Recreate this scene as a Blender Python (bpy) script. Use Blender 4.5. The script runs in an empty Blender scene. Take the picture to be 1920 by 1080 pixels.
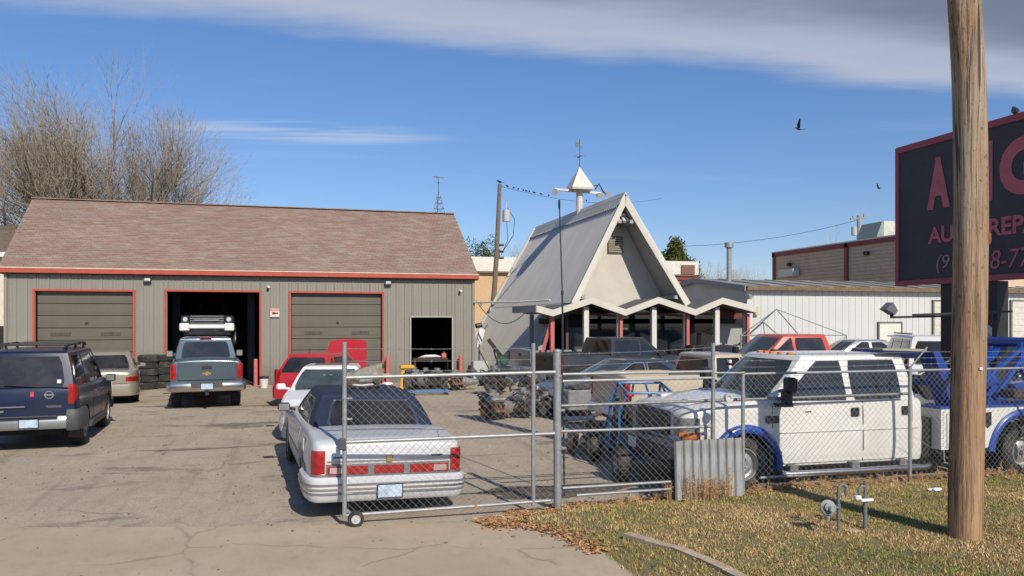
import bpy, bmesh, math, random
import numpy as np
from mathutils import Vector, Matrix
rnd = random.Random(7)
R_ = math.radians
PI = math.pi
C = bpy.context.scene.collection
sc = bpy.context.scene
# ------------------------------------------------------------------ camera, sky, sun, exposure
TH = R_(15.35); FPX = 1450.0
cam = bpy.data.cameras.new('camera'); co = bpy.data.objects.new('camera', cam); C.objects.link(co)
co.location = (0, 0, 2.5); co.rotation_euler = (R_(90), 0, -TH)
cam.sensor_width = 36; cam.lens = 36 * FPX / 1920; cam.shift_y = 60 / 1920; cam.clip_end = 2000; cam.clip_start = 0.1
sc.camera = co
SUN_AZ, SUN_EL = 168.0, 37.0          # azimuth clockwise from +Y
w = bpy.data.worlds.new('World'); sc.world = w; w.use_nodes = True
def build_world():
    nt = w.node_tree; N = nt.nodes; N.clear(); L = nt.links.new
    out = N.new('ShaderNodeOutputWorld'); bg = N.new('ShaderNodeBackground'); bg.inputs[1].default_value = 0.125
    sky = N.new('ShaderNodeTexSky'); sky.sky_type = 'NISHITA'; sky.sun_disc = False
    sky.sun_elevation = R_(SUN_EL); sky.sun_rotation = R_(SUN_AZ); sky.altitude = 300
    sky.air_density = 1.0; sky.dust_density = 0.25; sky.ozone_density = 2.6
    def M(op, a, b=None, c=None):
        n = N.new('ShaderNodeMath'); n.operation = op
        for i, v in enumerate((a, b, c)):
            if v is None: continue
            if isinstance(v, (int, float)): n.inputs[i].default_value = v
            else: L(v, n.inputs[i])
        return n.outputs[0]
    def sstep(v, lo, hi):
        n = N.new('ShaderNodeMapRange'); n.interpolation_type = 'SMOOTHSTEP'
        L(v, n.inputs[0]); n.inputs[1].default_value = lo; n.inputs[2].default_value = hi
        return n.outputs[0]
    tc = N.new('ShaderNodeTexCoord'); sep = N.new('ShaderNodeSeparateXYZ'); L(tc.outputs['Generated'], sep.inputs[0])
    x, y, z = sep.outputs
    zc = M('MAXIMUM', z, 0.02)
    px = M('DIVIDE', x, zc); py = M('DIVIDE', y, zc)           # a cloud sheet seen from below
    s, c_ = math.sin(TH), math.cos(TH)
    D = M('ADD', M('MULTIPLY', px, s), M('MULTIPLY', py, c_))
    Lt = M('SUBTRACT', M('MULTIPLY', px, c_), M('MULTIPLY', py, s))
    cmb = N.new('ShaderNodeCombineXYZ'); L(Lt, cmb.inputs[0]); L(D, cmb.inputs[1])
    def noise(scale, sx, sy, det=6, rough=.55, dist=0.0):
        mp = N.new('ShaderNodeMapping'); mp.inputs['Scale'].default_value = (sx, sy, 1); L(cmb.outputs[0], mp.inputs[0])
        n = N.new('ShaderNodeTexNoise'); n.inputs['Scale'].default_value = scale; n.inputs['Detail'].default_value = det
        n.inputs['Roughness'].default_value = rough; n.inputs['Distortion'].default_value = dist; L(mp.outputs[0], n.inputs[0])
        return n.outputs[0]
    n1 = noise(1.1, .7, 1.2); n2 = noise(3.2, .5, 1.4)
    edge = M('ADD', M('ADD', 2.83, M('MULTIPLY', Lt, .27)), M('ADD', M('MULTIPLY', M('SUBTRACT', n1, .5), .5), M('MULTIPLY', M('SUBTRACT', n2, .5), .28)))
    inside = M('SUBTRACT', edge, D)
    m1 = M('MULTIPLY', sstep(inside, -.12, .2), sstep(M('ADD', D, M('MULTIPLY', n1, .8)), .6, 1.5))
    # colour of the bank: bright rim, grey belly
    ramp = N.new('ShaderNodeValToRGB'); L(sstep(inside, -.05, .8), ramp.inputs[0])
    e = ramp.color_ramp.elements
    e[0].color = (3.9, 4.3, 5.3, 1); e[1].color = (1.5, 1.8, 2.4, 1)
    e2 = ramp.color_ramp.elements.new(.5); e2.color = (3.3, 3.7, 4.6, 1)
    # thin streaks
    st = noise(2.6, .28, 2.6, 7, .6, .3)
    dx = M('DIVIDE', M('ADD', Lt, 1.15), .95); dy = M('DIVIDE', M('SUBTRACT', M('SUBTRACT', D, 4.15), M('MULTIPLY', M('ADD', Lt, 1.15), .12)), .33)
    el = M('SUBTRACT', 1.0, M('ADD', M('MULTIPLY', dx, dx), M('MULTIPLY', dy, dy)))
    m2 = M('MULTIPLY', sstep(el, 0, .9), M('MULTIPLY', sstep(st, .40, .62), .55))
    thin = M('MULTIPLY', sstep(noise(.9, .35, 1.6, 5), .56, .8), .16)
    m2 = M('MAXIMUM', m2, M('MULTIPLY', thin, sstep(z, .05, .2)))
    tn = N.new('ShaderNodeMix'); tn.data_type = 'RGBA'; tn.blend_type = 'MULTIPLY'; tn.inputs[0].default_value = 1
    tr = N.new('ShaderNodeValToRGB'); L(z, tr.inputs[0]); tr.color_ramp.elements[0].color = (.66, .69, .84, 1); tr.color_ramp.elements[0].position = .02
    tr.color_ramp.elements[1].color = (.62, .79, 1.0, 1); tr.color_ramp.elements[1].position = .34
    L(sky.outputs[0], tn.inputs[6]); L(tr.outputs[0], tn.inputs[7])
    mx = N.new('ShaderNodeMix'); mx.data_type = 'RGBA'
    L(m2, mx.inputs[0]); L(tn.outputs[2], mx.inputs[6]); mx.inputs[7].default_value = (4.3, 5.0, 6.3, 1)
    mx2 = N.new('ShaderNodeMix'); mx2.data_type = 'RGBA'
    L(M('MULTIPLY', m1, .95), mx2.inputs[0]); L(mx.outputs[2], mx2.inputs[6]); L(ramp.outputs[0], mx2.inputs[7])
    L(mx2.outputs[2], bg.inputs[0]); L(bg.outputs[0], out.inputs[0])
build_world()
sun = bpy.data.lights.new('sun', 'SUN'); so = bpy.data.objects.new('sun', sun); C.objects.link(so)
sun.energy = 4.9; sun.angle = R_(0.5); sun.color = (1.0, .92, .79)
_a, _e = R_(SUN_AZ), R_(SUN_EL)
sd = Vector((math.sin(_a) * math.cos(_e), math.cos(_a) * math.cos(_e), math.sin(_e)))
so.rotation_euler = sd.to_track_quat('Z', 'Y').to_euler()
sc.view_settings.view_transform = 'Standard'; sc.view_settings.look = 'None'; sc.view_settings.exposure = 0.0
sc.view_settings.gamma = 1; sc.view_settings.use_curve_mapping = False

# ------------------------------------------------------------------ where things stand
def G(px, py, z=0.0):
    """world point on level z that the survey of the photograph gives for a sighting (px, py)"""
    d = FPX * (2.5 - z) / (py - 600.0)
    return P(px, d, z)
def P(px, d, z=0.0):
    l = (px - 960) / FPX * d
    return Vector((d * math.sin(TH) + l * math.cos(TH), d * math.cos(TH) - l * math.sin(TH), z))
def XA(px, Y): return Y * math.tan(TH + math.atan((px - 960) / FPX))
def DEP(X, Y): return X * math.sin(TH) + Y * math.cos(TH)
def ZA(py, X, Y): return 2.5 - (py - 600) * DEP(X, Y) / FPX

# ------------------------------------------------------------------ materials
_m = {}
def mat(name, col, rough=.6, metal=0.0, var=.12, vs=6.0, bump=0.0, bs=60.0, coat=0.0, spec=.5, dirt=None, dirt_amt=.5, stretch=None, emit=None):
    if name in _m: return _m[name]
    m = bpy.data.materials.new(name); m.use_nodes = True; _m[name] = m
    nt = m.node_tree; N = nt.nodes; L = nt.links.new; b = N['Principled BSDF']
    b.inputs['Roughness'].default_value = rough; b.inputs['Metallic'].default_value = metal
    b.inputs['Coat Weight'].default_value = coat; b.inputs['Coat Roughness'].default_value = .08
    b.inputs['Specular IOR Level'].default_value = spec
    tc = N.new('ShaderNodeTexCoord'); mp = N.new('ShaderNodeMapping'); L(tc.outputs['Object'], mp.inputs[0])
    if stretch: mp.inputs['Scale'].default_value = stretch
    nz = N.new('ShaderNodeTexNoise'); nz.inputs['Scale'].default_value = vs; nz.inputs['Detail'].default_value = 6; nz.inputs['Roughness'].default_value = .65
    L(mp.outputs[0], nz.inputs[0])
    rp = N.new('ShaderNodeValToRGB'); L(nz.outputs[0], rp.inputs[0])
    rp.color_ramp.elements[0].position = .3; rp.color_ramp.elements[1].position = .7
    rp.color_ramp.elements[0].color = tuple(max(0, c * (1 - var)) for c in col) + (1,)
    rp.color_ramp.elements[1].color = tuple(min(1, c * (1 + var)) for c in col) + (1,)
    last = rp.outputs[0]
    if dirt:
        n2 = N.new('ShaderNodeTexNoise'); n2.inputs['Scale'].default_value = vs * .35; n2.inputs['Detail'].default_value = 8; n2.inputs['Roughness'].default_value = .7
        L(mp.outputs[0], n2.inputs[0])
        r2 = N.new('ShaderNodeMapRange'); L(n2.outputs[0], r2.inputs[0]); r2.inputs[1].default_value = .48; r2.inputs[2].default_value = .72; r2.inputs[4].default_value = dirt_amt
        mx = N.new('ShaderNodeMix'); mx.data_type = 'RGBA'; L(r2.outputs[0], mx.inputs[0]); L(last, mx.inputs[6]); mx.inputs[7].default_value = tuple(dirt) + (1,)
        last = mx.outputs[2]
    L(last, b.inputs['Base Color'])
    if bump:
        n3 = N.new('ShaderNodeTexNoise'); n3.inputs['Scale'].default_value = bs; n3.inputs['Detail'].default_value = 4; L(mp.outputs[0], n3.inputs[0])
        bp = N.new('ShaderNodeBump'); bp.inputs['Strength'].default_value = bump; bp.inputs['Distance'].default_value = .02
        L(n3.outputs[0], bp.inputs['Height']); L(bp.outputs[0], b.inputs['Normal'])
    return m
def attr_mat(name, rough=.8, trans=0.0, var=.1):
    m = bpy.data.materials.new(name); m.use_nodes = True; N = m.node_tree.nodes; L = m.node_tree.links.new; b = N['Principled BSDF']
    a = N.new('ShaderNodeAttribute'); a.attribute_name = 'col'; L(a.outputs[0], b.inputs['Base Color']); b.inputs['Roughness'].default_value = rough
    b.inputs['Specular IOR Level'].default_value = .2
    return m
def paint(name, col, rough=.28, dirt=(.16, .13, .1), da=.25, metal=0.0):
    return mat(name, col, rough, metal, var=.05, vs=2.2, coat=.6, dirt=dirt, dirt_amt=da)
M_rub = mat('black_rubber', (.026, .024, .022), .9, var=.3, vs=9, dirt=(.15, .125, .10), dirt_amt=.75)
M_blk = mat('black_plastic', (.018, .018, .019), .5, var=.2)
M_dgrey = mat('dark_grey_plastic', (.06, .06, .063), .6, var=.15)
M_glass = mat('dark_car_glass', (.020, .019, .018), .07, var=.25, vs=3, spec=.7, dirt=(.11, .095, .08), dirt_amt=.4)  # brown dirt tone paints reflections into the glass
M_glassb = mat('tinted_blue_glass', (.03, .045, .055), .07, var=.3, vs=3, spec=.8)
M_chr = mat('chrome', (.60, .57, .52), .28, 1.0, var=.1, vs=8)
M_alu = mat('wheel_alloy', (.36, .35, .33), .5, .4, var=.15, dirt=(.12, .1, .08), dirt_amt=.6)
M_red = mat('red_lens', (.30, .010, .010), .16, var=.45, vs=14, coat=.5)
M_amb = mat('amber_lens', (.6, .17, .03), .25, var=.1)
M_wlens = mat('clear_lens', (.55, .55, .56), .12, var=.25, vs=15, coat=.5)
M_plate = mat('licence_plate_blue_white', (.42, .52, .62), .4, var=.28, vs=9)
M_galv = mat('galvanised_steel', (.30, .31, .315), .5, .35, var=.18, vs=14, dirt=(.22, .19, .16), dirt_amt=.5)
M_wire = mat('galvanised_wire', (.27, .275, .28), .6, .3, var=.15, vs=5)
M_iron = mat('oily_cast_iron', (.055, .048, .042), .6, .3, var=.5, vs=18, dirt=(.13, .07, .035), dirt_amt=.8, bump=.5, bs=40)
M_alum = mat('dull_cast_aluminium', (.32, .31, .29), .5, .6, var=.3, vs=14, dirt=(.08, .06, .045), dirt_amt=.85)
M_rust = mat('rusty_brown_metal', (.17, .08, .04), .8, .1, var=.45, vs=16)

# ------------------------------------------------------------------ mesh builder
class MB:
    def __init__(s): s.v = []; s.f = []
    def add(s, vs, fs):
        o = len(s.v); s.v.extend(tuple(v) for v in vs); s.f.extend(tuple(i + o for i in f) for f in fs); return s
    def box(s, c, size, rot=None, bev=0.0):
        x, y, z = [q / 2 for q in size]
        if bev > 0:
            b = min(bev, x * .49 if x else 0, y * .49, z * .49) if min(x, y, z) > 0 else 0
            vs = []; 
            # chamfered box: 24 verts
            for sx in (-1, 1):
                for sy in (-1, 1):
                    for sz in (-1, 1):
                        vs += [(sx * (x - b), sy * (y - b), sz * z), (sx * (x - b), sy * y, sz * (z - b)), (sx * x, sy * (y - b), sz * (z - b))]
            bm = bmesh.new()
            for v in vs: bm.verts.new(v)
            r = bmesh.ops.convex_hull(bm, input=bm.verts[:])
            bmesh.ops.dissolve_limit(bm, angle_limit=.01, verts=bm.verts[:], edges=bm.edges[:])
            bm.verts.index_update()
            vs = [v.co.copy() for v in bm.verts]; fs = [[v.index for v in f.verts] for f in bm.faces]; bm.free()
        else:
            vs = [Vector((sx * x, sy * y, sz * z)) for sx in (-1, 1) for sy in (-1, 1) for sz in (-1, 1)]
            fs = [(0, 1, 3, 2), (4, 6, 7, 5), (0, 4, 5, 1), (2, 3, 7, 6), (0, 2, 6, 4), (1, 5, 7, 3)]
        m = Matrix.Translation(c)
        if rot is not None:
            m = m @ (rot.to_4x4() if hasattr(rot, 'to_4x4') else Matrix.Rotation(rot, 4, 'Z'))
        return s.add([m @ Vector(v) for v in vs], fs)
    def bar(s, p0, p1, w, h, up=(0, 0, 1)):
        p0, p1 = Vector(p0), Vector(p1); d = p1 - p0; l = d.length
        if l < 1e-6: return s
        d.normalize(); u = Vector(up)
        if abs(d.dot(u)) > .98: u = Vector((1, 0, 0))
        a = d.cross(u).normalized(); b = a.cross(d).normalized()
        vs = [p + a * sx * w / 2 + b * sz * h / 2 for p in (p0, p1) for sx, sz in ((-1, -1), (1, -1), (1, 1), (-1, 1))]
        return s.add(vs, [(0, 3, 2, 1), (4, 5, 6, 7), (0, 1, 5, 4), (1, 2, 6, 5), (2, 3, 7, 6), (3, 0, 4, 7)])
    def cyl(s, p0, p1, r0, r1=None, n=12, cap=True):
        if r1 is None: r1 = r0
        p0, p1 = Vector(p0), Vector(p1); d = (p1 - p0)
        if d.length < 1e-7: return s
        d.normalize(); u = Vector((0, 0, 1)) if abs(d.z) < .95 else Vector((1, 0, 0))
        a = d.cross(u).normalized(); b = d.cross(a).normalized()
        vs = []
        for p, r in ((p0, r0), (p1, r1)):
            for i in range(n):
                t = 2 * PI * i / n; vs.append(p + a * r * math.cos(t) + b * r * math.sin(t))
        fs = [(i, i + n, (i + 1) % n + n, (i + 1) % n) for i in range(n)]
        if cap: fs += [tuple(range(n)), tuple(range(2 * n - 1, n - 1, -1))]
        return s.add(vs, fs)
    def tube(s, pts, r, n=8, cap=True):
        pts = [Vector(p) for p in pts]; rr = r if isinstance(r, (list, tuple)) else [r] * len(pts)
        vs = []; a = None
        for i, p in enumerate(pts):
            d = (pts[min(i + 1, len(pts) - 1)] - pts[max(i - 1, 0)]).normalized()
            if a is None:
                u = Vector((0, 0, 1)) if abs(d.z) < .9 else Vector((1, 0, 0)); a = d.cross(u).normalized()
            else:
                a = (a - d * a.dot(d)).normalized()
            b = d.cross(a)
            for k in range(n):
                t = 2 * PI * k / n; vs.append(p + a * rr[i] * math.cos(t) + b * rr[i] * math.sin(t))
        fs = [(i * n + k, (i + 1) * n + k, (i + 1) * n + (k + 1) % n, i * n + (k + 1) % n) for i in range(len(pts) - 1) for k in range(n)]
        if cap: fs += [tuple(range(n)), tuple(range(len(vs) - 1, len(vs) - n - 1, -1))]
        return s.add(vs, fs)
    def lathe(s, prof, M=None, n=24, close=False):
        """prof: (r, h) turned about the local Z axis, placed by matrix M"""
        vs = []; k = len(prof)
        for i in range(n):
            t = 2 * PI * i / n
            for r, h in prof: vs.append(Vector((r * math.cos(t), r * math.sin(t), h)))
        if M is not None: vs = [M @ v for v in vs]
        fs = []
        for i in range(n):
            j = (i + 1) % n
            for q in range(k - 1 if not close else k):
                q2 = (q + 1) % k
                fs.append((i * k + q, j * k + q, j * k + q2, i * k + q2))
        return s.add(vs, fs)
    def prism(s, pts, off):
        """closed 3D polygon pts extruded by vector off"""
        pts = [Vector(p) for p in pts]; off = Vector(off); n = len(pts)
        return s.add(pts + [p + off for p in pts], [tuple(range(n - 1, -1, -1)), tuple(range(n, 2 * n))] + [(i, (i + 1) % n, (i + 1) % n + n, i + n) for i in range(n)])
    def grid(s, rows, closed=False):
        m = len(rows[0]); vs = [p for r in rows for p in r]; fs = []
        for i in range(len(rows) - 1):
            for k in range(m if closed else m - 1):
                k2 = (k + 1) % m
                fs.append((i * m + k, i * m + k2, (i + 1) * m + k2, (i + 1) * m + k))
        return s.add(vs, fs)
    def ico(s, c, r, sub=1, jit=0.0, sc_=(1, 1, 1)):
        bm = bmesh.new(); bmesh.ops.create_icosphere(bm, subdivisions=sub, radius=1)
        vs = [Vector((v.co.x * sc_[0], v.co.y * sc_[1], v.co.z * sc_[2])) * r * (1 + rnd.uniform(-jit, jit)) + Vector(c) for v in bm.verts]
        bm.verts.index_update(); fs = [[v.index for v in f.verts] for f in bm.faces]; bm.free(); return s.add(vs, fs)
    def build(s, name, m=None, parent=None, smooth=35, label=None, mesh_only=False, fix=False):
        me = bpy.data.meshes.new(name); me.from_pydata(s.v, [], s.f); me.validate()
        bm = bmesh.new(); bm.from_mesh(me)
        if fix: bmesh.ops.remove_doubles(bm, verts=bm.verts[:], dist=.0004)
        bmesh.ops.recalc_face_normals(bm, faces=bm.faces[:])
        if smooth:
            for f in bm.faces: f.smooth = True
            lim = R_(smooth)
            for e in bm.edges:
                e.smooth = len(e.link_faces) == 2 and e.calc_face_angle(0) < lim
        bm.to_mesh(me); bm.free()
        if m is not None: me.materials.append(m)
        if mesh_only: return me
        return link(name, me, parent, label)
def link(name, me, parent=None, label=None, loc=None, rot=None):
    o = bpy.data.objects.new(name, me); C.objects.link(o)
    if parent is not None: o.parent = parent
    if label: o['label'] = label
    if loc is not None: o.location = loc
    if rot is not None: o.rotation_euler = rot
    return o
def tag(o, label=None, cat=None, group=None, kind=None):
    if label: o['label'] = label
    if cat: o['category'] = cat
    if group: o['group'] = group
    if kind: o['kind'] = kind
    return o
def thing(name, label, cat, loc=(0, 0, 0), rz=0.0, group=None):
    o = bpy.data.objects.new(name, None); C.objects.link(o); o.location = loc; o.rotation_euler = (0, 0, rz); o.empty_display_size = .2
    return tag(o, label, cat, group)
def copy_tree(o, parent=None):
    c = o.copy(); C.objects.link(c)
    if parent is not None: c.parent = parent
    for ch in [x for x in o.children]: copy_tree(ch, c)
    return c
def text_mesh(txt, size, m, name='lettering', ext=.006, off=0.0, shear=0.0, parent=None):
    cu = bpy.data.curves.new(name, 'FONT'); cu.body = txt; cu.size = size; cu.extrude = ext; cu.offset = off; cu.shear = shear
    t = bpy.data.objects.new(name, cu); C.objects.link(t)
    dg = bpy.context.evaluated_depsgraph_get(); me = bpy.data.meshes.new_from_object(t.evaluated_get(dg))
    C.objects.unlink(t); bpy.data.objects.remove(t)
    me.materials.clear(); me.materials.append(m)
    return link(name, me, parent)
# ------------------------------------------------------------------ vehicles
def lerp(a, b, t): return a + (b - a) * t
def interp(x, pts):
    if x <= pts[0][0]: return pts[0][1]
    for (x0, y0), (x1, y1) in zip(pts, pts[1:]):
        if x <= x1:
            t = (x - x0) / (x1 - x0) if x1 > x0 else 1; return y0 + (y1 - y0) * t
    return pts[-1][1]
_wheel_cache = {}
def wheel_meshes(R, wd, rimr, spokes, style):
    k = (R, wd, rimr, spokes, style)
    if k in _wheel_cache: return _wheel_cache[k]
    M = Matrix.Rotation(PI / 2, 4, 'Y')     # axis along +X (outer face at +x)
    h = wd / 2
    t = MB().lathe([(rimr, -h * .8), (rimr + .02, -h), (R * .9, -h), (R - .015, -h * .86), (R, -h * .7), (R - .006, -h * .3), (R, 0), (R - .006, h * .3), (R, h * .7), (R - .015, h * .86), (R * .9, h), ((R + rimr) / 2, h * 1.04), (rimr + .02, h * .98), (rimr, h * .8)], M, 30, close=True)
    for i in range(30):     # tread blocks break the outline
        a = 2 * PI * i / 30
        t.box((0, math.sin(a) * (R + .001), math.cos(a) * (R + .001)), (wd * .72, R * .13, .012), Matrix.Rotation(-a, 4, 'X'))
    tm = t.build('tyre', M_rub, mesh_only=True)
    r = MB().lathe([(rimr + .004, h * .8), (rimr + .004, h * .92), (rimr - .012, h * .92), (rimr - .02, h * .7), (rimr - .03, -h * .6)], M, 30)
    if style == 'steel':
        r.lathe([(rimr - .02, h * .45), (rimr * .78, h * .3), (rimr * .6, h * .55), (rimr * .42, h * .62), (rimr * .3, h * .5), (.0001, h * .5)], M, 30)
        for i in range(8):
            a = 2 * PI * i / 8; r.cyl((h * .5, math.sin(a) * rimr * .36, math.cos(a) * rimr * .36), (h * .7, math.sin(a) * rimr * .36, math.cos(a) * rimr * .36), .014, n=6)
        r.cyl((h * .4, 0, 0), (h * .95, 0, 0), rimr * .22, rimr * .17, n=14)
    else:
        for i in range(spokes):
            a = 2 * PI * i / spokes
            dr = Vector((0, math.sin(a), math.cos(a))); tn = Vector((0, math.cos(a), -math.sin(a)))
            p0 = dr * rimr * .16 + Vector((h * .62, 0, 0)); p1 = dr * (rimr - .015) + Vector((h * .78, 0, 0))
            w0, w1 = rimr * .13, rimr * .2
            r.add([p0 - tn * w0, p0 + tn * w0, p1 + tn * w1, p1 - tn * w1] + [q - Vector((.04, 0, 0)) for q in (p0 - tn * w0, p0 + tn * w0, p1 + tn * w1, p1 - tn * w1)], [(0, 1, 2, 3), (0, 4, 5, 1), (1, 5, 6, 2), (2, 6, 7, 3), (3, 7, 4, 0)])
        r.cyl((h * .3, 0, 0), (h * .78, 0, 0), rimr * .24, rimr * .2, n=14)
    rm = r.build('rim', M_alu if style != 'white' else M_alu, mesh_only=True)
    d = MB().cyl((-h * .3, 0, 0), (h * .12, 0, 0), rimr * .86, n=20).build('brake_disc', mat('brake_dark', (.03, .028, .027), .7), mesh_only=True)
    _wheel_cache[k] = (tm, rm, d); return _wheel_cache[k]
class Car:
    """body local frame: +y to the front, +x to the right, z up, origin on the ground under the middle"""
    def __init__(s, name, label, cat, loc, heading, pm, group=None, **k):
        s.root = thing(name, label, cat, loc, -R_(heading), group); s.pm = pm; s.__dict__.update(k)
        s.rc = k.get('rc', .45); s.fc = k.get('fc', .5); s.rtap = k.get('rtap', .14); s.ftap = k.get('ftap', .25)
        s.bed = k.get('bed', None); s.arch = k.get('arch', s.R + .06); s.side_prof = k.get('side_prof', [(0, .955), (.15, .985), (.45, 1), (.72, .99), (1, .955)])
        s.zref = k.get('zref', 1.0); s.sillr = k.get('sillr', s.sill + .06); s.sillf = k.get('sillf', s.sill + .04); s.endr = k.get('endr', .05)
    def w_at(s, y):
        W = s.W / 2; e = s.L / 2
        if y < -e + s.rc: t = min(1, (-e + s.rc - y) / s.rc); return W - s.rtap * (1 - math.sqrt(max(0, 1 - t * t)))
        if y > e - s.fc: t = min(1, (y - e + s.fc) / s.fc); return W - s.ftap * (1 - math.sqrt(max(0, 1 - t * t)))
        return W
    def sx(s, y, z):
        return s.w_at(y) * interp((z - s.sill) / (s.zref - s.sill), s.side_prof)
    def zb(s, y):
        z = s.sill
        if y < s.wr - s.arch: z = s.sillr
        if y > s.wf + s.arch: z = s.sillf
        for yc in (s.wf, s.wr):
            if abs(y - yc) <= s.arch + 1e-6: z = max(z, s.R * .96 + math.sqrt(max(0, s.arch ** 2 - (y - yc) ** 2)))
        return z
    def build_body(s):
        e = s.L / 2; ys = set()
        y = -e + .3
        while y < e - .28: ys.add(round(y, 3)); y += .16
        for q in (0, .012, .03, .06, .11, .18, .25): ys.add(-e + q); ys.add(e - q)
        for yc in (s.wf, s.wr):
            for a in range(0, 181, 12): ys.add(round(yc + s.arch * math.cos(R_(a)), 4))
            ys.add(round(yc + s.arch + .004, 4)); ys.add(round(yc - s.arch - .004, 4))
        for q, _ in s.deck: ys.add(q)
        if s.bed:
            for q in s.bed[:2]: ys.add(q - .005); ys.add(q + .005)
        ys = sorted(y for y in ys if -e <= y <= e)
        rows = []
        for y in ys:
            wv = s.w_at(y); zd = interp(y, s.deck); q = min(y + e, e - y)
            if q < .1: zd -= s.endr * (1 - math.sqrt(max(0, 1 - ((.1 - q) / .1) ** 2)))
            zb = s.zb(y); pts = [(s.sx(y, zb) - .14, zb + .02), (s.sx(y, zb) - .02, zb + .003), (s.sx(y, zb), zb + .012)]
            top = zd - .065
            for f in (.12, .28, .45, .62, .8, 1): z = zb + .012 + (top - zb - .012) * f; pts.append((s.sx(y, z), z))
            sxx = s.sx(y, top); pts += [(sxx - .012, zd - .03), (sxx - .035, zd - .008), (sxx - .065, zd)]
            if s.bed and s.bed[0] < y < s.bed[1]:
                fz = s.bed[2]; pts += [(sxx - .11, zd), (sxx - .12, fz), (sxx * .5, fz), (0, fz)]
            else:
                cr = s.__dict__.get('crown', .025); pts += [(sxx - .11, zd + cr * .15), (sxx * .8, zd + cr * .3), (sxx * .5, zd + cr * .8), (0, zd + cr)]
            rows.append([Vector((x, y, z)) for x, z in pts] + [Vector((-x, y, z)) for x, z in reversed(pts[:-1])])
        b = MB().grid(rows); n = len(rows[0]); m = len(rows)
        b.f.append(tuple(range(n))); b.f.append(tuple((m - 1) * n + k for k in range(n - 1, -1, -1)))
        s.body = b.build('body', s.pm, s.root, smooth=38)
        u = MB(); uw = s.W - 2 * s.tw - .12
        u.box((0, (s.wf + s.wr) / 2 * 0, (s.sill + s.under) / 2), (uw, s.L - .3, s.under - s.sill * .8))
        u.box((0, (s.wf + s.wr) / 2, (s.sill + s.under) / 2), (s.W - .2, (s.wf - s.wr) - 2 * s.arch - .02, s.under - s.sill - .05))
        for yc in (s.wf, s.wr):   # arch liners
            rows = [[Vector((sg * xx, yc + (s.arch + .012) * math.cos(R_(a)), s.R * .96 + (s.arch + .012) * math.sin(R_(a)))) for a in range(0, 181, 15)] for sg, xx in ((1, s.W / 2 - .12), (1, uw / 2))]
            u.grid(rows); u.grid([[Vector((-v.x, v.y, v.z)) for v in r] for r in rows])
        u.build('underbody', mat('underbody_black', (.012, .012, .012), .9), s.root)
        return s
    def wheels(s, rimr=.21, spokes=5, style='alloy', only=None):
        tm, rm, dm = wheel_meshes(s.R, s.tw, rimr, spokes, style)
        for yc in (s.wf, s.wr):
            for sg in (1, -1):
                t = link('wheel', tm, s.root, loc=(sg * (s.W / 2 - s.tw / 2 - .02), yc, s.R), rot=(0, 0, 0 if sg > 0 else PI))
                link('rim', rm, t); link('brake_disc', dm, t)
        return s
    def cabin(s, bf, br, rf, rr, zb, zr, wb, wr, bow=.06, rbow=.03, rise=.06, mt=None):
        s.cb = dict(bf=bf, br=br, rf=rf, rr=rr, zb=zb, zr=zr, wb=wb, wr=wr, bow=bow, rbow=rbow)
        ss = [.015, .06, .2, .35, .5, .65, .8, .94, .985]
        S = [k + q for k in range(4) for q in (ss if k in (0, 2) else [.008, .03, .15, .3, .45, .6, .75, .9, .97, .992])]
        ts = [0, .1, .3, .5, .7, .85, .95, 1]
        rows = [[s.CP(t, q) for q in S] for t in ts]
        cy = (rf + rr) / 2
        for ins, dz in ((.025, .35), (.08, .62), (.2, .82), (.45, .95), (.75, 1.0), (.97, 1.0)):
            rows.append([Vector((v.x * (1 - ins), cy + (v.y - cy) * (1 - ins * .85), v.z + rise * dz)) for v in rows[len(ts) - 1]])
        b = MB().grid([r + [r[0]] for r in rows]); n = len(S) + 1
        b.f.append(tuple((len(rows) - 1) * n + k for k in range(n - 1)))
        s.cab = b.build('cabin', mt or s.pm, s.root, smooth=40, fix=True)
        return s
    def CP(s, t, q):
        c = s.cb; yf = lerp(c['bf'], c['rf'], t); yr = lerp(c['br'], c['rr'], t)
        hw = lerp(c['wb'], c['wr'], t) + .02 * math.sin(PI * t); z = lerp(c['zb'], c['zr'], t)
        k = int(q) % 4; u = q - int(q)
        if k == 0: x = lerp(-hw, hw, u); return Vector((x, yf + c['bow'] * (1 - (x / hw) ** 2) - c['bow'], z))
        if k == 2: x = lerp(hw, -hw, u); return Vector((x, yr - c['rbow'] * (1 - (x / hw) ** 2) + c['rbow'], z))
        y = lerp(yf - c['bow'], yr + c['rbow'], u) if k == 1 else lerp(yr + c['rbow'], yf - c['bow'], u)
        e = .05 * (abs(2 * u - 1) ** 3); x = hw - e * .6
        return Vector((x if k == 1 else -x, y, z))
    def pane(s, name, q0, q1, t0=.08, t1=.93, off=.006, m=None, parent=None, cut=None, rim=.0, th=.012):
        """a pane on the cabin's surface; cut=(corner-shortening at front/rear top)"""
        nu, nv = 7, 5; rows = []
        def pt(t, q, o):
            p = s.CP(t, q); a = s.CP(t, q + .01) - s.CP(t, q - .01); b = s.CP(min(1, t + .02), q) - s.CP(max(0, t - .02), q)
            nn = a.cross(b); nn.normalize()
            if nn.dot(Vector((p.x, p.y - (s.cb['rf'] + s.cb['rr']) / 2, 0))) < 0: nn = -nn
            return p + nn * o
        for j in range(nv + 1):
            v = j / nv; t = lerp(t0, t1, v); a, b = q0, q1
            ins = .0
            if j in (0, nv): ins = .022 * abs(q1 - q0) + .004
            if cut: a = lerp(q0, q0 + cut[0], v); b = lerp(q1, q1 - cut[1], v)
            rows.append([(t, lerp(a + ins, b - ins, i / nu)) for i in range(nu + 1)])
        vs = [[pt(t, q, off) for t, q in r] for r in rows]
        m_ = MB().grid(vs)
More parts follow.
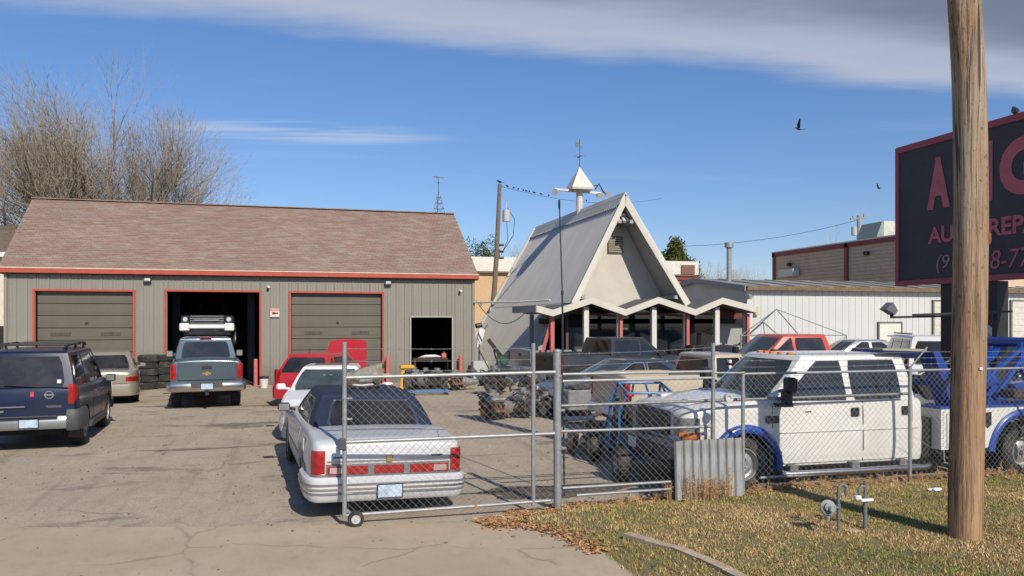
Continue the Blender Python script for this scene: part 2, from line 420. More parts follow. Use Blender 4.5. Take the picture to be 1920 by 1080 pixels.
        ring = [(0, i) for i in range(nu + 1)] + [(j, nu) for j in range(1, nv + 1)] + [(nv, i) for i in range(nu - 1, -1, -1)] + [(j, 0) for j in range(nv - 1, 0, -1)]
        rp = [[pt(*rows[j][i], off) for j, i in ring], [pt(*rows[j][i], off - th) for j, i in ring]]
        m_.grid(rp, closed=True)
        return m_.build(name, m or M_glass, parent or s.root, smooth=30)
    def windows(s, sides, fr=(.06, .94), rear=(2.08, 2.92), t0=.08, t1=.92, glass=None, trim=None, rt=(.1, .9)):
        s.pane('windshield', fr[0], fr[1], .04, .93, m=glass or M_glassb, off=.006)
        if rear: s.rw = s.pane('rear_window', rear[0], rear[1], rt[0], rt[1], m=glass)
        cbx = s.cb; f0, r0 = cbx['bf'] - cbx['bow'], cbx['br'] + cbx['rbow']; f1, r1 = cbx['rf'] - cbx['bow'], cbx['rr'] + cbx['rbow']
        up = lambda u: ((f1 - lerp(f0, r0, u)) / (f1 - r1)) - u       # keeps a middle pillar upright
        for (a, b, ca, cb_) in sides:
            if ca == 0 and a > .2: ca = up(a)
            if cb_ == 0 and b < .85: cb_ = -up(b)
            for lo, hi, cut in ((1 + a, 1 + b, (ca, cb_)), (4 - b, 4 - a, (cb_, ca))):
                if trim: 
                    s.pane('window_trim', lo - .008, hi + .008, t0 - .03, t1 + .025, off=.004, m=trim, cut=cut)
                s.pane('side_window', lo, hi, t0, t1, off=.009, m=glass, cut=cut)
        return s
    def patch(s, name, y0, y1, z0, z1, off=.006, m=None, sides=(1, -1), n=8, th=.012, parent=None, slant=0.0, lowarch=False, label=None):
        out = []
        for sg in sides:
            rows = []
            for j in range(6):
                r = []
                for i in range(n + 1):
                    y = lerp(y0, y1, i / n); lo = z0
                    if lowarch: lo = max(z0, s.zb(y) + .02)
                    z = lerp(lo, z1, j / 5); y += slant * (z - z0)
                    r.append(Vector((sg * (s.sx(y, z) + off), y, z)))
                rows.append(r)
            b = MB().grid(rows)
            ring = [rows[0][i] for i in range(n + 1)] + [rows[j][n] for j in range(1, 6)] + [rows[5][i] for i in range(n - 1, -1, -1)] + [rows[j][0] for j in range(4, 0, -1)]
            b.grid([ring, [v - Vector((sg * th, 0, 0)) for v in ring]], closed=True)
            out.append(b.build(name, m or s.pm, parent or s.root, smooth=30, label=label))
        return out
    def doors(s, spans, z0, z1, handle=None, hz=None, hm=None, hside='rear', hsize=(.16, .03)):
        for (a, b) in spans:
            s.patch('door_seam', a - .009, b + .009, z0 - .008, z1 + .002, .0025, mat('seam_black', (.01, .01, .01), .8))
            ds = s.patch('door', a, b, z0, z1, .006, s.pm, lowarch=True)
            if hz:
                for sg, d in zip((1, -1), ds):
                    hy = a + .13 if hside == 'rear' else b - .13
                    MB().box((sg * (s.sx(hy, hz) + .022), hy, hz), (.03, hsize[0], hsize[1]), bev=.008).build('door_handle', hm or s.pm, d)
    def outline(s, end, side_len, n=9, z=.6):
        """plan polyline from the right side, round the end, to the left side"""
        e = s.L / 2; sg = -1 if end == 'rear' else 1; pts = []
        pr = interp((z - s.sill) / (s.zref - s.sill), s.side_prof)
        for i in range(n):
            t = 1 - (1 - i / (n - 1)) ** 2 if side_len > .3 else i / (n - 1)
            y = sg * (e - side_len * (1 - t)); pts.append((s.w_at(y) * pr, y))
        wl = pts[-1][0]
        return pts + [(-x, y) for x, y in reversed(pts)]
    def band(s, name, end, z0, z1, off, side_len=.5, m=None, part=None, th=.05, prof=None, parent=None, xin=None, zc=None, push=0.0):
        """a bumper, lamp or moulding carried round an end. part=None full; +1 / -1 only that corner with xin = how far it reaches in"""
        ol = s.outline(end, side_len, z=(z0 + z1) / 2 if zc is None else zc); sg = -1 if end == 'rear' else 1
        if push: ol = [(x, y + sg * push * min(1, max(0, (abs(y) - (s.L / 2 - side_len)) / side_len) * 2)) for x, y in ol]
        if part:
            h = len(ol) // 2; half = ol[:h]
            half = half + [(half[-1][0] - xin * f, half[-1][1]) for f in (.5, 1)]
            ol = [(part * x, y) for x, y in half]
        nrm = []
        for i in range(len(ol)):
            a = Vector(ol[max(0, i - 1)]); b = Vector(ol[min(len(ol) - 1, i + 1)]); d = b - a
            nn = Vector((d.y, -d.x)); 
            if nn.length < 1e-6: nn = Vector((1, 0))
            nn.normalize()
            if nn.dot(Vector(ol[i]) - Vector((0, ol[i][1] - sg * .4))) < 0: nn = -nn
            nrm.append(nn)
        pf = prof or [(-th, z0 + .004), (off * .6, z0), (off, z0 + (z1 - z0) * .18), (off, z0 + (z1 - z0) * .82), (off * .6, z1), (-th, z1 - .004)]
        rows = [[Vector((p[0] + n_.x * o, p[1] + n_.y * o, z)) for o, z in pf] for p, n_ in zip(ol, nrm)]
        b = MB().grid(rows, closed=True); k = len(pf)
        b.f.append(tuple(range(k))); b.f.append(tuple(len(rows) * k - 1 - i for i in range(k)))
        return b.build(name, m or s.pm, parent or s.root, smooth=40)
    def bx(s, name, c, size, m, bev=.01, rot=None, parent=None, label=None):
        return MB().box(c, size, rot, bev=bev).build(name, m, parent or s.root, label=label)
    def mirror(s, y, z, m=None, size=(.2, .1, .15), x=None, sides=(1, -1)):
        for sg in sides:
            xx = x or s.W / 2 * .97
            b = MB().box((sg * (xx + size[0] / 2 + .03), y, z), size, bev=.035); b.bar((sg * (xx - .06), y, z - .04), (sg * (xx + .07), y, z - .03), .06, .04)
            o = b.build('mirror', m or s.pm, s.root)
            MB().box((sg * (xx + size[0] / 2 + .03), y - size[1] / 2 - .002, z), (size[0] * .84, .006, size[2] * .8), bev=.002).build('mirror_glass', M_chr, o)
    def plate(s, end, z, x=0, m=None, out=.03, w_=.305):
        y = (-s.L / 2 - out) if end == 'rear' else (s.L / 2 + out)
        o = MB().box((x, y, z), (w_, .012, .155), bev=.004).build('licence_plate', m or M_plate, s.root)
        MB().box((x, y + (.006 if end == 'rear' else -.006), z), (w_ + .03, .012, .18), bev=.004).build('plate_frame', M_blk, s.root)
        return o
P_navy = mat('navy_blue_paint', (.002, .008, .036), .3, var=.05, vs=2.2, coat=.25, dirt=(.06, .055, .05), dirt_amt=.15); P_tan = paint('champagne_paint', (.33, .29, .225), metal=.3)
P_blgr = paint('blue_grey_paint', (.075, .105, .13), metal=.35); P_red = paint('red_paint', (.42, .02, .025), da=.12)
P_white = paint('white_paint', (.70, .70, .70), dirt=(.4, .36, .3), da=.22); P_offw = paint('chalky_white_paint', (.54, .545, .56), .4, dirt=(.33, .31, .29), da=.35)
P_blk = paint('black_and_shade_paint', (.012, .012, .013)); P_bei = paint('beige_paint', (.48, .41, .31), dirt=(.3, .25, .2)); P_dblue = paint('slate_blue_paint', (.04, .06, .09), metal=.3)
P_org = paint('orange_red_paint', (.48, .065, .035), da=.1); P_sil = paint('silver_paint', (.38, .39, .4), metal=.5); P_gry = paint('dark_grey_paint', (.035, .036, .038), metal=.2)
P_twht = paint('tow_truck_white_paint', (.66, .64, .60), .35, dirt=(.42, .38, .3), da=.35); P_blue = paint('royal_blue_paint', (.008, .05, .27), .4, dirt=(.03, .06, .18), da=.4)
M_vinyl = mat('navy_vinyl', (.010, .017, .042), .6, bump=.25, bs=300, var=.2, vs=5)
def sedan(name, label, loc, h, pm, L=4.8, W=1.82, H=1.45, group=None, **k):
    sc_ = L / 4.8; d = dict(L=L, W=W, R=.32, tw=.21, wf=1.42 * sc_, wr=-1.32 * sc_, sill=.2, zref=.98, under=.7,
             deck=[(-2.4 * sc_, .97), (-2.2 * sc_, 1.0), (-1.6 * sc_, 1.02), (.9 * sc_, .98), (1.3 * sc_, .95), (2.0 * sc_, .84), (2.4 * sc_, .7)], rtap=.2, ftap=.3, rc=.55, fc=.7, endr=.1)
    d.update(k); c = Car(name, label, 'car', loc, h, pm, group, **d); c.root.rotation_euler[1] = R_(k.get('roll', 0)); c.build_body()
    c.cabin(bf=1.25 * sc_, br=-1.85 * sc_, rf=.42 * sc_, rr=-1.05 * sc_, zb=.95, zr=H - .06, wb=W * .455, wr=W * .345, bow=.12, rbow=.1, rise=.055)
    c.wheels(rimr=.2, spokes=7); return c
def pickup(name, label, loc, h, pm, L=5.85, W=2.0, H=1.9, group=None, cabf=1.2, cabr=-.95, **k):
    d = dict(L=L, W=W, R=.4, tw=.26, wf=1.92, wr=-1.72, sill=.42, zref=1.3, under=.95, bed=(-L / 2 + .09, cabr - .05, .92),
             deck=[(-L / 2, 1.36), (-L / 2 + .5, 1.36), (cabr - .3, 1.36), (cabr - .02, 1.34), (cabr + .01, 1.28), (cabf, 1.27), (cabf + .25, 1.27), (L / 2 - .3, 1.17), (L / 2, 1.08)], rtap=.03, rc=.15, ftap=.14, fc=.5, endr=.05, crown=.05)
    d.update(k); c = Car(name, label, 'pickup truck', loc, h, pm, group, **d); c.build_body()
    c.cabin(bf=cabf + .12, br=cabr, rf=cabf - .62, rr=cabr + .12, zb=1.25, zr=H - .07, wb=W * .462, wr=W * .38, bow=.1, rbow=.03, rise=.06)
    c.wheels(rimr=.23, spokes=6); return c
def suv(name, label, loc, h, pm, L=4.7, W=1.88, H=1.8, group=None, **k):
    d = dict(L=L, W=W, R=.38, tw=.25, wf=1.4, wr=-1.35, sill=.36, zref=1.15, under=.85, deck=[(-L / 2, 1.1), (-L / 2 + .2, 1.13), (1.0, 1.12), (1.3, 1.12), (L / 2 - .25, 1.02), (L / 2, .92)], rtap=.08, rc=.25, ftap=.2, fc=.5, endr=.04, crown=.04)
    d.update(k); c = Car(name, label, 'suv', loc, h, pm, group, **d); c.build_body()
    c.cabin(bf=1.2, br=-L / 2 + .03, rf=.5, rr=-L / 2 + .22, zb=1.08, zr=H - .07, wb=W * .462, wr=W * .385, bow=.1, rbow=.03, rise=.06)
    c.wheels(rimr=.23, spokes=6); return c
def rear_lamps(c, z0, z1, side=.12, xin=.1, m=None, off=.012):
    for sg in (1, -1): c.band('tail_light', 'rear', z0, z1, off, side, m or M_red, part=sg, xin=xin, th=.03)
def front_lamps(c, z0, z1, side=.25, xin=.25, off=.01):
    for sg in (1, -1): c.band('headlight', 'front', z0, z1, off, side, M_wlens, part=sg, xin=xin, th=.03)

def at_rear(px, py, L, heading):
    """ground point under a vehicle's middle from a sighting of the foot of its rear"""
    g = G(px, py); h = R_(heading); return (g.x + math.sin(h) * L / 2, g.y + math.cos(h) * L / 2, 0)

def build_vehicles():
    # --- navy SUV, rear towards the street
    c = suv('navy_suv', 'navy blue SUV with roof rack and grey bumper corners parked at the left edge', at_rear(42, 850, 4.5, -4), -4, P_navy, L=4.5, W=1.86, H=1.94, deck=[(-2.25, 1.2), (-2.05, 1.22), (1.0, 1.2), (1.3, 1.16), (2.0, 1.06), (2.25, .95)], zref=1.22)
    bpy.data.objects.remove(c.cab); c.cabin(bf=1.2, br=-2.22, rf=.5, rr=-2.03, zb=1.17, zr=1.87, wb=.86, wr=.72, bow=.1, rbow=.03, rise=.06)
    c.windows([(.04, .34, .09, 0), (.37, .66, 0, 0), (.69, .95, 0, .03)], rear=(2.1, 2.9), t0=.06, t1=.9, rt=(.06, .9))
    c.doors([(.35, 1.22), (-.62, .32)], .42, 1.06, hz=.98, hm=M_dgrey)
    rear_lamps(c, .90, 1.28, .1, .07)
    c.band('bumper', 'rear', .44, .68, .08, .18, mat('brushed_bumper_silver', (.3, .31, .31), .4, .6, var=.12), th=.04)
    for sg in (1, -1):
        c.band('bumper_corner', 'rear', .40, .80, .10, .52, M_dgrey, part=sg, xin=.10, th=.03)
        c.bx('mud_flap', (sg * .80, -1.83, .38), (.24, .02, .34), M_blk, .004)
    c.bx('bumper_step', (0, -2.36, .69), (1.2, .12, .02), M_dgrey, .006)
    c.plate('rear', .56, 0.12, M_plate, out=.095)
    c.bx('tailgate_handle', (-.16, -2.268, .87), (.42, .03, .03), M_chr, .01)
    c.bx('badge', (-.44, -2.262, .79), (.28, .012, .035), M_chr, .004)
    o = MB().lathe([(.055, 0), (.06, .012), (.075, .012), (.078, 0)], Matrix.Translation((.44, -2.252, 1.08)) @ Matrix.Rotation(PI / 2, 4, 'X'), 20).box((.44, -2.262, 1.08), (.17, .012, .028)).build('round_badge', M_chr, c.root)
    c.bx('side_badge', (.52, -2.262, .86), (.26, .01, .05), M_dgrey, .004)
    c.bx('wiper', (.0, -2.245, 1.26), (.62, .03, .02), M_blk, .005, Matrix.Rotation(.1, 4, 'Y'))
    c.bx('sticker', (.16, -2.262, 1.10), (.06, .006, .09), mat('red_sticker', (.5, .05, .06), .5), .001)
    c.bx('sticker', (.60, -2.215, 1.33), (.07, .006, .07), mat('white_sticker', (.7, .7, .7), .5), .001)
    rk = MB()
    for sg in (1, -1):
        rk.tube([(sg * .62, -1.9, 1.94), (sg * .63, -1.75, 2.0), (sg * .63, .1, 2.02), (sg * .62, .3, 1.96)], .022, 8)
        for y in (-1.7, -.8, .05): rk.bar((sg * .62, y, 1.9), (sg * .63, y, 2.01), .05, .04)
    for y in (-1.55, -.6, .15): rk.tube([(-.63, y, 2.01), (.63, y, 2.01)], .016, 8)
    rk.box((0, .22, 2.0), (1.1, .03, .07), bev=.01)
    rk.build('roof_rack', M_blk, c.root)
    c.mirror(.95, 1.18, M_blk, (.2, .12, .17))
    c.patch('side_step', -.9, .9, .3, .42, .06, M_dgrey, th=.1)
    c.bx('door_reflector', (.945, -.4, 1.0), (.01, .06, .03), M_amb, .002)
    front_lamps(c, .75, .98); c.band('bumper', 'front', .4, .62, .05, .4, M_dgrey)
    c.bx('grille', (0, 2.26, .84), (.8, .05, .22), M_chr, .02)
    # --- champagne sedan
    c = sedan('tan_sedan', 'dusty champagne sedan nosed up to the closed left garage door', at_rear(196, 760, 4.75, -10), -10, P_tan, L=4.75, W=1.83, H=1.52, rtap=.3, rc=.7)
    c.windows([(.06, .46, .12, 0), (.49, .88, 0, .1)], rear=(2.1, 2.9))
    c.doors([(.05, 1.1), (-.95, .02)], .28, .93, hz=.83); rear_lamps(c, .68, .82, .35, .05, M_red)
    c.band('bumper', 'rear', .26, .60, .035, .6, P_tan, th=.05); c.plate('rear', .72, out=.01); c.mirror(.95, 1.0, None, (.17, .1, .12))
    c.bx('trunk_seam', (0, -2.39, .62), (1.2, .012, .008), M_blk, .002)
    front_lamps(c, .58, .72); c.band('bumper', 'front', .25, .5, .03, .6)
    # --- blue-grey pickup seen from behind
    c = pickup('blue_grey_pickup', 'blue-grey pickup with its tailgate to the street and its nose in the open garage bay', at_rear(388, 768, 5.6, -7), -7, P_blgr, L=5.6, W=1.9, H=2.0)
    c.windows([(.05, .45, .1, 0), (.49, .93, 0, .03)], rear=(2.1, 2.9), rt=(.1, .88))
    c.doors([(.1, 1.15), (-.9, .07)], .5, 1.24, hz=1.1)
    rear_lamps(c, .86, 1.28, .07, .12)
    tg = MB().box((0, -2.815, 1.08), (1.5, .035, .50), bev=.012).build('tailgate', P_blgr, c.root)
    MB().box((0, -2.842, 1.18), (.26, .02, .09), bev=.008).build('tailgate_handle', M_blk, tg)
    MB().add([(-.11, -2.84, 1.03), (-.035, -2.84, 1.03), (-.035, -2.84, 1.06), (.045, -2.84, 1.06), (.045, -2.84, 1.03), (.11, -2.84, 1.03), (.1, -2.84, .985), (.035, -2.84, .985), (.035, -2.84, .955), (-.045, -2.84, .955), (-.045, -2.84, .985), (-.12, -2.84, .985)], [tuple(range(12))]).build('gold_badge', mat('gold_badge', (.6, .42, .12), .3, .8), tg)
    bp = c.band('bumper', 'rear', .52, .76, .10, .12, M_chr, th=.03)
    MB().box((0, -2.93, .70), (.82, .06, .14), bev=.01).build('bumper_step', M_dgrey, bp)
    c.plate('rear', .66, 0, M_plate, out=.175)
    c.bx('brake_light', (0, -.868, 1.955), (.34, .03, .035), M_red, .005)
    c.mirror(1.0, 1.42, M_dgrey, (.2, .12, .2)); front_lamps(c, .9, 1.1); c.band('bumper', 'front', .45, .7, .06, .4, M_chr)
    c.bx('hitch', (0, -2.95, .46), (.1, .2, .08), M_blk, .01)
    # --- white pickup raised on the lift inside the bay; black body paints its shade
    lx = XA(404, 34.6); lift_z = 1.45
    c = pickup('raised_white_truck', 'white pickup with body blackened for shade and black grille raised on a lift inside the dark garage bay', (lx, 34.4, lift_z), 180, P_blk, L=5.6, W=1.95, H=1.55)
    c.windows([(.05, .45, .1, 0), (.49, .93, 0, .03)])
    gr = c.bx('grille', (0, 2.83, 1.06), (1.25, .06, .34), M_blk, .02)
    for q in (.93, 1.02, 1.11, 1.2): MB().box((0, 2.865, q), (1.2, .02, .03), bev=.006).build('grille_bar', M_chr, gr)
    for sg in (1, -1):
        hl = c.bx('headlight', (sg * .78, 2.80, 1.07), (.3, .1, .28), M_blk, .03)
        MB().lathe([(.0001, .0), (.07, .01), (.09, -.02)], Matrix.Translation((sg * .78, 2.87, 1.07)) @ Matrix.Rotation(-PI / 2, 4, 'X'), 14).build('lens', M_wlens, hl)
        c.bx('bumper_end', (sg * .80, 2.86, .78), (.36, .16, .3), P_white, .04)
        c.bx('roof_light', (sg * .42, 1.0, 1.62), (.1, .08, .1), M_blk, .02)
    c.bx('bumper', (0, 2.90, .80), (1.3, .14, .16), P_white, .03)
    c.bx('push_bar', (0, 2.97, 1.05), (.9, .04, .06), M_chr, .015)
    l = thing('two_post_lift', 'blue-black two post lift holding up the white pickup in the bay', 'car lift', (lx, 34.2, 0))
    for sg in (1, -1):
        MB().box((sg * 1.45, 0, 1.9), (.3, .3, 3.8), bev=.01).build('post', mat('lift_blue', (.02, .03, .05), .5), l)
        MB().bar((sg * 1.35, 0, lift_z + .42), (sg * .55, 1.0, lift_z + .42), .12, .1).bar((sg * 1.35, 0, lift_z + .42), (sg * .55, -1.0, lift_z + .42), .12, .1).build('arm', M_blk, l)
    # --- red hatchback, bonnet up
    hd = 24; L = 4.2
    c = suv('red_hatchback', 'bright red hatchback with its bonnet propped open at the garage wall', at_rear(562, 764, L, hd), hd, P_red, L=L, W=1.76, H=1.52,
            R=.32, tw=.2, wf=1.3, wr=-1.25, sill=.2, zref=.95, under=.7, deck=[(-2.1, .88), (-1.9, .98), (1.0, .95), (1.35, .92), (2.0, .78), (2.1, .7)], rtap=.16, rc=.4)
    bpy.data.objects.remove(c.cab); c.cabin(bf=1.2, br=-2.02, rf=.35, rr=-1.55, zb=.92, zr=1.46, wb=.80, wr=.62, bow=.12, rbow=.06, rise=.06)
    c.windows([(.06, .40, .12, 0), (.43, .74, 0, 0), (.77, .95, 0, .06)], rear=(2.08, 2.92), t0=.1, t1=.88, rt=(.08, .9))
    for sg in (1, -1): c.band('tail_light', 'rear', .72, 1.08, .02, .25, M_red, part=sg, xin=.10, th=.03)
    c.band('bumper', 'rear', .24, .62, .05, .5, P_red); c.doors([(.1, 1.05), (-.85, .07)], .28, .9, hz=.8)
    c.plate('rear', .7, out=.02); c.mirror(.9, 1.0, None, (.17, .1, .12)); c.bx('aerial', (-.1, -1.2, 1.58), (.01, .01, .16), M_blk, 0)
    hh = MB(); rows = []
    for i in range(7):
        u = i / 6; y = 1.30 + .62 * u * .75; z = .95 + .95 * u * .95
        rows.append([Vector((x * (.74 - .12 * u ** 2), y + .06 * (1 - x * x), z + .04 * math.sin(PI * u) - .06 * abs(x) ** 3)) for x in (-1, -.9, -.5, 0, .5, .9, 1)])
    hh.grid(rows); hh.grid([[v + Vector((0, .03, -.015)) for v in r] for r in rows]); 
    ring = [r[0] for r in rows] + rows[-1][1:] + [r[-1] for r in reversed(rows[:-1])] + rows[0][-2:0:-1]
    hh.grid([ring, [v + Vector((0, .03, -.015)) for v in ring]], closed=True); hh.build('open_bonnet', P_red, c.root)
    MB().cyl((.5, 1.9, .85), (.45, 1.62, 1.45), .008, n=6).build('bonnet_prop', M_blk, c.root)
    front_lamps(c, .55, .72); c.band('bumper', 'front', .22, .48, .03, .5)
    # --- white sedan facing the street
    hd = 186; L = 4.8; g = G(615, 812)
    c = sedan('white_sedan', 'white four-door sedan facing the street behind the navy-roofed saloon', (g.x - math.sin(R_(hd)) * 1.05, g.y - math.cos(R_(hd)) * 1.05, 0), hd, P_white, L=L, W=1.84, H=1.46)
    c.windows([(.06, .46, .12, 0), (.49, .88, 0, .1)], rear=(2.1, 2.9), glass=mat('green_grey_glass', (.05, .065, .065), .08, var=.4, vs=3, spec=.8))
    c.doors([(.1, 1.15), (-.9, .07)], .28, .93, hz=.84); c.mirror(.92, 1.03, None, (.19, .12, .14))
    front_lamps(c, .56, .74, .5, .3); c.band('bumper', 'front', .22, .5, .035, .7)
    c.bx('grille', (0, 2.40, .62), (.8, .04, .12), M_chr, .02); rear_lamps(c, .7, .88, .3, .25)
    c.bx('sunroof', (0, -.3, 1.453), (.78, .7, .01), M_glass, .004)
    for x in (-.04, .1): c.bx('windshield_sticker', (x, .72, 1.25), (.06, .006, .06), mat('pale_sticker', (.5, .6, .55), .5), .001, Matrix.Rotation(-1.0, 4, 'X'))
    c.bx('wiper', (-.3, 1.18, 1.0), (.5, .02, .015), M_blk, .004, Matrix.Rotation(.1, 4, 'Y'))
    # --- luxury saloon with vinyl roof, near the gate
    hd = -4.5; L = 5.5
    c = sedan('white_saloon', 'white full-size saloon with navy vinyl roof and full-width red tail lights by the gate', at_rear(727, 968, L, hd), hd, P_offw, L=L, W=1.97, H=1.44, roll=1.6,
              R=.35, tw=.22, wf=1.62, wr=-1.38, sill=.24, zref=1.0, under=.72, rtap=.10, rc=.28, ftap=.2, fc=.5, endr=.04, crown=.03, side_prof=[(0, .93), (.15, .97), (.45, 1), (.75, .985), (1, .95)],
              deck=[(-2.75, .93), (-2.6, .965), (-1.9, 1.0), (1.0, .97), (1.6, .96), (2.5, .86), (2.75, .78)], sillr=.30)
    bpy.data.objects.remove(c.cab)
    c.cabin(bf=1.15, br=-1.72, rf=.45, rr=-1.18, zb=.96, zr=1.38, wb=.88, wr=.70, bow=.1, rbow=.07, rise=.07, mt=M_vinyl)
    c.windows([(.05, .43, .11, 0), (.455, .80, 0, .03)], rear=(2.14, 2.86), t0=.04, t1=.82, trim=M_chr, rt=(.1, .86))
    c.pane('rear_window_trim', 2.12, 2.88, .06, .9, off=.003, m=M_chr)
    for a_, b2 in ((.865, .89), (.07, .10)): c.pane('rear_window_moulding', 2.13, 2.87, a_, b2, off=.014, m=M_chr)
    c.doors([(.05, 1.08), (-.95, .02)], .3, .94, hz=.86, hm=M_chr)
    for sg in (1, -1):
        tl = c.band('tail_light', 'rear', .56, .855, .018, .09, M_red, part=sg, xin=.075, th=.03)
        c.band('tail_light_chrome', 'rear', .54, .565, .024, .10, M_chr, part=sg, xin=.09, th=.03)
    e = -L / 2
    c.bx('light_bar_surround', (0, e - .006, .61), (1.58, .02, .15), mat('grey_moulding', (.20, .20, .205), .4, .3), .006)
    for x, wd in ((-.52, .5), (0, .38), (.52, .5)): c.bx('light_bar', (x, e - .02, .608), (wd, .022, .105), M_red, .005)
    for sg in (1, -1): c.bx('reversing_light', (sg * .66, e - .032, .608), (.17, .012, .075), mat('pink_clear_lens', (.42, .30, .29), .2, var=.2), .004)
    gb = c.bx('lock_badge', (-.03 + .03, e - .012, .74), (.075, .02, .09), mat('gold_badge', (.6, .42, .12), .3, .8), .006)
    c.bx('trunk_edge', (0, e - .004, .715), (1.55, .014, .02), M_chr, .004)
    c.bx('model_script', (.62, e - .004, .765), (.15, .008, .022), M_dgrey, .002); c.bx('maker_script', (-.62, e - .004, .765), (.17, .008, .018), M_dgrey, .002)
    bp = c.band('bumper', 'rear', .25, .53, .08, .75, P_offw, th=.04, prof=[(-.04, .25), (.03, .22), (.07, .26), (.085, .35), (.09, .41), (.085, .50), (.05, .53), (-.04, .53)])
    for z, hgt, m_ in ((.375, .022, M_chr), (.43, .02, mat('grey_moulding', (.20, .20, .205), .4, .3)), (.325, .018, mat('grey_moulding', (.20, .20, .205), .4, .3))):
        c.band('bumper_moulding', 'rear', z - .008, z + hgt + .008, .098, .75, m_, th=-.07)
    c.plate('rear', .345, 0, M_plate, out=.105)
    for sg in (1, -1):
        MB().bar((sg * .86, -1.75, 1.0), (sg * .66, -2.68, .985), .006, .004).build('trunk_seam', M_blk, c.root)
        c.patch('side_moulding', -2.1, 2.2, .52, .58, .012, mat('grey_moulding', (.20, .20, .205), .4, .3), sides=(sg,), n=20, lowarch=True)
    c.bx('fuel_door', (-.99 + .005, -1.75, .8), (.012, .2, .16), P_offw, .002)
    c.mirror(.85, 1.03, M_blk, (.2, .12, .13)); front_lamps(c, .6, .78); c.band('bumper', 'front', .3, .55, .06, .5, P_offw)
    c.bx('grille', (0, L / 2 + .01, .72), (.6, .06, .2), M_chr, .01)
    # --- black crew-cab pickup and the silver one behind it
    for nm, lab, pm, px, py, hd, L in (('black_pickup', 'black crew cab pickup with covered bed parked below the zigzag canopy', P_gry, 1024, 742, 76, 6.0),
                                     ('silver_pickup', 'silver-white pickup half hidden behind the black crew cab pickup', P_sil, 976, 722, 76, 5.9)):
        c = pickup(nm, lab, at_rear(px, py, L, hd), hd, pm, L=L, W=2.0, H=1.93 if 'black' in nm else 1.85, cabf=1.25, cabr=-1.05 if 'black' in nm else -.35)
        c.windows([(.05, .45, .1, 0), (.49, .93, 0, .03)], rear=(2.1, 2.9))
        c.doors([(.1, 1.15), (-.95, .07)] if 'black' in nm else [(-.2, 1.1)], .5, 1.24, hz=1.1); rear_lamps(c, .9, 1.28, .07, .12)
        tg = c.bx('tailgate', (0, -L / 2 - .012, 1.1), (1.56, .035, .46), pm, .01); MB().box((0, -L / 2 - .035, 1.18), (.2, .02, .08), bev=.005).build('tailgate_handle', M_blk, tg)
        c.band('bumper', 'rear', .52, .74, .1, .12, M_chr if 'black' in nm else P_sil, th=.03); c.plate('rear', .64, 0, out=.12)
        if 'black' in nm: c.bx('bed_cover', (0, (-L / 2 + .1 - 1.12) / 2, 1.375), (1.78, L / 2 - 1.15, .045), mat('vinyl_black', (.02, .02, .022), .5), .015)
        c.patch('side_trim', -2.8, 2.6, .56, .6, .012, M_chr, n=24, lowarch=True)
        c.mirror(1.0, 1.38, pm, (.2, .12, .2)); front_lamps(c, .9, 1.1); c.band('bumper', 'front', .45, .7, .06, .4, M_chr)
    # --- slate blue estate/sedan, broadside
    g = G(1195, 790); c = sedan('slate_blue_sedan', 'slate blue sedan parked side-on behind the blue buggy frame', (g.x + .55, g.y + 2.0, 0), -96, P_dblue, L=4.9, W=1.85, H=1.46)
    c.windows([(.06, .46, .12, 0), (.49, .88, 0, .1)], trim=M_chr); c.doors([(.1, 1.15), (-.9, .07)], .28, .93, hz=.84)
    front_lamps(c, .56, .74); rear_lamps(c, .7, .88); c.mirror(.92, 1.03, None, (.17, .1, .12)); c.band('bumper', 'front', .22, .5, .035, .7); c.band('bumper', 'rear', .22, .5, .035, .6)
    # --- beige pickup facing away to the right
    c = pickup('beige_pickup', 'beige and white extended cab pickup between the buggy frame and the tow truck', (XA(1333, 15.4), 15.4, 0), 88, P_bei, L=5.0, W=1.85, H=1.8, cabf=1.05, cabr=-.55, R=.36)
    c.windows([(.05, .48, .12, 0), (.56, .92, 0, .04)], rear=(2.1, 2.9)); c.doors([(-.1, 1.0)], .5, 1.24, hz=1.1); rear_lamps(c, .85, 1.25, .08, .1)
    c.bx('tailgate', (0, -2.51, 1.08), (1.4, .03, .44), P_bei, .01); c.band('bumper', 'rear', .5, .7, .1, .12, P_white, th=.03); c.mirror(.85, 1.35); front_lamps(c, .85, 1.05); c.band('bumper', 'front', .45, .7, .06, .4, M_chr)
    for q in range(3):
        for sg in (1, -1): c.bx('pillar_marker', (sg * .80, -.05, 1.38 + q * .12), (.1, .07, .07), P_white, .01)
    # --- black sedan under the canopy
    g = (XA(1345, 25.0), 25.0, 0); c = sedan('black_sedan', 'black sedan under the right end of the zigzag canopy', g, 80, P_blk, L=4.6, H=1.62)
    c.windows([(.06, .46, .12, 0), (.49, .88, 0, .1)]); c.doors([(.1, 1.15), (-.9, .07)], .28, .93, hz=.84); front_lamps(c, .56, .74); rear_lamps(c, .7, .88); c.mirror(.92, 1.03, None, (.17, .1, .12))
    # --- red crew cab
    c = pickup('red_pickup', 'orange-red crew cab pickup parked beyond the white tow truck', (XA(1462, 20.3), 20.3, .12), -86, P_org, L=5.9, W=2.05, H=1.98, cabf=1.05, cabr=-1.2)
    c.windows([(.05, .46, .1, 0), (.5, .93, 0, .05)]); c.doors([(.0, 1.05), (-1.05, -.03)], .5, 1.24, hz=1.12, hm=P_org); rear_lamps(c, .9, 1.28, .07, .12); front_lamps(c, .85, 1.08)
    c.mirror(.85, 1.42, M_blk, (.24, .14, .26)); c.band('bumper', 'front', .45, .7, .06, .4, M_chr); c.band('bumper', 'rear', .5, .72, .1, .12, M_chr, th=.03)
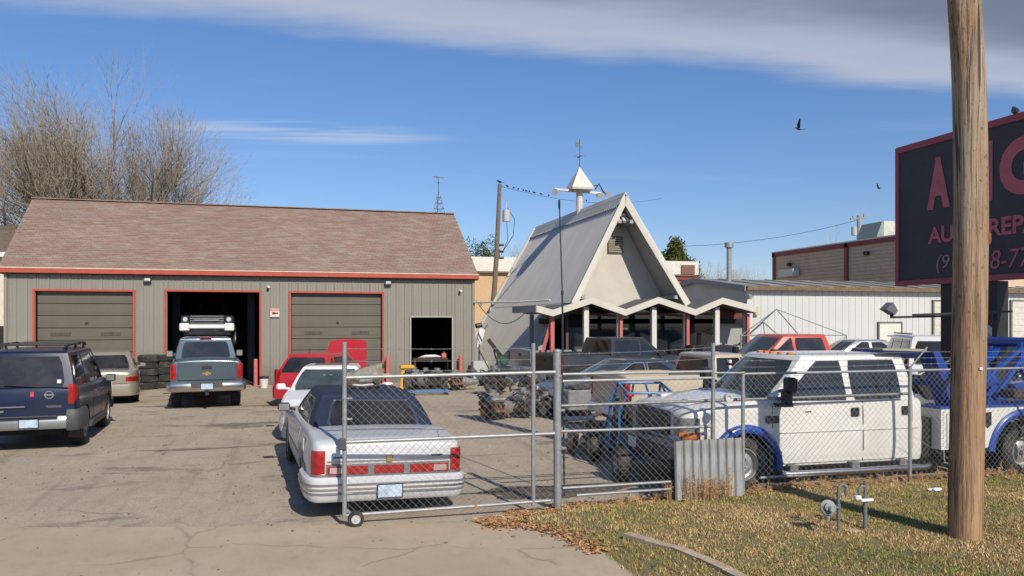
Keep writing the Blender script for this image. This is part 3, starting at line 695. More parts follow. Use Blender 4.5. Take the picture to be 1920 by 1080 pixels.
    # --- silver hatchback far right, white suv, dark suv
    c = sedan('silver_sedan', 'silver sedan roof showing between the red pickup and the white SUV', (XA(1602, 24.2), 24.2, .3), -80, P_sil, L=4.6, H=1.5)
    c.windows([(.06, .46, .12, 0), (.49, .88, 0, .1)]); front_lamps(c, .56, .74); rear_lamps(c, .7, .88); c.mirror(.92, 1.03, None, (.17, .1, .12))
    c = suv('white_suv', 'white full-size SUV with dark rear glass seen above the tow truck cab', (XA(1728, 19.5), 19.5, .1), 30, P_white, L=5.0, W=2.0, H=1.98, zref=1.25)
    c.windows([(.04, .34, .09, 0), (.37, .66, 0, 0), (.69, .95, 0, .03)], rear=(2.08, 2.92), rt=(.1, .88)); c.doors([(.35, 1.22), (-.62, .32)], .42, 1.06, hz=.98)
    rear_lamps(c, .8, 1.12, .1, .08); c.band('bumper', 'rear', .42, .66, .06, .3, P_white); c.mirror(.95, 1.2, P_white); front_lamps(c, .75, .98)
    c.bx('roof_rail', (.66, -.6, 2.0), (.04, 2.2, .04), M_blk, .01); c.bx('roof_rail', (-.66, -.6, 2.0), (.04, 2.2, .04), M_blk, .01)
    c = suv('dark_grey_suv', 'dark grey SUV behind the tow boom at the right edge', (XA(1945, 15.6), 15.6, .05), -70, P_gry, L=4.7, H=1.9)
    c.windows([(.04, .34, .09, 0), (.37, .66, 0, 0), (.69, .95, 0, .03)], trim=M_chr); c.doors([(.35, 1.22), (-.62, .32)], .42, 1.06, hz=.98); rear_lamps(c, .8, 1.12); front_lamps(c, .75, .98); c.mirror(.95, 1.2, P_gry)
    c.band('bumper', 'front', .42, .66, .06, .3, P_gry)

def build_tow_truck():
    L = 4.05
    c = Car('tow_truck', 'white crew cab tow truck with royal blue fenders and blue boom behind the fence', 'tow truck', (7.28, 10.84, 0), -89, P_twht, L=L, W=1.98, R=.405, tw=.25, wf=1.055, wr=-3.83,
            sill=.34, zref=1.3, under=1.0, arch=.50, deck=[(-2.025, 1.30), (.55, 1.31), (.9, 1.33), (1.5, 1.27), (1.9, 1.19), (2.025, 1.14)], rtap=.05, rc=.2, ftap=.12, fc=.45, endr=.06, crown=.08,
            side_prof=[(0, .95), (.12, .98), (.42, .985), (.52, 1.0), (.62, .975), (.9, .975), (1, .96)])
    c.build_body(); c.cabin(bf=.78, br=-1.98, rf=.10, rr=-1.86, zb=1.27, zr=1.935, wb=.93, wr=.77, bow=.12, rbow=.06, rise=.05)
    c.windows([(.08, .52, .07, 0), (.575, .90, 0, .0)], rear=(2.1, 2.9), t0=.045, t1=.90, trim=M_blk, glass=mat('smoked_side_glass', (.028, .028, .027), .09, var=.3, vs=2, spec=.7))
    # windows line: doors
    c.doors([(-.92, .60), (-1.82, -.945)], .39, 1.27, hz=1.12, hm=M_blk, hsize=(.13, .13))
    c.patch('key_lock', -.04, .06, 1.135, 1.15, .012, M_blk); c.patch('body_crease_shade', -1.95, .5, .845, .850, .006, mat('crease_shade', (.52, .5, .47), .5), n=16)  # grey strip paints the shading of the door crease
    tm, rm, dm = wheel_meshes(.405, .25, .235, 8, 'steel')
    for yc, xo in ((1.055, .82), (-3.83, .98)):
        for sg in (1, -1):
            t = link('wheel', tm, c.root, loc=(sg * xo, yc, .405), rot=(0, 0, 0 if sg > 0 else PI)); link('rim', rm, t); link('brake_disc', dm, t)
            if yc < 0: t = link('wheel', tm, c.root, loc=(sg * (xo - .29), yc, .405), rot=(0, 0, 0 if sg > 0 else PI))
    def flare(yc, R1, R0, xb, out, a0=-8, a1=188, name='fender_flare', m=P_blue):
        for sg in (1, -1):
            pf = [(R1, -.03), (R1, out * .55), (R1 - .025, out), ((R1 + R0) / 2, out + .012), (R0, out), (R0 - .012, out * .5), (R0 - .005, -.06)]
            rows = []
            for i in range(29):
                a = R_(lerp(a0, a1, i / 28)); rows.append([Vector((sg * (xb + o), yc + math.cos(a) * r, .39 + math.sin(a) * r)) for r, o in pf])
            b = MB().grid(rows, closed=True); k = len(pf); b.f += [tuple(range(k)), tuple(29 * k - 1 - i for i in range(k))]
            b.build(name, m, c.root, smooth=45)
    flare(1.055, .60, .485, .97, .07)
    # front end
    gr = c.bx('grille', (0, 2.04, .98), (1.1, .07, .36), M_blk, .02)
    for z in (.88, .98, 1.08): MB().box((0, 2.085, z), (1.06, .02, .035), bev=.006).build('grille_bar', M_dgrey, gr)
    for sg in (1, -1):
        c.band('headlight', 'front', .83, 1.10, .015, .26, mat('smoky_lens', (.16, .16, .15), .2, coat=.4), part=sg, xin=.18, th=.03); c.band('turn_signal', 'front', .80, .90, .03, .25, M_amb, part=sg, xin=-.02, th=.01)
        c.bx('hood_scoop', (sg * .45, 1.5, 1.30), (.2, .5, .06), P_twht, .02)
    c.band('bumper', 'front', .46, .76, .16, .42, M_dgrey, th=.02, push=.06)
    c.bx('bumper_opening', (0, 2.28, .6), (.9, .06, .14), M_blk, .02); c.plate('front', .62, .2, out=.28)
    c.bx('tow_hook', (-.35, 2.3, .5), (.06, .12, .06), M_blk, .01)
    ln = MB(); ln.bar((-.985, .66, .75), (-.985, .66, 1.3), .008, .006)
    c.patch('fender_vent', .50, .72, .99, 1.10, .012, mat('vent_brown', (.10, .055, .045), .5), n=4); c.patch('fender_badge', .5, .74, 1.105, 1.125, .012, M_chr, n=3)
    for x in (-.42, -.2, 0, .2, .42): 
        MB().box((x, -.02 - abs(x) * .1, 1.985), (.06, .10, .03), bev=.012).build('roof_marker_light', M_amb, c.root)
    c.bx('wiper', (-.35, .74, 1.36), (.6, .02, .015), M_blk, .004, Matrix.Rotation(-.08, 4, 'Y')); c.bx('wiper', (.35, .74, 1.36), (.6, .02, .015), M_blk, .004, Matrix.Rotation(-.08, 4, 'Y'))
    c.bx('cowl', (0, .74, 1.355), (1.6, .24, .03), M_blk, .01)
    MB().tube([(-.84, .9, 1.3), (-.88, .78, 1.9)], .006, 5).build('aerial', M_blk, c.root)
    for sg in (1, -1):   # towing mirrors
        b = MB(); b.box((sg * 1.16, .50, 1.38), (.17, .12, .19), bev=.03); b.box((sg * 1.24, .50, 1.57), (.20, .13, .22), bev=.03); b.bar((sg * .93, .46, 1.34), (sg * 1.2, .5, 1.36), .07, .05); b.bar((sg * .93, .46, 1.46), (sg * 1.2, .5, 1.5), .05, .04)
        b.bar((sg * .96, .52, 1.26), (sg * 1.25, .52, 1.28), .14, .05)
        mo = b.build('towing_mirror', M_blk, c.root); MB().box((sg * 1.24, .43, 1.57), (.16, .006, .18), bev=.002).build('mirror_glass', M_chr, mo)
        st = MB().tube([(sg * 1.06, .52, .27), (sg * 1.08, .4, .26), (sg * 1.08, -1.95, .26), (sg * 1.04, -2.05, .27)], .045, 12).build('side_step', M_chr, c.root)
        for y in (.3, -.75, -1.6): MB().box((sg * 1.0, y, .33), (.12, .14, .1), bev=.01).build('step_bracket', mat('bracket_grey', (.14, .14, .14), .6), st)
    # chassis and wrecker body
    ch = MB().box((.4, -3.4, .55), (.12, 4.6, .2)).box((-.4, -3.4, .55), (.12, 4.6, .2)).box((0, -3.83, .42), (1.9, .14, .14)).cyl((0, -2.9, .45), (0, -2.2, .45), .2).build('chassis', mat('underbody_black', (.012, .012, .012), .9), c.root)
    wb = -2.25
    for sg in (-1, 1):   # side boxes with fender cut-out (driver's side is x<0)
        x1 = sg * 1.08; pts = [(wb, 1.12), (wb, .50), (-3.12, .50), (-3.22, .62)]
        for i in range(13): a = R_(15 + 150 * i / 12); pts.append((-3.83 + .62 * math.cos(a), .42 + .62 * math.sin(a)))
        pts += [(-4.45, .52), (-5.3, .52), (-5.3, 1.12)]
        b = MB().prism([(x1, y, z) for y, z in pts], (-sg * .5, 0, 0)).build('wrecker_side_box', P_twht, c.root, smooth=20)
        MB().box((x1 + sg * .004, wb - .42, .79), (.016, .62, .50), bev=.004).build('box_door', P_twht, b)
        MB().box((x1 + sg * .0025, wb - .42, .79), (.012, .65, .53)).build('box_door_seam', mat('crease_grey', (.4, .39, .37), .5), b)
        MB().prism([(x1 + sg * .003, -3.02, 1.05), (x1 + sg * .003, -3.2, 1.06), (x1 + sg * .003, -3.2, .86), (x1 + sg * .003, -3.12, .80), (x1 + sg * .003, -3.04, .9)], (-sg * .01, 0, 0)).build('black_patch', M_blk, b)
        rv = MB()
        for i in range(14): rv.cyl((x1, wb - .04, .56 + i * .04), (x1 + sg * .01, wb - .04, .56 + i * .04), .006, n=6)
        for i in range(30): rv.cyl((x1, wb - .08 - i * .1, 1.08), (x1 + sg * .008, wb - .08 - i * .1, 1.08), .006, n=6)
        rv.build('rivets', M_rust, b)
        MB().tube([(x1, wb - .05, .5), (x1, wb - .06, .30), (x1, wb - .18, .29)], .012, 6).build('hook_rod', M_galv, b)
    flare(-3.83, .70, .60, 1.07, .05, 5, 175)
    c.bx('deck_plate', (0, -3.77, 1.14), (2.1, 3.0, .035), P_blue, .008)
    # headboard: two slanted plates and cross members
    hb = MB()
    for sg in (1, -1): hb.add([(sg * .95, wb + .02, 2.0), (sg * .62, wb + .02, 2.0), (sg * .62, wb - .32, 1.16), (sg * .95, wb - .32, 1.16)] + [(sg * .95, wb - .10, 2.0), (sg * .62, wb - .10, 2.0), (sg * .62, wb - .62, 1.16), (sg * .95, wb - .62, 1.16)], [(0, 1, 2, 3), (7, 6, 5, 4), (0, 4, 5, 1), (1, 5, 6, 2), (2, 6, 7, 3), (3, 7, 4, 0)])
    hb.box((0, wb - .04, 1.94), (1.3, .1, .12)); hb.box((0, wb - .2, 1.5), (1.3, .08, .1)); hb.build('headboard', P_blue, c.root)
    for sg in (1, -1):
        MB().bar((sg * .55, wb - .95, 1.18), (sg * .45, wb - .62, 1.72), .06, .06).build('stay', P_blue, c.root)
        MB().bar((sg * .5, wb - 1.6, 1.2), (sg * .46, wb - 2.25, 1.9), .06, .08).build('stay', P_blue, c.root)
        MB().bar((sg * .72, wb - .62, 1.16), (sg * .46, wb - 2.2, 2.02), .06, .07).build('boom_brace', P_blue, c.root)
        # rear mast plate
        MB().add([(sg * .5, -4.42, 2.12), (sg * .5, -4.72, 2.2), (sg * .5, -4.82, 1.94), (sg * .5, -4.70, 1.70), (sg * .5, -5.15, 1.16), (sg * .5, -4.72, 1.16), (sg * .5, -4.40, 1.74)] + [(sg * .42, y, z) for y, z in ((-4.42, 2.12), (-4.72, 2.2), (-4.82, 1.94), (-4.70, 1.70), (-5.15, 1.16), (-4.72, 1.16), (-4.40, 1.74))],
                 [tuple(range(7)), tuple(range(13, 6, -1))] + [(i, (i + 1) % 7, (i + 1) % 7 + 7, i + 7) for i in range(7)]).build('mast_plate', P_blue, c.root, smooth=0)
    MB().bar((0, -3.0, 1.3), (0, -4.6, 2.02), .13, .14).bar((0, -3.4, 1.2), (0, -6.2, 1.45), .2, .16).build('boom', P_blue, c.root)
    MB().cyl((-.55, -4.56, 2.12), (.55, -4.56, 2.12), .085, n=16).cyl((-.6, -4.74, 2.14), (.6, -4.74, 2.14), .05, n=12).build('boom_pulley', P_blue, c.root)
    MB().cyl((-.3, -2.75, 1.42), (.3, -2.75, 1.42), .16, n=18).cyl((-.34, -2.75, 1.42), (-.3, -2.75, 1.42), .24, n=18).cyl((.3, -2.75, 1.42), (.34, -2.75, 1.42), .24, n=18).build('winch_drum', M_blk, c.root)
    MB().tube([(-.3, -2.8, 1.5), (-.42, -3.1, 1.85), (-.5, -3.3, 1.6), (-.6, -3.2, 1.2)], .018, 6).tube([(.1, -2.9, 1.6), (0, -3.8, 1.9), (.1, -4.3, 1.5)], .018, 6).build('hydraulic_hose', M_blk, c.root)
    MB().bar((-.75, wb + .1, 2.03), (-.75, wb + .9, 2.05), .3, .03).build('light_bar_shelf', mat('dusty_yellow_grey', (.33, .3, .22), .6), c.root)
    MB().tube([(-1.0, wb - .1, 1.3), (-1.0, wb - .35, 1.85)], .018, 6).build('pole_marker', M_blk, c.root)
    MB().box((-.75, -4.0, 1.3), (.3, .3, .14), bev=.02).box((-.6, -4.5, 1.25), (.5, .3, .12), bev=.02).build('dolly_parts', M_iron, c.root)
    return c
# ------------------------------------------------------------------ ground
LAWN = [(2.16, 9.18), (2.5, 9.42), (2.9, 9.62), (3.4, 9.82), (5.0, 9.86), (5.9, 9.86), (6.8, 10.2), (8.0, 10.3), (22, 10.3), (22, 1.0), (3.1, 1.0), (3.06, 6.6), (3.1, 7.3), (3.12, 7.7), (3.04, 8.2), (2.95, 8.6), (2.75, 8.95), (2.45, 9.08)]  # far edge carries dark soil beyond the fence in place of the truck's shadow
def inpoly(x, y, poly):
    c = False; j = len(poly) - 1
    for i in range(len(poly)):
        xi, yi = poly[i]; xj, yj = poly[j]
        if (yi > y) != (yj > y) and x < (xj - xi) * (y - yi) / (yj - yi) + xi: c = not c
        j = i
    return c
def edist(x, y, poly):
    m = 1e9
    for i in range(len(poly)):
        ax, ay = poly[i - 1]; bx, by = poly[i]; dx, dy = bx - ax, by - ay
        t = max(0, min(1, ((x - ax) * dx + (y - ay) * dy) / (dx * dx + dy * dy))); m = min(m, math.hypot(x - ax - t * dx, y - ay - t * dy))
    return m
def lawn_z(x, y):
    d = edist(x, y, LAWN)
    if not inpoly(x, y, LAWN): return -min(.06, d * .4)
    u = min(1, d / .7); return .004 + .085 * u * u * (3 - 2 * u) + .012 * math.sin(x * 2.1 + y) * math.sin(y * 1.7) * u
def lot_z(x, y):
    u = max(0, min(1, (x - 12) / 7)); v = max(0, min(1, (y - 16) / 9)); u = u * u * (3 - 2 * u); v = v * v * (3 - 2 * v)
    return .3 * u * v
def surf_mat(name, build):
    m = bpy.data.materials.new(name); m.use_nodes = True; nt = m.node_tree; build(nt.nodes, nt.links.new, nt.nodes['Principled BSDF']); return m
def node_kit(N, L):
    geo = N.new('ShaderNodeNewGeometry')
    def noise(sc_, det=6, rough=.6, st=(1, 1, 1), dist=0, out=0, typ='n'):
        mp = N.new('ShaderNodeMapping'); mp.inputs['Scale'].default_value = st; L(geo.outputs['Position'], mp.inputs[0])
        if typ == 'n':
            n = N.new('ShaderNodeTexNoise'); n.inputs['Detail'].default_value = det; n.inputs['Roughness'].default_value = rough; n.inputs['Distortion'].default_value = dist
        else:
            n = N.new('ShaderNodeTexVoronoi'); n.feature = typ
        n.inputs['Scale'].default_value = sc_; L(mp.outputs[0], n.inputs['Vector']); return n.outputs[out]
    def rng(v, a, b, c=0.0, d=1.0):
        n = N.new('ShaderNodeMapRange'); L(v, n.inputs[0]); n.inputs[1].default_value = a; n.inputs[2].default_value = b; n.inputs[3].default_value = c; n.inputs[4].default_value = d; return n.outputs[0]
    def mix(f, a, b, bl='MIX'):
        n = N.new('ShaderNodeMix'); n.data_type = 'RGBA'; n.blend_type = bl
        for i, v in ((0, f), (6, a), (7, b)):
            if isinstance(v, (tuple, list)): n.inputs[i].default_value = tuple(v) + (1,)
            elif isinstance(v, (int, float)): n.inputs[i].default_value = v
            else: L(v, n.inputs[i])
        return n.outputs[2]
    def math_(op, a, b=None):
        n = N.new('ShaderNodeMath'); n.operation = op
        for i, v in enumerate((a, b)):
            if v is None: continue
            if isinstance(v, (int, float)): n.inputs[i].default_value = v
            else: L(v, n.inputs[i])
        return n.outputs[0]
    def crack(scale, wd, warp=.25, st=(1, 1, 1)):
        nz = N.new('ShaderNodeTexNoise'); nz.inputs['Scale'].default_value = 1.3; nz.inputs['Detail'].default_value = 6; L(geo.outputs['Position'], nz.inputs['Vector'])
        v = N.new('ShaderNodeVectorMath'); v.operation = 'MULTIPLY_ADD'; L(nz.outputs['Color'], v.inputs[0]); v.inputs[1].default_value = (warp, warp, 0); L(geo.outputs['Position'], v.inputs[2])
        mp = N.new('ShaderNodeMapping'); mp.inputs['Scale'].default_value = st; L(v.outputs[0], mp.inputs[0])
        vo = N.new('ShaderNodeTexVoronoi'); vo.feature = 'DISTANCE_TO_EDGE'; vo.inputs['Scale'].default_value = scale; L(mp.outputs[0], vo.inputs['Vector'])
        return rng(vo.outputs['Distance'], 0, wd, 1, 0)
    def bump(h, s_, d, b):
        n = N.new('ShaderNodeBump'); n.inputs['Strength'].default_value = s_; n.inputs['Distance'].default_value = d; L(h, n.inputs['Height']); L(n.outputs[0], b.inputs['Normal'])
    return geo, noise, rng, mix, math_, crack, bump
def asphalt(N, L, b):
    geo, noise, rng, mix, mt, crack, bump = node_kit(N, L)
    base = mix(rng(noise(.35, 8, .65), .35, .65), (.37, .30, .22), (.50, .415, .31))
    base = mix(rng(noise(1.7, 8, .7, (1, .6, 1)), .42, .7, 0, .6), base, (.28, .225, .165))
    base = mix(rng(noise(14, 6, .8), .35, .62, 0, .55), base, (.58, .49, .38))
    base = mix(rng(noise(60, 3, .7), .45, .62, 0, .45), base, (.17, .14, .11)); base = mix(rng(noise(7, 8, .8), .5, .7, 0, .45), base, (.24, .19, .14))
    base = mix(rng(noise(26, 6, .85), .46, .62, 0, .5), base, (.20, .165, .125)); base = mix(rng(noise(3.3, 7, .75, (1, .45, 1), .5), .52, .66, 0, .4), base, (.25, .20, .15))
    oil = rng(noise(.5, 7, .62, (1, 1.9, 1), .6), .57, .66, 0, .5)
    base = mix(oil, base, (.075, .062, .05))
    tr = rng(noise(.9, 5, .6, (2.2, .12, 1), .4), .56, .7, 0, .35)     # tyre tracks running in and out
    base = mix(tr, base, (.13, .11, .09))
    ck = mt('MULTIPLY', crack(.30, .008, 1.0), rng(noise(.5, 3), .5, .6)); base = mix(mt('MULTIPLY', ck, .38), base, (.07, .055, .045))
    L(base, b.inputs['Base Color']); b.inputs['Roughness'].default_value = .92; b.inputs['Specular IOR Level'].default_value = .25
    bump(mt('SUBTRACT', noise(60, 4, .7), mt('MULTIPLY', ck, .8)), .5, .012, b)
def concrete(N, L, b):
    geo, noise, rng, mix, mt, crack, bump = node_kit(N, L)
    base = mix(rng(noise(.5, 7, .6), .35, .65), (.39, .295, .205), (.46, .36, .26))
    base = mix(rng(noise(5, 6, .7, (1, .5, 1)), .5, .72, 0, .4), base, (.28, .23, .18))
    base = mix(rng(noise(120, 2), .5, .72, 0, .22), base, (.2, .17, .14))
    ck = mt('MULTIPLY', crack(.42, .010, .8), rng(noise(.7, 3), .45, .52)); base = mix(mt('MULTIPLY', ck, .42), base, (.12, .09, .07))
    L(base, b.inputs['Base Color']); b.inputs['Roughness'].default_value = .9; bump(mt('SUBTRACT', noise(45, 5, .7), ck), .3, .008, b)
def soil(N, L, b):
    geo, noise, rng, mix, mt, crack, bump = node_kit(N, L)
    base = mix(rng(noise(1.3, 8, .65), .38, .64), (.12, .13, .045), (.25, .18, .10))
    base = mix(rng(noise(22, 6, .75), .4, .68), base, (.26, .20, .11)); base = mix(rng(noise(9, 5, .7), .6, .7), base, (.09, .055, .032))
    L(base, b.inputs['Base Color']); b.inputs['Roughness'].default_value = .95; bump(noise(50, 6, .8), .9, .02, b)
def build_ground():
    gm = surf_mat('dry_earth', soil); am = surf_mat('worn_asphalt', asphalt); cm = surf_mat('worn_concrete', concrete)
    tag(MB().add([(-700, -300, -.07), (900, -300, -.07), (900, 1500, -.07), (-700, 1500, -.07)], [(0, 1, 2, 3)]).build('ground', gm), kind='structure')
    xs = [-70, -40, -20] + [x for x in range(-12, 23)] + [26, 34, 50, 75]; ys = [-12, -4, 2, 6] + list(range(8, 33)) + [38, 46, 60]
    tag(MB().grid([[Vector((x, y, lot_z(x, y))) for x in xs] for y in ys]).build('parking_lot', am, smooth=60), kind='structure')
    ap = [(-30, 17.2), (-3.5, 10.62), (-1.2, 10.0), (.6, 9.62), (2.2, 9.3), (3.0, 9.1), (3.6, 8.6), (3.7, 1.5), (-30, 1.5)]
    tag(MB().prism([(x, y, -.03) for x, y in ap], (0, 0, .035)).build('driveway_apron', cm), kind='structure')
    tag(MB().box((0, -3.5, -.012), (140, 9.6, .05)).build('road', mat('road_asphalt', (.07, .068, .065), .9, var=.2, vs=3, bump=.4)), kind='structure')
    # lawn
    st = .14; x0, x1, y0, y1 = 1.9, 22, .8, 10.7; nx = int((x1 - x0) / st); ny = int((y1 - y0) / st)
    rows = [[Vector((x0 + i * st, y0 + j * st, lawn_z(x0 + i * st, y0 + j * st))) for i in range(nx + 1)] for j in range(ny + 1)]
    tag(MB().grid(rows).build('lawn', gm, smooth=80), kind='structure')
    # grass blades
    rng = np.random.default_rng(5); n = 165000
    X = rng.uniform(2.2, 11.5, n); Y = rng.uniform(5.3, 10.05, n)
    # clumping
    f = np.sin(X * 7.3 + 2 * np.sin(Y * 5)) * np.sin(Y * 8.1 + 1.7 * np.sin(X * 4.3)); g = np.sin(X * 1.3 + 1.1) * np.cos(Y * 1.9 + .4) + .5 * np.sin(X * 3.1 + Y * 2.3)
    keep = rng.uniform(-1.3, 1, n) < f * .7 + .35; X, Y, f, g = X[keep], Y[keep], f[keep], g[keep]
    ok = []; Z = np.zeros(len(X))
    cell = {}
    for i in range(len(X)):
        k = (int(X[i] * 8), int(Y[i] * 8)); v = cell.get(k)
        if v is None: v = lawn_z((k[0] + .5) / 8, (k[1] + .5) / 8); cell[k] = v
        Z[i] = v
    ok = Z > -.005; X, Y, Z, f, g = X[ok], Y[ok], Z[ok], f[ok], g[ok]; n = len(X)
    h = rng.uniform(.014, .038, n) * (1 + .25 * f); wd = rng.uniform(.004, .009, n); a = rng.uniform(0, 2 * PI, n); ln = rng.uniform(.2, 1.1, n) * h; b = rng.uniform(0, 2 * PI, n)
    V = np.zeros((n, 3, 3), np.float32); V[:, 0] = np.stack([X - wd * np.cos(a), Y - wd * np.sin(a), Z - .008], 1); V[:, 1] = np.stack([X + wd * np.cos(a), Y + wd * np.sin(a), Z - .008], 1)
    V[:, 2] = np.stack([X + ln * np.cos(b), Y + ln * np.sin(b), Z + h], 1)
    pal = np.array([(.13, .17, .035), (.21, .21, .05), (.33, .26, .09), (.46, .33, .15), (.38, .22, .095), (.54, .41, .22)])
    dry = np.clip(.52 - .26 * g + rng.normal(0, .26, n) + .1 * f, 0, .999); ix = (dry * 6).astype(int); col = pal[ix] * rng.uniform(.85, 1.4, (n, 1))
    me = bpy.data.meshes.new('grass'); me.vertices.add(n * 3); me.vertices.foreach_set('co', V.ravel()); me.loops.add(n * 3); me.loops.foreach_set('vertex_index', np.arange(n * 3, dtype=np.int32))
    me.polygons.add(n); me.polygons.foreach_set('loop_start', np.arange(0, n * 3, 3, dtype=np.int32)); me.update(calc_edges=True)
    at = me.attributes.new('col', 'FLOAT_COLOR', 'POINT'); at.data.foreach_set('color', np.repeat(np.concatenate([col, np.ones((n, 1))], 1), 3, axis=0).astype(np.float32).ravel())
    M_leafy = attr_mat('grass_blades', .8); me.materials.append(M_leafy); tag(link('grass', me), 'short patchy winter lawn, half green and half straw brown', kind='stuff')
    # dead leaves along the edges of the lawn and under the fence
    vs = []; fs = []; cols = []
    def leaf(x, y, s, z=None):
        z = (max(.004, lawn_z(x, y)) + .01) if z is None else z
        t = rnd.uniform(0, 6.3); tl = rnd.uniform(-.7, .7); m = Matrix.Translation((x, y, z + abs(math.sin(tl)) * s * .5)) @ Matrix.Rotation(t, 4, 'Z') @ Matrix.Rotation(tl, 4, 'X')
        o = len(vs); q = [(-s, 0, 0), (0, -s * .55, s * .15), (s, 0, .3 * s), (0, s * .55, s * .15)]; vs.extend(m @ Vector(p) for p in q); fs.append((o, o + 1, o + 2, o + 3))
        c = rnd.choice([(.33, .14, .06), (.42, .22, .1), (.24, .11, .05), (.5, .32, .17), (.36, .24, .13)]); cols.extend([c] * 4)
    for k in range(4200):
        i = rnd.choice([0, 0, 0, 1, 1, 2, 3, 4, 5, 13, 14, 15, 16, 17]); a_, b_ = LAWN[i], LAWN[(i + 1) % len(LAWN)]
        t = rnd.random(); dd = rnd.gauss(0, .09); ax, ay = lerp(a_[0], b_[0], t), lerp(a_[1], b_[1], t); dx, dy = b_[0] - a_[0], b_[1] - a_[1]; ll = math.hypot(dx, dy)
        leaf(ax - dy / ll * dd, ay + dx / ll * dd - (.12 if 1 < i < 4 else 0), rnd.uniform(.012, .035))
    for k in range(3000): leaf(rnd.uniform(3.2, 11.5), 9.72 + rnd.gauss(0, .12), rnd.uniform(.012, .035))
    for k in range(1600): leaf(rnd.uniform(3.2, 11), rnd.uniform(6.2, 9.6), rnd.uniform(.01, .024))
    me = bpy.data.meshes.new('dead_leaves'); me.from_pydata(vs, [], fs); at = me.attributes.new('col', 'FLOAT_COLOR', 'POINT'); at.data.foreach_set('color', np.array([c + (1,) for c in cols], np.float32).ravel()); me.materials.append(M_leafy)
    tag(link('fallen_leaves', me), 'rust brown dead leaves blown along the lawn edge and fence foot', kind='stuff')
    # dry weeds in front of the metal sheet and along the fence
    vs = []; fs = []; cols = []
    def weed(x, y, h, n, spread):
        z = max(0, lawn_z(x, y))
        for k in range(n):
            a = rnd.uniform(0, 6.3); l = rnd.uniform(.3, 1) * h; lean = rnd.gauss(0, spread); p0 = Vector((x + rnd.gauss(0, .02), y + rnd.gauss(0, .02), z)); d = Vector((math.cos(a) * lean, math.sin(a) * lean * .5, 1)).normalized()
            c = rnd.choice([(.42, .24, .11), (.5, .33, .18), (.35, .19, .09), (.46, .36, .2)]); w_ = rnd.uniform(.0018, .004); sd_ = Vector((math.cos(a + 1.5), math.sin(a + 1.5), 0)) * w_
            o = len(vs); p1 = p0 + d * l; vs.extend([p0 - sd_, p0 + sd_, p1 + sd_ * .5, p1 - sd_ * .5]); fs.append((o, o + 1, o + 2, o + 3)); cols.extend([c] * 4)
            for q in range(4):
                t = rnd.uniform(.35, 1); pp = p0 + d * l * t; e = Vector((rnd.gauss(0, 1), rnd.gauss(0, .6), rnd.gauss(.4, .6))).normalized() * rnd.uniform(.02, .07); s2 = Vector((0, 0, .005))
                o = len(vs); vs.extend([pp - s2, pp + e, pp + s2]); fs.append((o, o + 1, o + 2)); cols.extend([c] * 3)
    for k in range(26): weed(rnd.gauss(5.32, .2), 9.38 + rnd.uniform(-.05, .06), .5 * math.exp(-rnd.random() * .5), 9, .16)
    for k in range(150): weed(rnd.uniform(3.3, 11.6), 9.62 + rnd.gauss(0, .1), rnd.uniform(.08, .2), 6, .6)
    for k in range(14): weed(rnd.uniform(2.2, 2.6), rnd.uniform(9.18, 9.35), .07, 6, .9)
    me = bpy.data.meshes.new('dry_weeds'); me.from_pydata(vs, [], fs); at = me.attributes.new('col', 'FLOAT_COLOR', 'POINT'); at.data.foreach_set('color', np.array([c + (1,) for c in cols], np.float32).ravel()); me.materials.append(M_leafy)
    tag(link('dry_weeds', me), 'tan dead weed stalks against the metal sheet and fence', kind='stuff')
    # broken kerb
    kr = thing('broken_kerb', 'buried stub of cracked concrete kerb curving through the lawn corner', 'kerb', (0, 0, 0)); kp = [(3.52, 8.0), (3.66, 7.7), (3.80, 7.38), (3.90, 7.0), (3.96, 6.6), (4.0, 6.1), (4.02, 5.4)]
    km = mat('kerb_concrete', (.44, .34, .24), .9, var=.25, vs=8, bump=.6, dirt=(.16, .11, .07))
    for i in range(len(kp) - 1):
        a_, b_ = Vector(kp[i] + (.06,)), Vector(kp[i + 1] + (.06,)); a_ = lerp(a_, b_, .015); b_ = lerp(a_, b_, .98)
        MB().bar(a_ + Vector((0, 0, rnd.uniform(-.01, .01))), b_, .12, .12).build('kerb_piece', km, kr)
    # little debris and stones on the lot
    rk = MB()
    for k in range(1100):
        x, y = rnd.uniform(-8, 6), rnd.uniform(8.0, 24); s = rnd.uniform(.004, .016) * (2.0 if rnd.random() < .06 else 1)
        rk.ico((x, y, s * .3 + .006), s, 1, .3, (1, 1, .5))
    tag(rk.build('loose_gravel', mat('stones', (.17, .145, .12), .9, var=.6, vs=2), smooth=0), 'scattered pebbles and crumbs of broken asphalt', kind='stuff')
    M_pap = mat('litter_white', (.7, .7, .68), .7)
    for px, py, s, lab in ((1755, 921, .09, 'crumpled white paper litter by the foot of the wooden pole'), (1625, 931, .0, '')):
        if not s: continue
        g = G(px, py, .1); b = MB().ico((0, 0, .02), s, 2, .35, (1, .7, .35)); o = b.build('paper_litter', M_pap, smooth=0); o.location = (g.x, g.y, .1); tag(o, lab, 'litter')
    rb = MB()
    sm_ = mat('old_oil_stain', (.17, .135, .10), .85, var=.5, vs=4, bump=.5, dirt=(.36, .30, .22), dirt_amt=.8)
    for (px, py, rx, ry) in ((452, 797, .75, .5), (365, 842, 1.0, .12), (300, 762, .6, .2), (520, 760, .7, .3), (885, 770, .5, .12)):
        q = G(px, py); pts = []
        for k in range(30):
            a = 2 * PI * k / 30; r = 1 + .28 * math.sin(3 * a + px) + .16 * math.sin(5 * a + py) + .1 * math.sin(11 * a); pts.append((q.x + rx * r * math.cos(a), q.y + ry * r * math.sin(a), .0035))
        tag(MB().add(pts, [tuple(range(30))]).build('oil_stain', sm_), kind='structure')
    # spilt muddy patch behind the gate
    blob = []
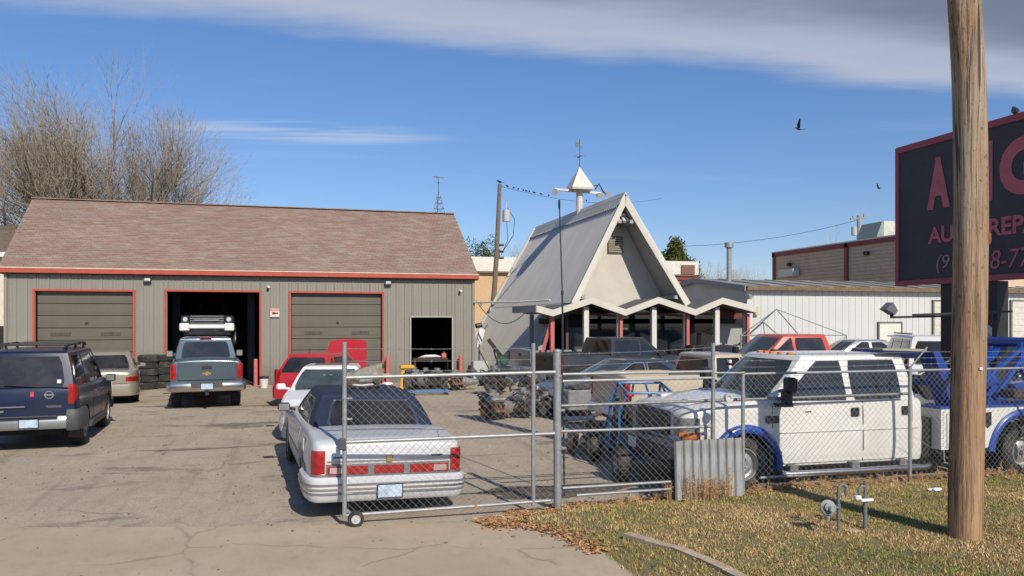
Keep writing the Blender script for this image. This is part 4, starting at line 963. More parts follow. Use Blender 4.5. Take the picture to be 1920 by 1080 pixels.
    for k in range(28):
        a = 2 * PI * k / 28; r = 1 + .18 * math.sin(3 * a + 1) + .1 * math.sin(7 * a); blob.append((3.6 + 1.15 * r * math.cos(a), 10.75 + .42 * r * math.sin(a)))
    tag(MB().add([(x, y, .003) for x, y in blob], [tuple(range(28))]).build('mud_patch', mat('damp_mud', (.09, .07, .05), .8, var=.4, vs=9, bump=.8, bs=30, dirt=(.2, .16, .12), dirt_amt=.7)), kind='structure')

# ------------------------------------------------------------------ garage
M_side = mat('grey_steel_siding', (.24, .222, .185), .45, .1, var=.06, vs=1.2, dirt=(.17, .15, .12), dirt_amt=.25, stretch=(1, 1, .3))
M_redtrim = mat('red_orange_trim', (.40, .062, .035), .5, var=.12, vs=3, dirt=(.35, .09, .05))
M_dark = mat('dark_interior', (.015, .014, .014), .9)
def shingle_mat(N, L, b):
    geo, noise, rng, mix, mt, crack, bump = node_kit(N, L)
    sp = N.new('ShaderNodeSeparateXYZ'); L(geo.outputs['Position'], sp.inputs[0])
    row = mt('FLOOR', mt('MULTIPLY', sp.outputs[2], 1 / SH_DZ)); cx = mt('FLOOR', mt('ADD', mt('MULTIPLY', sp.outputs[0], 1 / .31), mt('MULTIPLY', row, .37)))
    cb = N.new('ShaderNodeCombineXYZ'); L(cx, cb.inputs[0]); L(row, cb.inputs[1]); wn = N.new('ShaderNodeTexWhiteNoise'); L(cb.outputs[0], wn.inputs[0])
    c = mix(rng(noise(2.2, 8, .75, (.6, 1, 3.2)), .40, .60), (.245, .135, .10), (.30, .25, .20))
    c = mix(rng(wn.outputs[0], 0, 1, 0, .5), c, (.195, .13, .11)); c = mix(rng(noise(70, 3), .45, .7, 0, .4), c, (.34, .28, .24)); 
    c = mix(rng(noise(.35, 4, .6), .45, .7, 0, .3), c, (.17, .14, .125))
    L(c, b.inputs['Base Color']); b.inputs['Roughness'].default_value = .95; b.inputs['Specular IOR Level'].default_value = .2; bump(noise(90, 3), .5, .01, b)
SH_DZ = .0768
def splash_dirt(m):
    N = m.node_tree.nodes; L = m.node_tree.links.new; b = N['Principled BSDF']; src = b.inputs['Base Color'].links[0].from_socket
    geo, noise, rng, mix, mt, crack, bump = node_kit(N, L); sp = N.new('ShaderNodeSeparateXYZ'); L(geo.outputs['Position'], sp.inputs[0])
    low = rng(mt('ADD', sp.outputs[2], mt('MULTIPLY', noise(2.2, 6, .7), -.9)), -.5, .35, .75, 0)
    c = mix(low, src, (.13, .10, .07)); c = mix(rng(noise(5, 6, .7, (1, 1, .12)), .55, .72, 0, .35), c, (.14, .115, .085)); L(c, b.inputs['Base Color'])
def build_garage():
    splash_dirt(M_side)
    Y0 = 31.0; XL = XA(9, Y0); XR = XA(889, Y0); EZ = 4.22; D = 8.6
    g = thing('garage_building', 'grey steel-sided garage with red trim, brown shingle roof and three bay doors', 'building', (0, 0, 0))
    bays = [(XA(67, Y0), XA(249, Y0), 3.54), (XA(314, Y0), XA(486, Y0), 3.56), (XA(546, Y0), XA(716, Y0), 3.55), (XA(771, Y0), XA(847, Y0), 2.6)]
    # frame of walls (dark inside skin + side + back)
    MB().box((XL + .1, Y0 + D / 2, 2.1), (.16, D - .1, 4.2)).box((XR - .1, Y0 + D / 2, 2.1), (.16, D - .1, 4.2)).box(((XL + XR) / 2, Y0 + D - .1, 2.1), (XR - XL, .16, 4.2)).build('wall', M_side, g)
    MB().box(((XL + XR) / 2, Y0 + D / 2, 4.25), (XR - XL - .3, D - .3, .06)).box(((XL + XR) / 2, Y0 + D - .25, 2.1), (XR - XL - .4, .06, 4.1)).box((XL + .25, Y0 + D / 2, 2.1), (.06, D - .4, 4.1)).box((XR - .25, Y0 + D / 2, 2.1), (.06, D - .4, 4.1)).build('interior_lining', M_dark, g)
    MB().box(((XL + XR) / 2, Y0 + D / 2 + .2, .006), (XR - XL - .4, D - .4, .012)).build('interior_floor', mat('oily_floor', (.05, .045, .04), .6), g)
    # front siding, one ribbed pan after another
    pitch = .343; x = XL; cache = {}
    def pan(x0, x1, z0, z1):
        wd, ht = round(x1 - x0, 3), round(z1 - z0, 3)
        if wd < .03 or ht < .05: return
        k = (wd, ht)
        if k not in cache:
            w_ = wd; pf = [(0, 0), (0, -.032), (.022, -.032), (.034, -.006), (w_ * .36, -.006), (w_ * .38, -.012), (w_ * .42, -.012), (w_ * .44, -.006), (w_ * .62, -.006), (w_ * .64, -.012), (w_ * .68, -.012), (w_ * .70, -.006), (w_ - .004, -.006), (w_ - .004, 0)]
            pf = [p for p in pf if p[0] <= w_] if w_ > .15 else [(0, 0), (0, -.03), (.02, -.03), (.03, -.006), (w_ - .004, -.006), (w_ - .004, 0)]
            cache[k] = MB().prism([(a, b, 0) for a, b in pf], (0, 0, ht)).build('siding_panel', M_side, mesh_only=True, smooth=0)
        link('siding_panel', cache[k], g, loc=(x0, Y0 + .02, z0))
    while x < XR - .02:
        x1 = min(x + pitch, XR); segs = [(x, x1, 0, EZ)]
        for (a, b, t) in bays:
            ns = []
            for (u0, u1, z0, z1) in segs:
                if z0 > 0 or u1 <= a or u0 >= b: ns.append((u0, u1, z0, z1)); continue
                if u0 < a: ns.append((u0, a, z0, z1))
                if u1 > b: ns.append((b, u1, z0, z1))
                ns.append((max(u0, a), min(u1, b), t, z1))
            segs = ns
        for q in segs: pan(*q)
        x = x1
    MB().box((XL + .03, Y0 - .03, EZ / 2), (.1, .05, EZ)).box((XR - .04, Y0 - .03, EZ / 2), (.1, .05, EZ)).box((XR + .01, Y0 + .1, EZ / 2), (.02, .3, EZ)).build('corner_trim', M_side, g)
    # sectional doors
    dm = mat('door_brown_grey', (.12, .105, .08), .5, .1, var=.08, vs=1.5, dirt=(.11, .095, .075), dirt_amt=.4)
    for i, (a, b, t) in enumerate(bays):
        if i < 3:
            MB().box((a - .05, Y0 - .03, t / 2), (.075, .07, t)).box((b + .05, Y0 - .03, t / 2), (.075, .07, t)).box(((a + b) / 2, Y0 - .03, t + .03), (b - a + .18, .07, .07)).build('door_frame', M_redtrim, g)
        if i in (0, 2):
            d = MB().box(((a + b) / 2, Y0 + .22, t / 2), (b - a, .03, t)).build('garage_door', M_dark, g); n = 8; hh = t / n
            for k in range(n):
                me = MB().box((0, 0, 0), (b - a - .02, .05, hh - .018), bev=.008).box((0, -.028, 0), (b - a - .1, .008, hh * .42), bev=.003)
                link('door_panel', me.build('door_panel', dm, mesh_only=True), d, loc=((a + b) / 2, Y0 + .17, hh * (k + .5)))
            for fx in (.24, .76):
                MB().box((lerp(a, b, fx), Y0 + .135, hh * 4.5), (.66, .02, .13), bev=.01).build('door_window', mat('painted_over_glass', (.075, .066, .052), .4, var=.35, vs=7), d)
            MB().box(((a + b) / 2 + .02, Y0 + .12, hh * 5.4), (.1, .03, .05)).build('door_handle', M_blk, d)
    a, b, t = bays[3]; MB().box((a - .03, Y0 - .02, t / 2), (.05, .06, t)).box((b + .03, Y0 - .02, t / 2), (.05, .06, t)).box(((a + b) / 2, Y0 - .025, t + .03), (b - a + .1, .06, .05)).build('doorway_frame', mat('pale_frame', (.36, .34, .3), .6), g)
    # grey bollard guards in red beside bays
    # roof
    XL0, XR0 = XA(0, Y0 - .25) - .1, XA(898, Y0 - .25); RY = Y0 + 4.35; RZ = 7.42; ey = Y0 - .2; ez = 4.32
    RXL, RXR = XA(61, RY), XA(851, RY)
    def roof_pt(u, v): # u along, v up
        xa, xb = lerp(XL0, RXL, v), lerp(XR0, RXR, v); return Vector((lerp(xa, xb, u), lerp(ey, RY, v), lerp(ez, RZ, v)))
    by = 2 * RY - ey
    core = MB(); pts = [Vector((XL0, ey, ez)), Vector((XR0, ey, ez)), Vector((RXR, RY, RZ)), Vector((RXL, RY, RZ)), Vector((XL0, by, ez)), Vector((XR0, by, ez))]
    dn = Vector((0, 0, -.12)); core.add(pts + [p + dn for p in pts], [(0, 1, 2, 3), (3, 2, 5, 4), (0, 3, 4), (1, 5, 2), (6, 9, 8, 7), (9, 10, 11, 8), (0, 6, 7, 1), (4, 5, 11, 10), (0, 4, 10, 6), (1, 7, 11, 5)])
    sm = surf_mat('asphalt_shingles', shingle_mat); roof = core.build('roof', sm, g, smooth=0)
    rows = int((RZ - ez) / SH_DZ); vdir = Vector((0, RY - ey, RZ - ez)).normalized(); nrm = Vector((0, -vdir.z, vdir.y)); cnt = 0; stuff = MB(); sl = SH_DZ / vdir.z
    me_s = MB().add([(.004, 0, .012), (.302, 0, .012), (.302, 0, .0), (.004, 0, .0), (.004, 1, .003), (.302, 1, .003)], [(0, 1, 5, 4), (3, 2, 1, 0), (0, 4, 3), (1, 2, 5)])
    vv = [Vector((p[0], 0, 0)) + vdir * (p[1] * sl * 1.04) + nrm * (p[2] + .004) for p in me_s.v]
    mb = MB(); mb.add(vv, me_s.f); shm = mb.build('shingle', sm, mesh_only=True, smooth=0)
    for r in range(rows):
        v = (r * SH_DZ) / (RZ - ez); a = roof_pt(0, v).x; b = roof_pt(1, v).x; x = math.floor(a / .31) * .31 - (r * .37 % 1) * .31
        while x < b:
            if x >= a - .01 and x + .30 <= b + .02:
                p = Vector((x, lerp(ey, RY, v), ez + r * SH_DZ)); dz = rnd.choice((0, 0, .004))
                if cnt < 300: link('shingle', shm, roof, loc=p + nrm * dz); cnt += 1
                else: stuff.add([q + p + nrm * dz for q in vv], me_s.f)
            x += .31
    so_ = stuff.build('shingle_courses', sm, roof, smooth=0); so_['kind'] = 'stuff'
    MB().bar((RXL, RY, RZ + .02), (RXR, RY, RZ + .02), .28, .04).build('ridge_cap', sm, roof)
    MB().box(((XL0 + XR0) / 2, ey - .03, ez - .07), (XR0 - XL0, .05, .16)).box((XL0 + .03, ey + .25, ez - .09), (.06, .5, .2)).box((XR0 - .03, ey + .25, ez - .09), (.06, .5, .2)).build('fascia', M_redtrim, roof)
    MB().box(((XL0 + XR0) / 2, ey - .045, ez + .028), (XR0 - XL0 + .02, .05, .035)).build('drip_edge', mat('cream_metal', (.62, .5, .4), .5), roof)
    MB().box(((XL0 + XR0) / 2, (ey + Y0) / 2 + .02, ez - .185), (XR0 - XL0 - .1, Y0 - ey, .015)).build('soffit', mat('soffit_dark', (.1, .09, .08), .8), roof)
    # gable end slopes read as shingled too
    # fittings, each its own thing
    for px, lab in ((276, 'white wall-pack light under the eave between the left and middle bays'), (728, 'white wall-pack light under the eave right of the third bay')):
        X = XA(px, Y0 - .15); o = thing('wall_light', lab, 'wall light', (X, Y0 - .03, 3.98), 0, 'wall lights under the garage eave')
        MB().box((0, -.06, -.03), (.26, .12, .16), bev=.02).build('housing', M_dgrey, o); MB().box((0, -.11, -.0), (.2, .06, .1), bev=.015).build('lamp_cover', M_wlens, o)
    for px, pz, lab in ((503, 3.78, 'small white dome camera right of the open bay'), (863, 3.7, 'small white bullet camera near the garage right corner')):
        X = XA(px, Y0 - .1); o = thing('security_camera', lab, 'security camera', (X, Y0 - .03, pz)); MB().cyl((0, 0, 0), (.02, -.16, -.02), .045, n=12).build('camera_body', mat('camera_white', (.7, .7, .7), .4), o); MB().cyl((-.02, 0, -.05), (-.02, -.08, -.1), .03, n=8).build('bracket', M_blk, o)
    X = XA(515, Y0 - .05); o = thing('wall_sign', 'small square pink and cream sign beside the open bay', 'sign', (X, Y0 - .05, 2.78)); s_ = MB().box((0, 0, 0), (.34, .02, .34), bev=.004).build('sign_board', mat('sign_cream', (.62, .5, .42), .6), o)
    MB().box((0, -.014, .12), (.34, .01, .1)).build('sign_header', mat('sign_pink', (.6, .25, .2), .6), o)
    MB().cyl((-.04, -.014, -.02), (-.04, -.02, -.02), .05, n=10).box((.06, -.016, -.02), (.12, .008, .05)).build('sign_mark', M_blk, o)
    M_bol = mat('faded_red_paint', (.52, .13, .1), .6, var=.2)
    for px, py, ht, lab in ((490, 708, 1.0, 'faded red bollard at the right jamb of the open bay'), (726, 718, 1.05, 'faded red bollard beside the third bay door'), (862, 715, 1.05, 'faded red bollard right of the small doorway')):
        q = G(px, py); o = MB().cyl((0, 0, 0), (0, 0, ht), .075, n=14).ico((0, 0, ht), .075, 2, 0, (1, 1, .5)).build('bollard', M_bol); o.location = (q.x, min(q.y, Y0 - .25), 0); tag(o, lab, 'bollard', 'red bollards along the garage front')
    # roof-top weather tower
    tx, ty, tz = RXR - .72, RY, RZ; o = thing('weather_vane_tower', 'small lattice tower with weather vane on the garage ridge', 'weather vane', (tx, ty, tz)); mm = mat('dull_steel', (.12, .13, .15), .5, .5); t = MB(); top = 1.0
    for a in (90, 210, 330):
        c0 = Vector((math.cos(R_(a)) * .34, math.sin(R_(a)) * .34, -.05)); c1 = Vector((math.cos(R_(a)) * .05, math.sin(R_(a)) * .05, top)); t.cyl(c0, c1, .016, n=5)
        for q in (.25, .5, .75):
            a2 = R_(a + 120); d0 = Vector((math.cos(a2) * .34, math.sin(a2) * .34, -.05)); d1 = Vector((math.cos(a2) * .05, math.sin(a2) * .05, top)); t.cyl(lerp(c0, c1, q), lerp(d0, d1, q), .008, n=4); t.cyl(lerp(c0, c1, q - .25), lerp(d0, d1, q), .007, n=4)
    t.build('tower_legs', mm, o); MB().cyl((0, 0, top - .1), (0, 0, top + .72), .014, n=6).build('mast', mm, o)
    MB().bar((-.2, 0, top + .42), (.2, 0, top + .42), .02, .02).bar((0, -.2, top + .42), (0, .2, top + .42), .02, .02).build('compass_arms', mm, o)
    MB().box((-.12, 0, top + .68), (.18, .012, .1)).bar((-.1, 0, top + .68), (.24, 0, top + .64), .015, .02).box((.2, 0, top + .66), (.1, .012, .05)).build('vane', mm, o)
    return g

# ------------------------------------------------------------------ A-frame
def build_aframe():
    al = mat('pale_roof_metal', (.50, .475, .435), .42, .25, var=.07, vs=.8, dirt=(.38, .37, .35), dirt_amt=.35, stretch=(1, 1, .35)); wt = mat('gable_cream', (.50, .465, .405), .8, var=.06, vs=1.5, dirt=(.4, .36, .31), dirt_amt=.3)
    tr = mat('cream_trim', (.54, .51, .44), .6, var=.08, vs=3, dirt=(.4, .36, .3), dirt_amt=.3)
    g = thing('a_frame_building', 'steep A-frame building with pale metal roof, cream gable and zigzag canopy', 'building', (0, 0, 0))
    ax, ay, az = 12.27, 28.0, 7.38; ry = 39.8; slope = .572; foot = az * slope; ff = 26.9
    VB = .575
    def rp(sg, v, u): # v 0 apex..1 foot, u 0 front..1 rear; below the canopy the roof stops further back
        fy_ = lerp(ay, 27.35, v / VB) if v <= VB else 28.5
        return Vector((ax + sg * foot * v, lerp(fy_, ry, u), az * (1 - v)))
    th = .16
    for sg in (-1, 1):
        nn = Vector((sg * az, 0, foot)).normalized()
        up = nn * -th; dk_ = MB()
        for va, vb in ((0, VB), (VB + .001, 1)):
            q = [rp(sg, va, 0), rp(sg, va, 1), rp(sg, vb, 1), rp(sg, vb, 0)]
            dk_.add(q + [p + up for p in q], [(0, 1, 2, 3), (7, 6, 5, 4), (0, 3, 7, 4), (1, 5, 6, 2), (0, 4, 5, 1), (3, 2, 6, 7)])
        dk_.build('roof_deck', mat('soffit_grey', (.33, .32, .30), .8), g, smooth=0)
        n = 14
        for k in range(n):
            b = MB(); u0, u1 = k / n + .0005, (k + 1) / n - .0005; nr = 8; rows = []
            for vv in (0.0, VB, VB + .0005, 1.0):
                r = []
                for i in range(nr):
                    for du, hh in ((0, .012), (.18, .03), (.36, .03), (.54, .012)):
                        r.append(rp(sg, vv, lerp(u0, u1, (i + du) / nr)) + nn * hh)
                r.append(rp(sg, vv, u1) + nn * .012); rows.append(r)
            b.grid(rows); b.build('roof_panel', al, g, smooth=0)
        # barge board and its inner face
        f0, f1 = rp(sg, 0, 0), rp(sg, VB, 0); o_ = Vector((0, -.05, 0))
        nn2 = nn * .05
        a0 = [f0 + nn2, f1 + nn2, f1 - nn * .20, f0 - Vector((0, 0, .36 / .6 * .95))]
        a0[3] = Vector((ax, ay, az - .20 / math.sin(math.atan(slope))))
        MB().add([p + o_ for p in a0] + [p - o_ * .4 for p in a0], [(0, 1, 2, 3), (7, 6, 5, 4), (0, 4, 5, 1), (1, 5, 6, 2), (2, 6, 7, 3), (3, 7, 4, 0)]).build('barge_board', tr, g, smooth=0)
        MB().bar(rp(sg, 0, 1), rp(sg, 1, 1), .08, .3, up=(0, 0, 1)).build('rear_trim', al, g)
        for v in (.12, .52):   # purlin stubs under the overhang
            p = rp(sg, v, 0) - nn * .30; MB().bar(p + Vector((0, .05, 0)), p + Vector((0, 1.6, 0)), .14, .14).build('purlin', mat('soffit_grey', (.33, .32, .30), .8), g)
    MB().prism([(ax - .32, ay - .06, az - .40), (ax, ay - .06, az + .14), (ax + .32, ay - .06, az - .40), (ax, ay - .06, az + .04)], (0, ry - ay + .1, 0)).build('ridge_cap', al, g, smooth=0)
    rc = MB()
    for k in range(60): rc.box((ax - .33, lerp(ay + .1, ry - .1, k / 59), az - .44), (.05, .06, .06))
    rc.build('ridge_closure_teeth', al, g)
    # gable wall with louvre
    wy = 29.0; zb = 2.4; hw = (az - zb) * slope - .12; 
    MB().prism([(ax - hw, wy, zb), (ax + hw, wy, zb), (ax, wy, az - .2)], (0, .15, 0)).build('gable_wall', wt, g, smooth=0)
    hw0 = az * slope - .2
    MB().prism([(ax - hw0, ry - .3, 0), (ax + hw0, ry - .3, 0), (ax, ry - .3, az - .25)], (0, .12, 0)).build('rear_wall', wt, g, smooth=0)
    vx = XA(1153, wy); vz0, vz1 = ZA(474, vx, wy), ZA(445, vx, wy); v = MB().box((vx, wy - .03, (vz0 + vz1) / 2), (.66, .05, vz1 - vz0 + .06)).build('gable_vent', mat('vent_dark', (.1, .085, .07), .8), g)
    for k in range(7): MB().box((vx, wy - .07, lerp(vz0 + .04, vz1 - .04, k / 6)), (.6, .03, .05), Matrix.Rotation(.5, 4, 'X')).build('louvre', mat('louvre_tan', (.40, .36, .29), .7), v)
    fl = MB()
    for a in (-.25, .05, .3):
        fl.cyl((ax + a * .4, 28.4, az - .75), (ax + a * .9 + .02, 28.15, az - 1.02), .03, .075, 10)
    fl.box((ax, 28.4, az - .72), (.3, .2, .1)).build('gable_floodlights', mat('lamp_white', (.65, .65, .63), .5), g)
    # cupola on the ridge
    cx, cy = ax, 28 + (XA(1090, 1) and 0) + 5.1
    cp = thing('ridge_spire', 'white post with pyramid cap, side arms and floodlights straddling the A-frame ridge', 'roof spire', (cx, cy, az)); sc_ = DEP(cx, cy) / FPX
    wm = mat('spire_white', (.55, .53, .48), .6, var=.1, dirt=(.4, .36, .3)); 
    MB().cyl((0, 0, -.1), (0, 0, 1.2), .15, .15, 10).build('post', wm, cp)
    MB().add([(-.52, -.5, 1.08), (.52, -.5, 1.08), (.52, .5, 1.08), (-.52, .5, 1.08), (0, 0, 2.1), (-.5, -.48, 1.0), (.5, -.48, 1.0), (.5, .48, 1.0), (-.5, .48, 1.0)], [(0, 1, 4), (1, 2, 4), (2, 3, 4), (3, 0, 4), (0, 5, 6, 1), (1, 6, 7, 2), (2, 7, 8, 3), (3, 8, 5, 0), (5, 8, 7, 6)]).build('pyramid_cap', wm, cp, smooth=0)
    MB().bar((-1.2, 0, 1.02), (1.05, 0, .92), .1, .1).build('arm', wm, cp)
    for x, z, t_ in ((-1.2, .95, -1), (.85, .85, 1), (1.25, .95, 1)):
        l = MB().cyl((x, 0, z + .02), (x + t_ * .06, -.24, z - .1), .07, .15, 14).cyl((x, .0, z), (x, 0, z + .12), .03).build('floodlight', mat('lamp_grey', (.4, .4, .38), .5), cp)
    MB().bar((.45, 0, 1.2), (.95, 0, 1.3), .04, .04).tube([(.75, 0, 1.1), (.95, 0, 1.35), (1.1, 0, 1.1), (1.2, 0, .95)], .03, 6).build('bracket', M_blk, cp)
    MB().cyl((0, 0, 2.0), (0, 0, 3.35), .018, n=6).bar((-.28, 0, 2.55), (.28, 0, 2.6), .03, .03).bar((0, -.3, 2.55), (0, .3, 2.55), .03, .03).box((-.1, 0, 3.1), (.18, .015, .24)).bar((-.1, 0, 3.2), (.12, 0, 2.95), .02, .03).build('weather_vane', mat('dull_steel', (.12, .13, .15), .5, .5), cp)
    # zigzag canopy
    fy = 26.95; by = 30.2; xs = [(XA(1006, fy), ZA(575, XA(1006, fy), fy)), (XA(1036, fy), ZA(583, 9, fy)), (XA(1108, fy), ZA(559, 10, fy)), (XA(1172, fy), ZA(582, 12, fy)), (XA(1234, fy), ZA(559, 13.5, fy)), (XA(1303, fy), ZA(582, 15, fy)), (XA(1354, fy), ZA(560, 16, fy)), (XA(1417, fy), ZA(577, 17.5, fy))]
    cn = thing('zigzag_canopy', 'flat-black folded-plate canopy roof with cream zigzag fascia before the A-frame', 'canopy', (0, 0, 0)); dk = mat('canopy_tar', (.10, .10, .095), .9, var=.3, vs=4)
    for (x0, z0), (x1, z1) in zip(xs, xs[1:]):
        q = [(x0, fy, z0), (x1, fy, z1), (x1, by, z1), (x0, by, z0)]
        MB().add([Vector(p) for p in q] + [Vector(p) - Vector((0, 0, .1)) for p in q], [(0, 1, 2, 3), (7, 6, 5, 4), (0, 4, 5, 1), (1, 5, 6, 2), (2, 6, 7, 3), (3, 7, 4, 0)]).build('roof_plate', dk, cn, smooth=0)
        MB().add([(x0, fy - .06, z0 + .04), (x1, fy - .06, z1 + .04), (x1, fy - .06, z1 - .20), (x0, fy - .06, z0 - .20), (x0, fy - .004, z0 + .04), (x1, fy - .004, z1 + .04), (x1, fy - .004, z1 - .20), (x0, fy - .004, z0 - .20)], [(0, 1, 2, 3), (7, 6, 5, 4), (0, 4, 5, 1), (1, 5, 6, 2), (2, 6, 7, 3), (3, 7, 4, 0)]).build('fascia', tr, cn, smooth=0)
    MB().box((xs[0][0] - .02, (fy + by) / 2 - .05, xs[0][1] - .08), (.04, by - fy, .26)).build('side_fascia', mat('side_fascia_grey', (.32, .32, .31), .7), cn)
    MB().box((xs[-1][0] + .02, (fy + by) / 2 - .05, xs[-1][1] - .08), (.04, by - fy, .26)).build('side_fascia', mat('side_fascia_grey', (.32, .32, .31), .7), cn)
    rpost = mat('faded_red_post', (.5, .13, .11), .6, var=.15); wp = mat('white_post', (.58, .56, .5), .6, var=.1)
    def post(px, y, top, m_, wd=.14, nm='post'):
        x = XA(px, y); MB().box((x, y, top / 2), (wd, wd, top), bev=.01).build(nm, m_, cn)
    gy = 28.3
    post(997, 28.9, 2.72, mat('post_grey', (.2, .2, .19), .6)); post(1035, 27.3, 2.7, rpost, .15)
    MB().bar((XA(1035, 27.3) + .05, 27.4, 2.6), (XA(1012, 27.6), 27.6, .9), .12, .12).build('brace', rpost, cn)
    for px in (1164, 1289, 1402): post(px, 27.2, 2.75, rpost, .12); post(px - 5, 27.35, 2.75, wp, .12)
    for px in (1098, 1225, 1343): post(px, 27.3, 3.0, wp, .2, 'column')
    # shop front: dark glass under the canopy
    sf = thing('shop_front', 'dark glazed shop front under the zigzag canopy', 'shop front', (0, 0, 0)); gm = mat('shop_glass', (.02, .022, .025), .05, var=.3, vs=1.2, spec=.7); fr = mat('frame_dark_red', (.12, .05, .045), .6)
    edges = [1062, 1095, 1162, 1226, 1289, 1343]; X0 = [XA(p, gy) for p in edges]
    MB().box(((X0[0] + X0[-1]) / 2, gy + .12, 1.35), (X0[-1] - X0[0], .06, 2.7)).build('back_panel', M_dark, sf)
    for i in range(len(X0) - 1):
        a, b = X0[i] + .04, X0[i + 1] - .04
        if i == 0:
            MB().box(((a + b) / 2, gy, 1.1), (b - a, .05, 2.2)).build('door', mat('door_dark', (.05, .045, .045), .5), sf); MB().box((b - .18, gy - .04, 1.75), (.34, .03, .5)).build('door_pane', gm, sf); continue
        MB().add([(a, gy, .7), (b, gy, .7), (b, gy, 2.95 if i % 2 == 0 else 2.8), ((a + b) / 2, gy, 2.92), (a, gy, 2.8 if i % 2 == 0 else 2.95)], [(0, 1, 2, 3, 4)]).build('window_pane', gm, sf, smooth=0)
        MB().box(((a + b) / 2, gy + .02, .35), (b - a, .08, .7)).build('low_wall', wt, sf)
        MB().bar((a, gy - .04, 2.75), (b, gy - .04, 2.66 if i % 2 else 2.75), .06, .1).build('head_rail', fr, sf)
    for x in X0: MB().box((x, gy - .02, 1.5), (.08, .1, 3.0)).build('mullion', fr, sf)
    xe = XA(1347, gy); MB().box((xe + .75, gy + .3, 1.5), (1.5, .1, 2.3)).build('grey_panel', mat('grey_infill', (.30, .30, .29), .7), sf); MB().box((xe + .75, gy + .28, 2.75), (1.6, .1, .4)).build('red_gable_infill', mat('infill_maroon', (.12, .03, .03), .7), sf)
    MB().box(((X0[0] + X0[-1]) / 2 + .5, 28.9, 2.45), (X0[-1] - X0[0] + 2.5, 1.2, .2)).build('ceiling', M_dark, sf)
    # service pipe and slack cable between garage and A-frame
    o = MB().tube([(XA(889, 30.9), 30.9, 3.22), (XA(960, 29.2), 29.0, 3.2), (XA(1031, 27.4), 27.4, 3.24)], .035, 8).build('service_pipe', mat('pipe_white', (.55, .53, .5), .5)); tag(o, 'thin white pipe spanning from the garage corner to the canopy', 'pipe')
    a_, b_ = Vector((XA(893, 30.9), 30.9, 3.3)), Vector((XA(983, 29.0), 29.0, 2.75)); o = MB().tube([lerp(a_, b_, t / 14) - Vector((0, 0, .75 * 4 * (t / 14) * (1 - t / 14) * .85)) for t in range(15)], .015, 5).build('slack_cable', M_blk); tag(o, 'slack black cable drooping in front of the A-frame roof slope', 'cable')
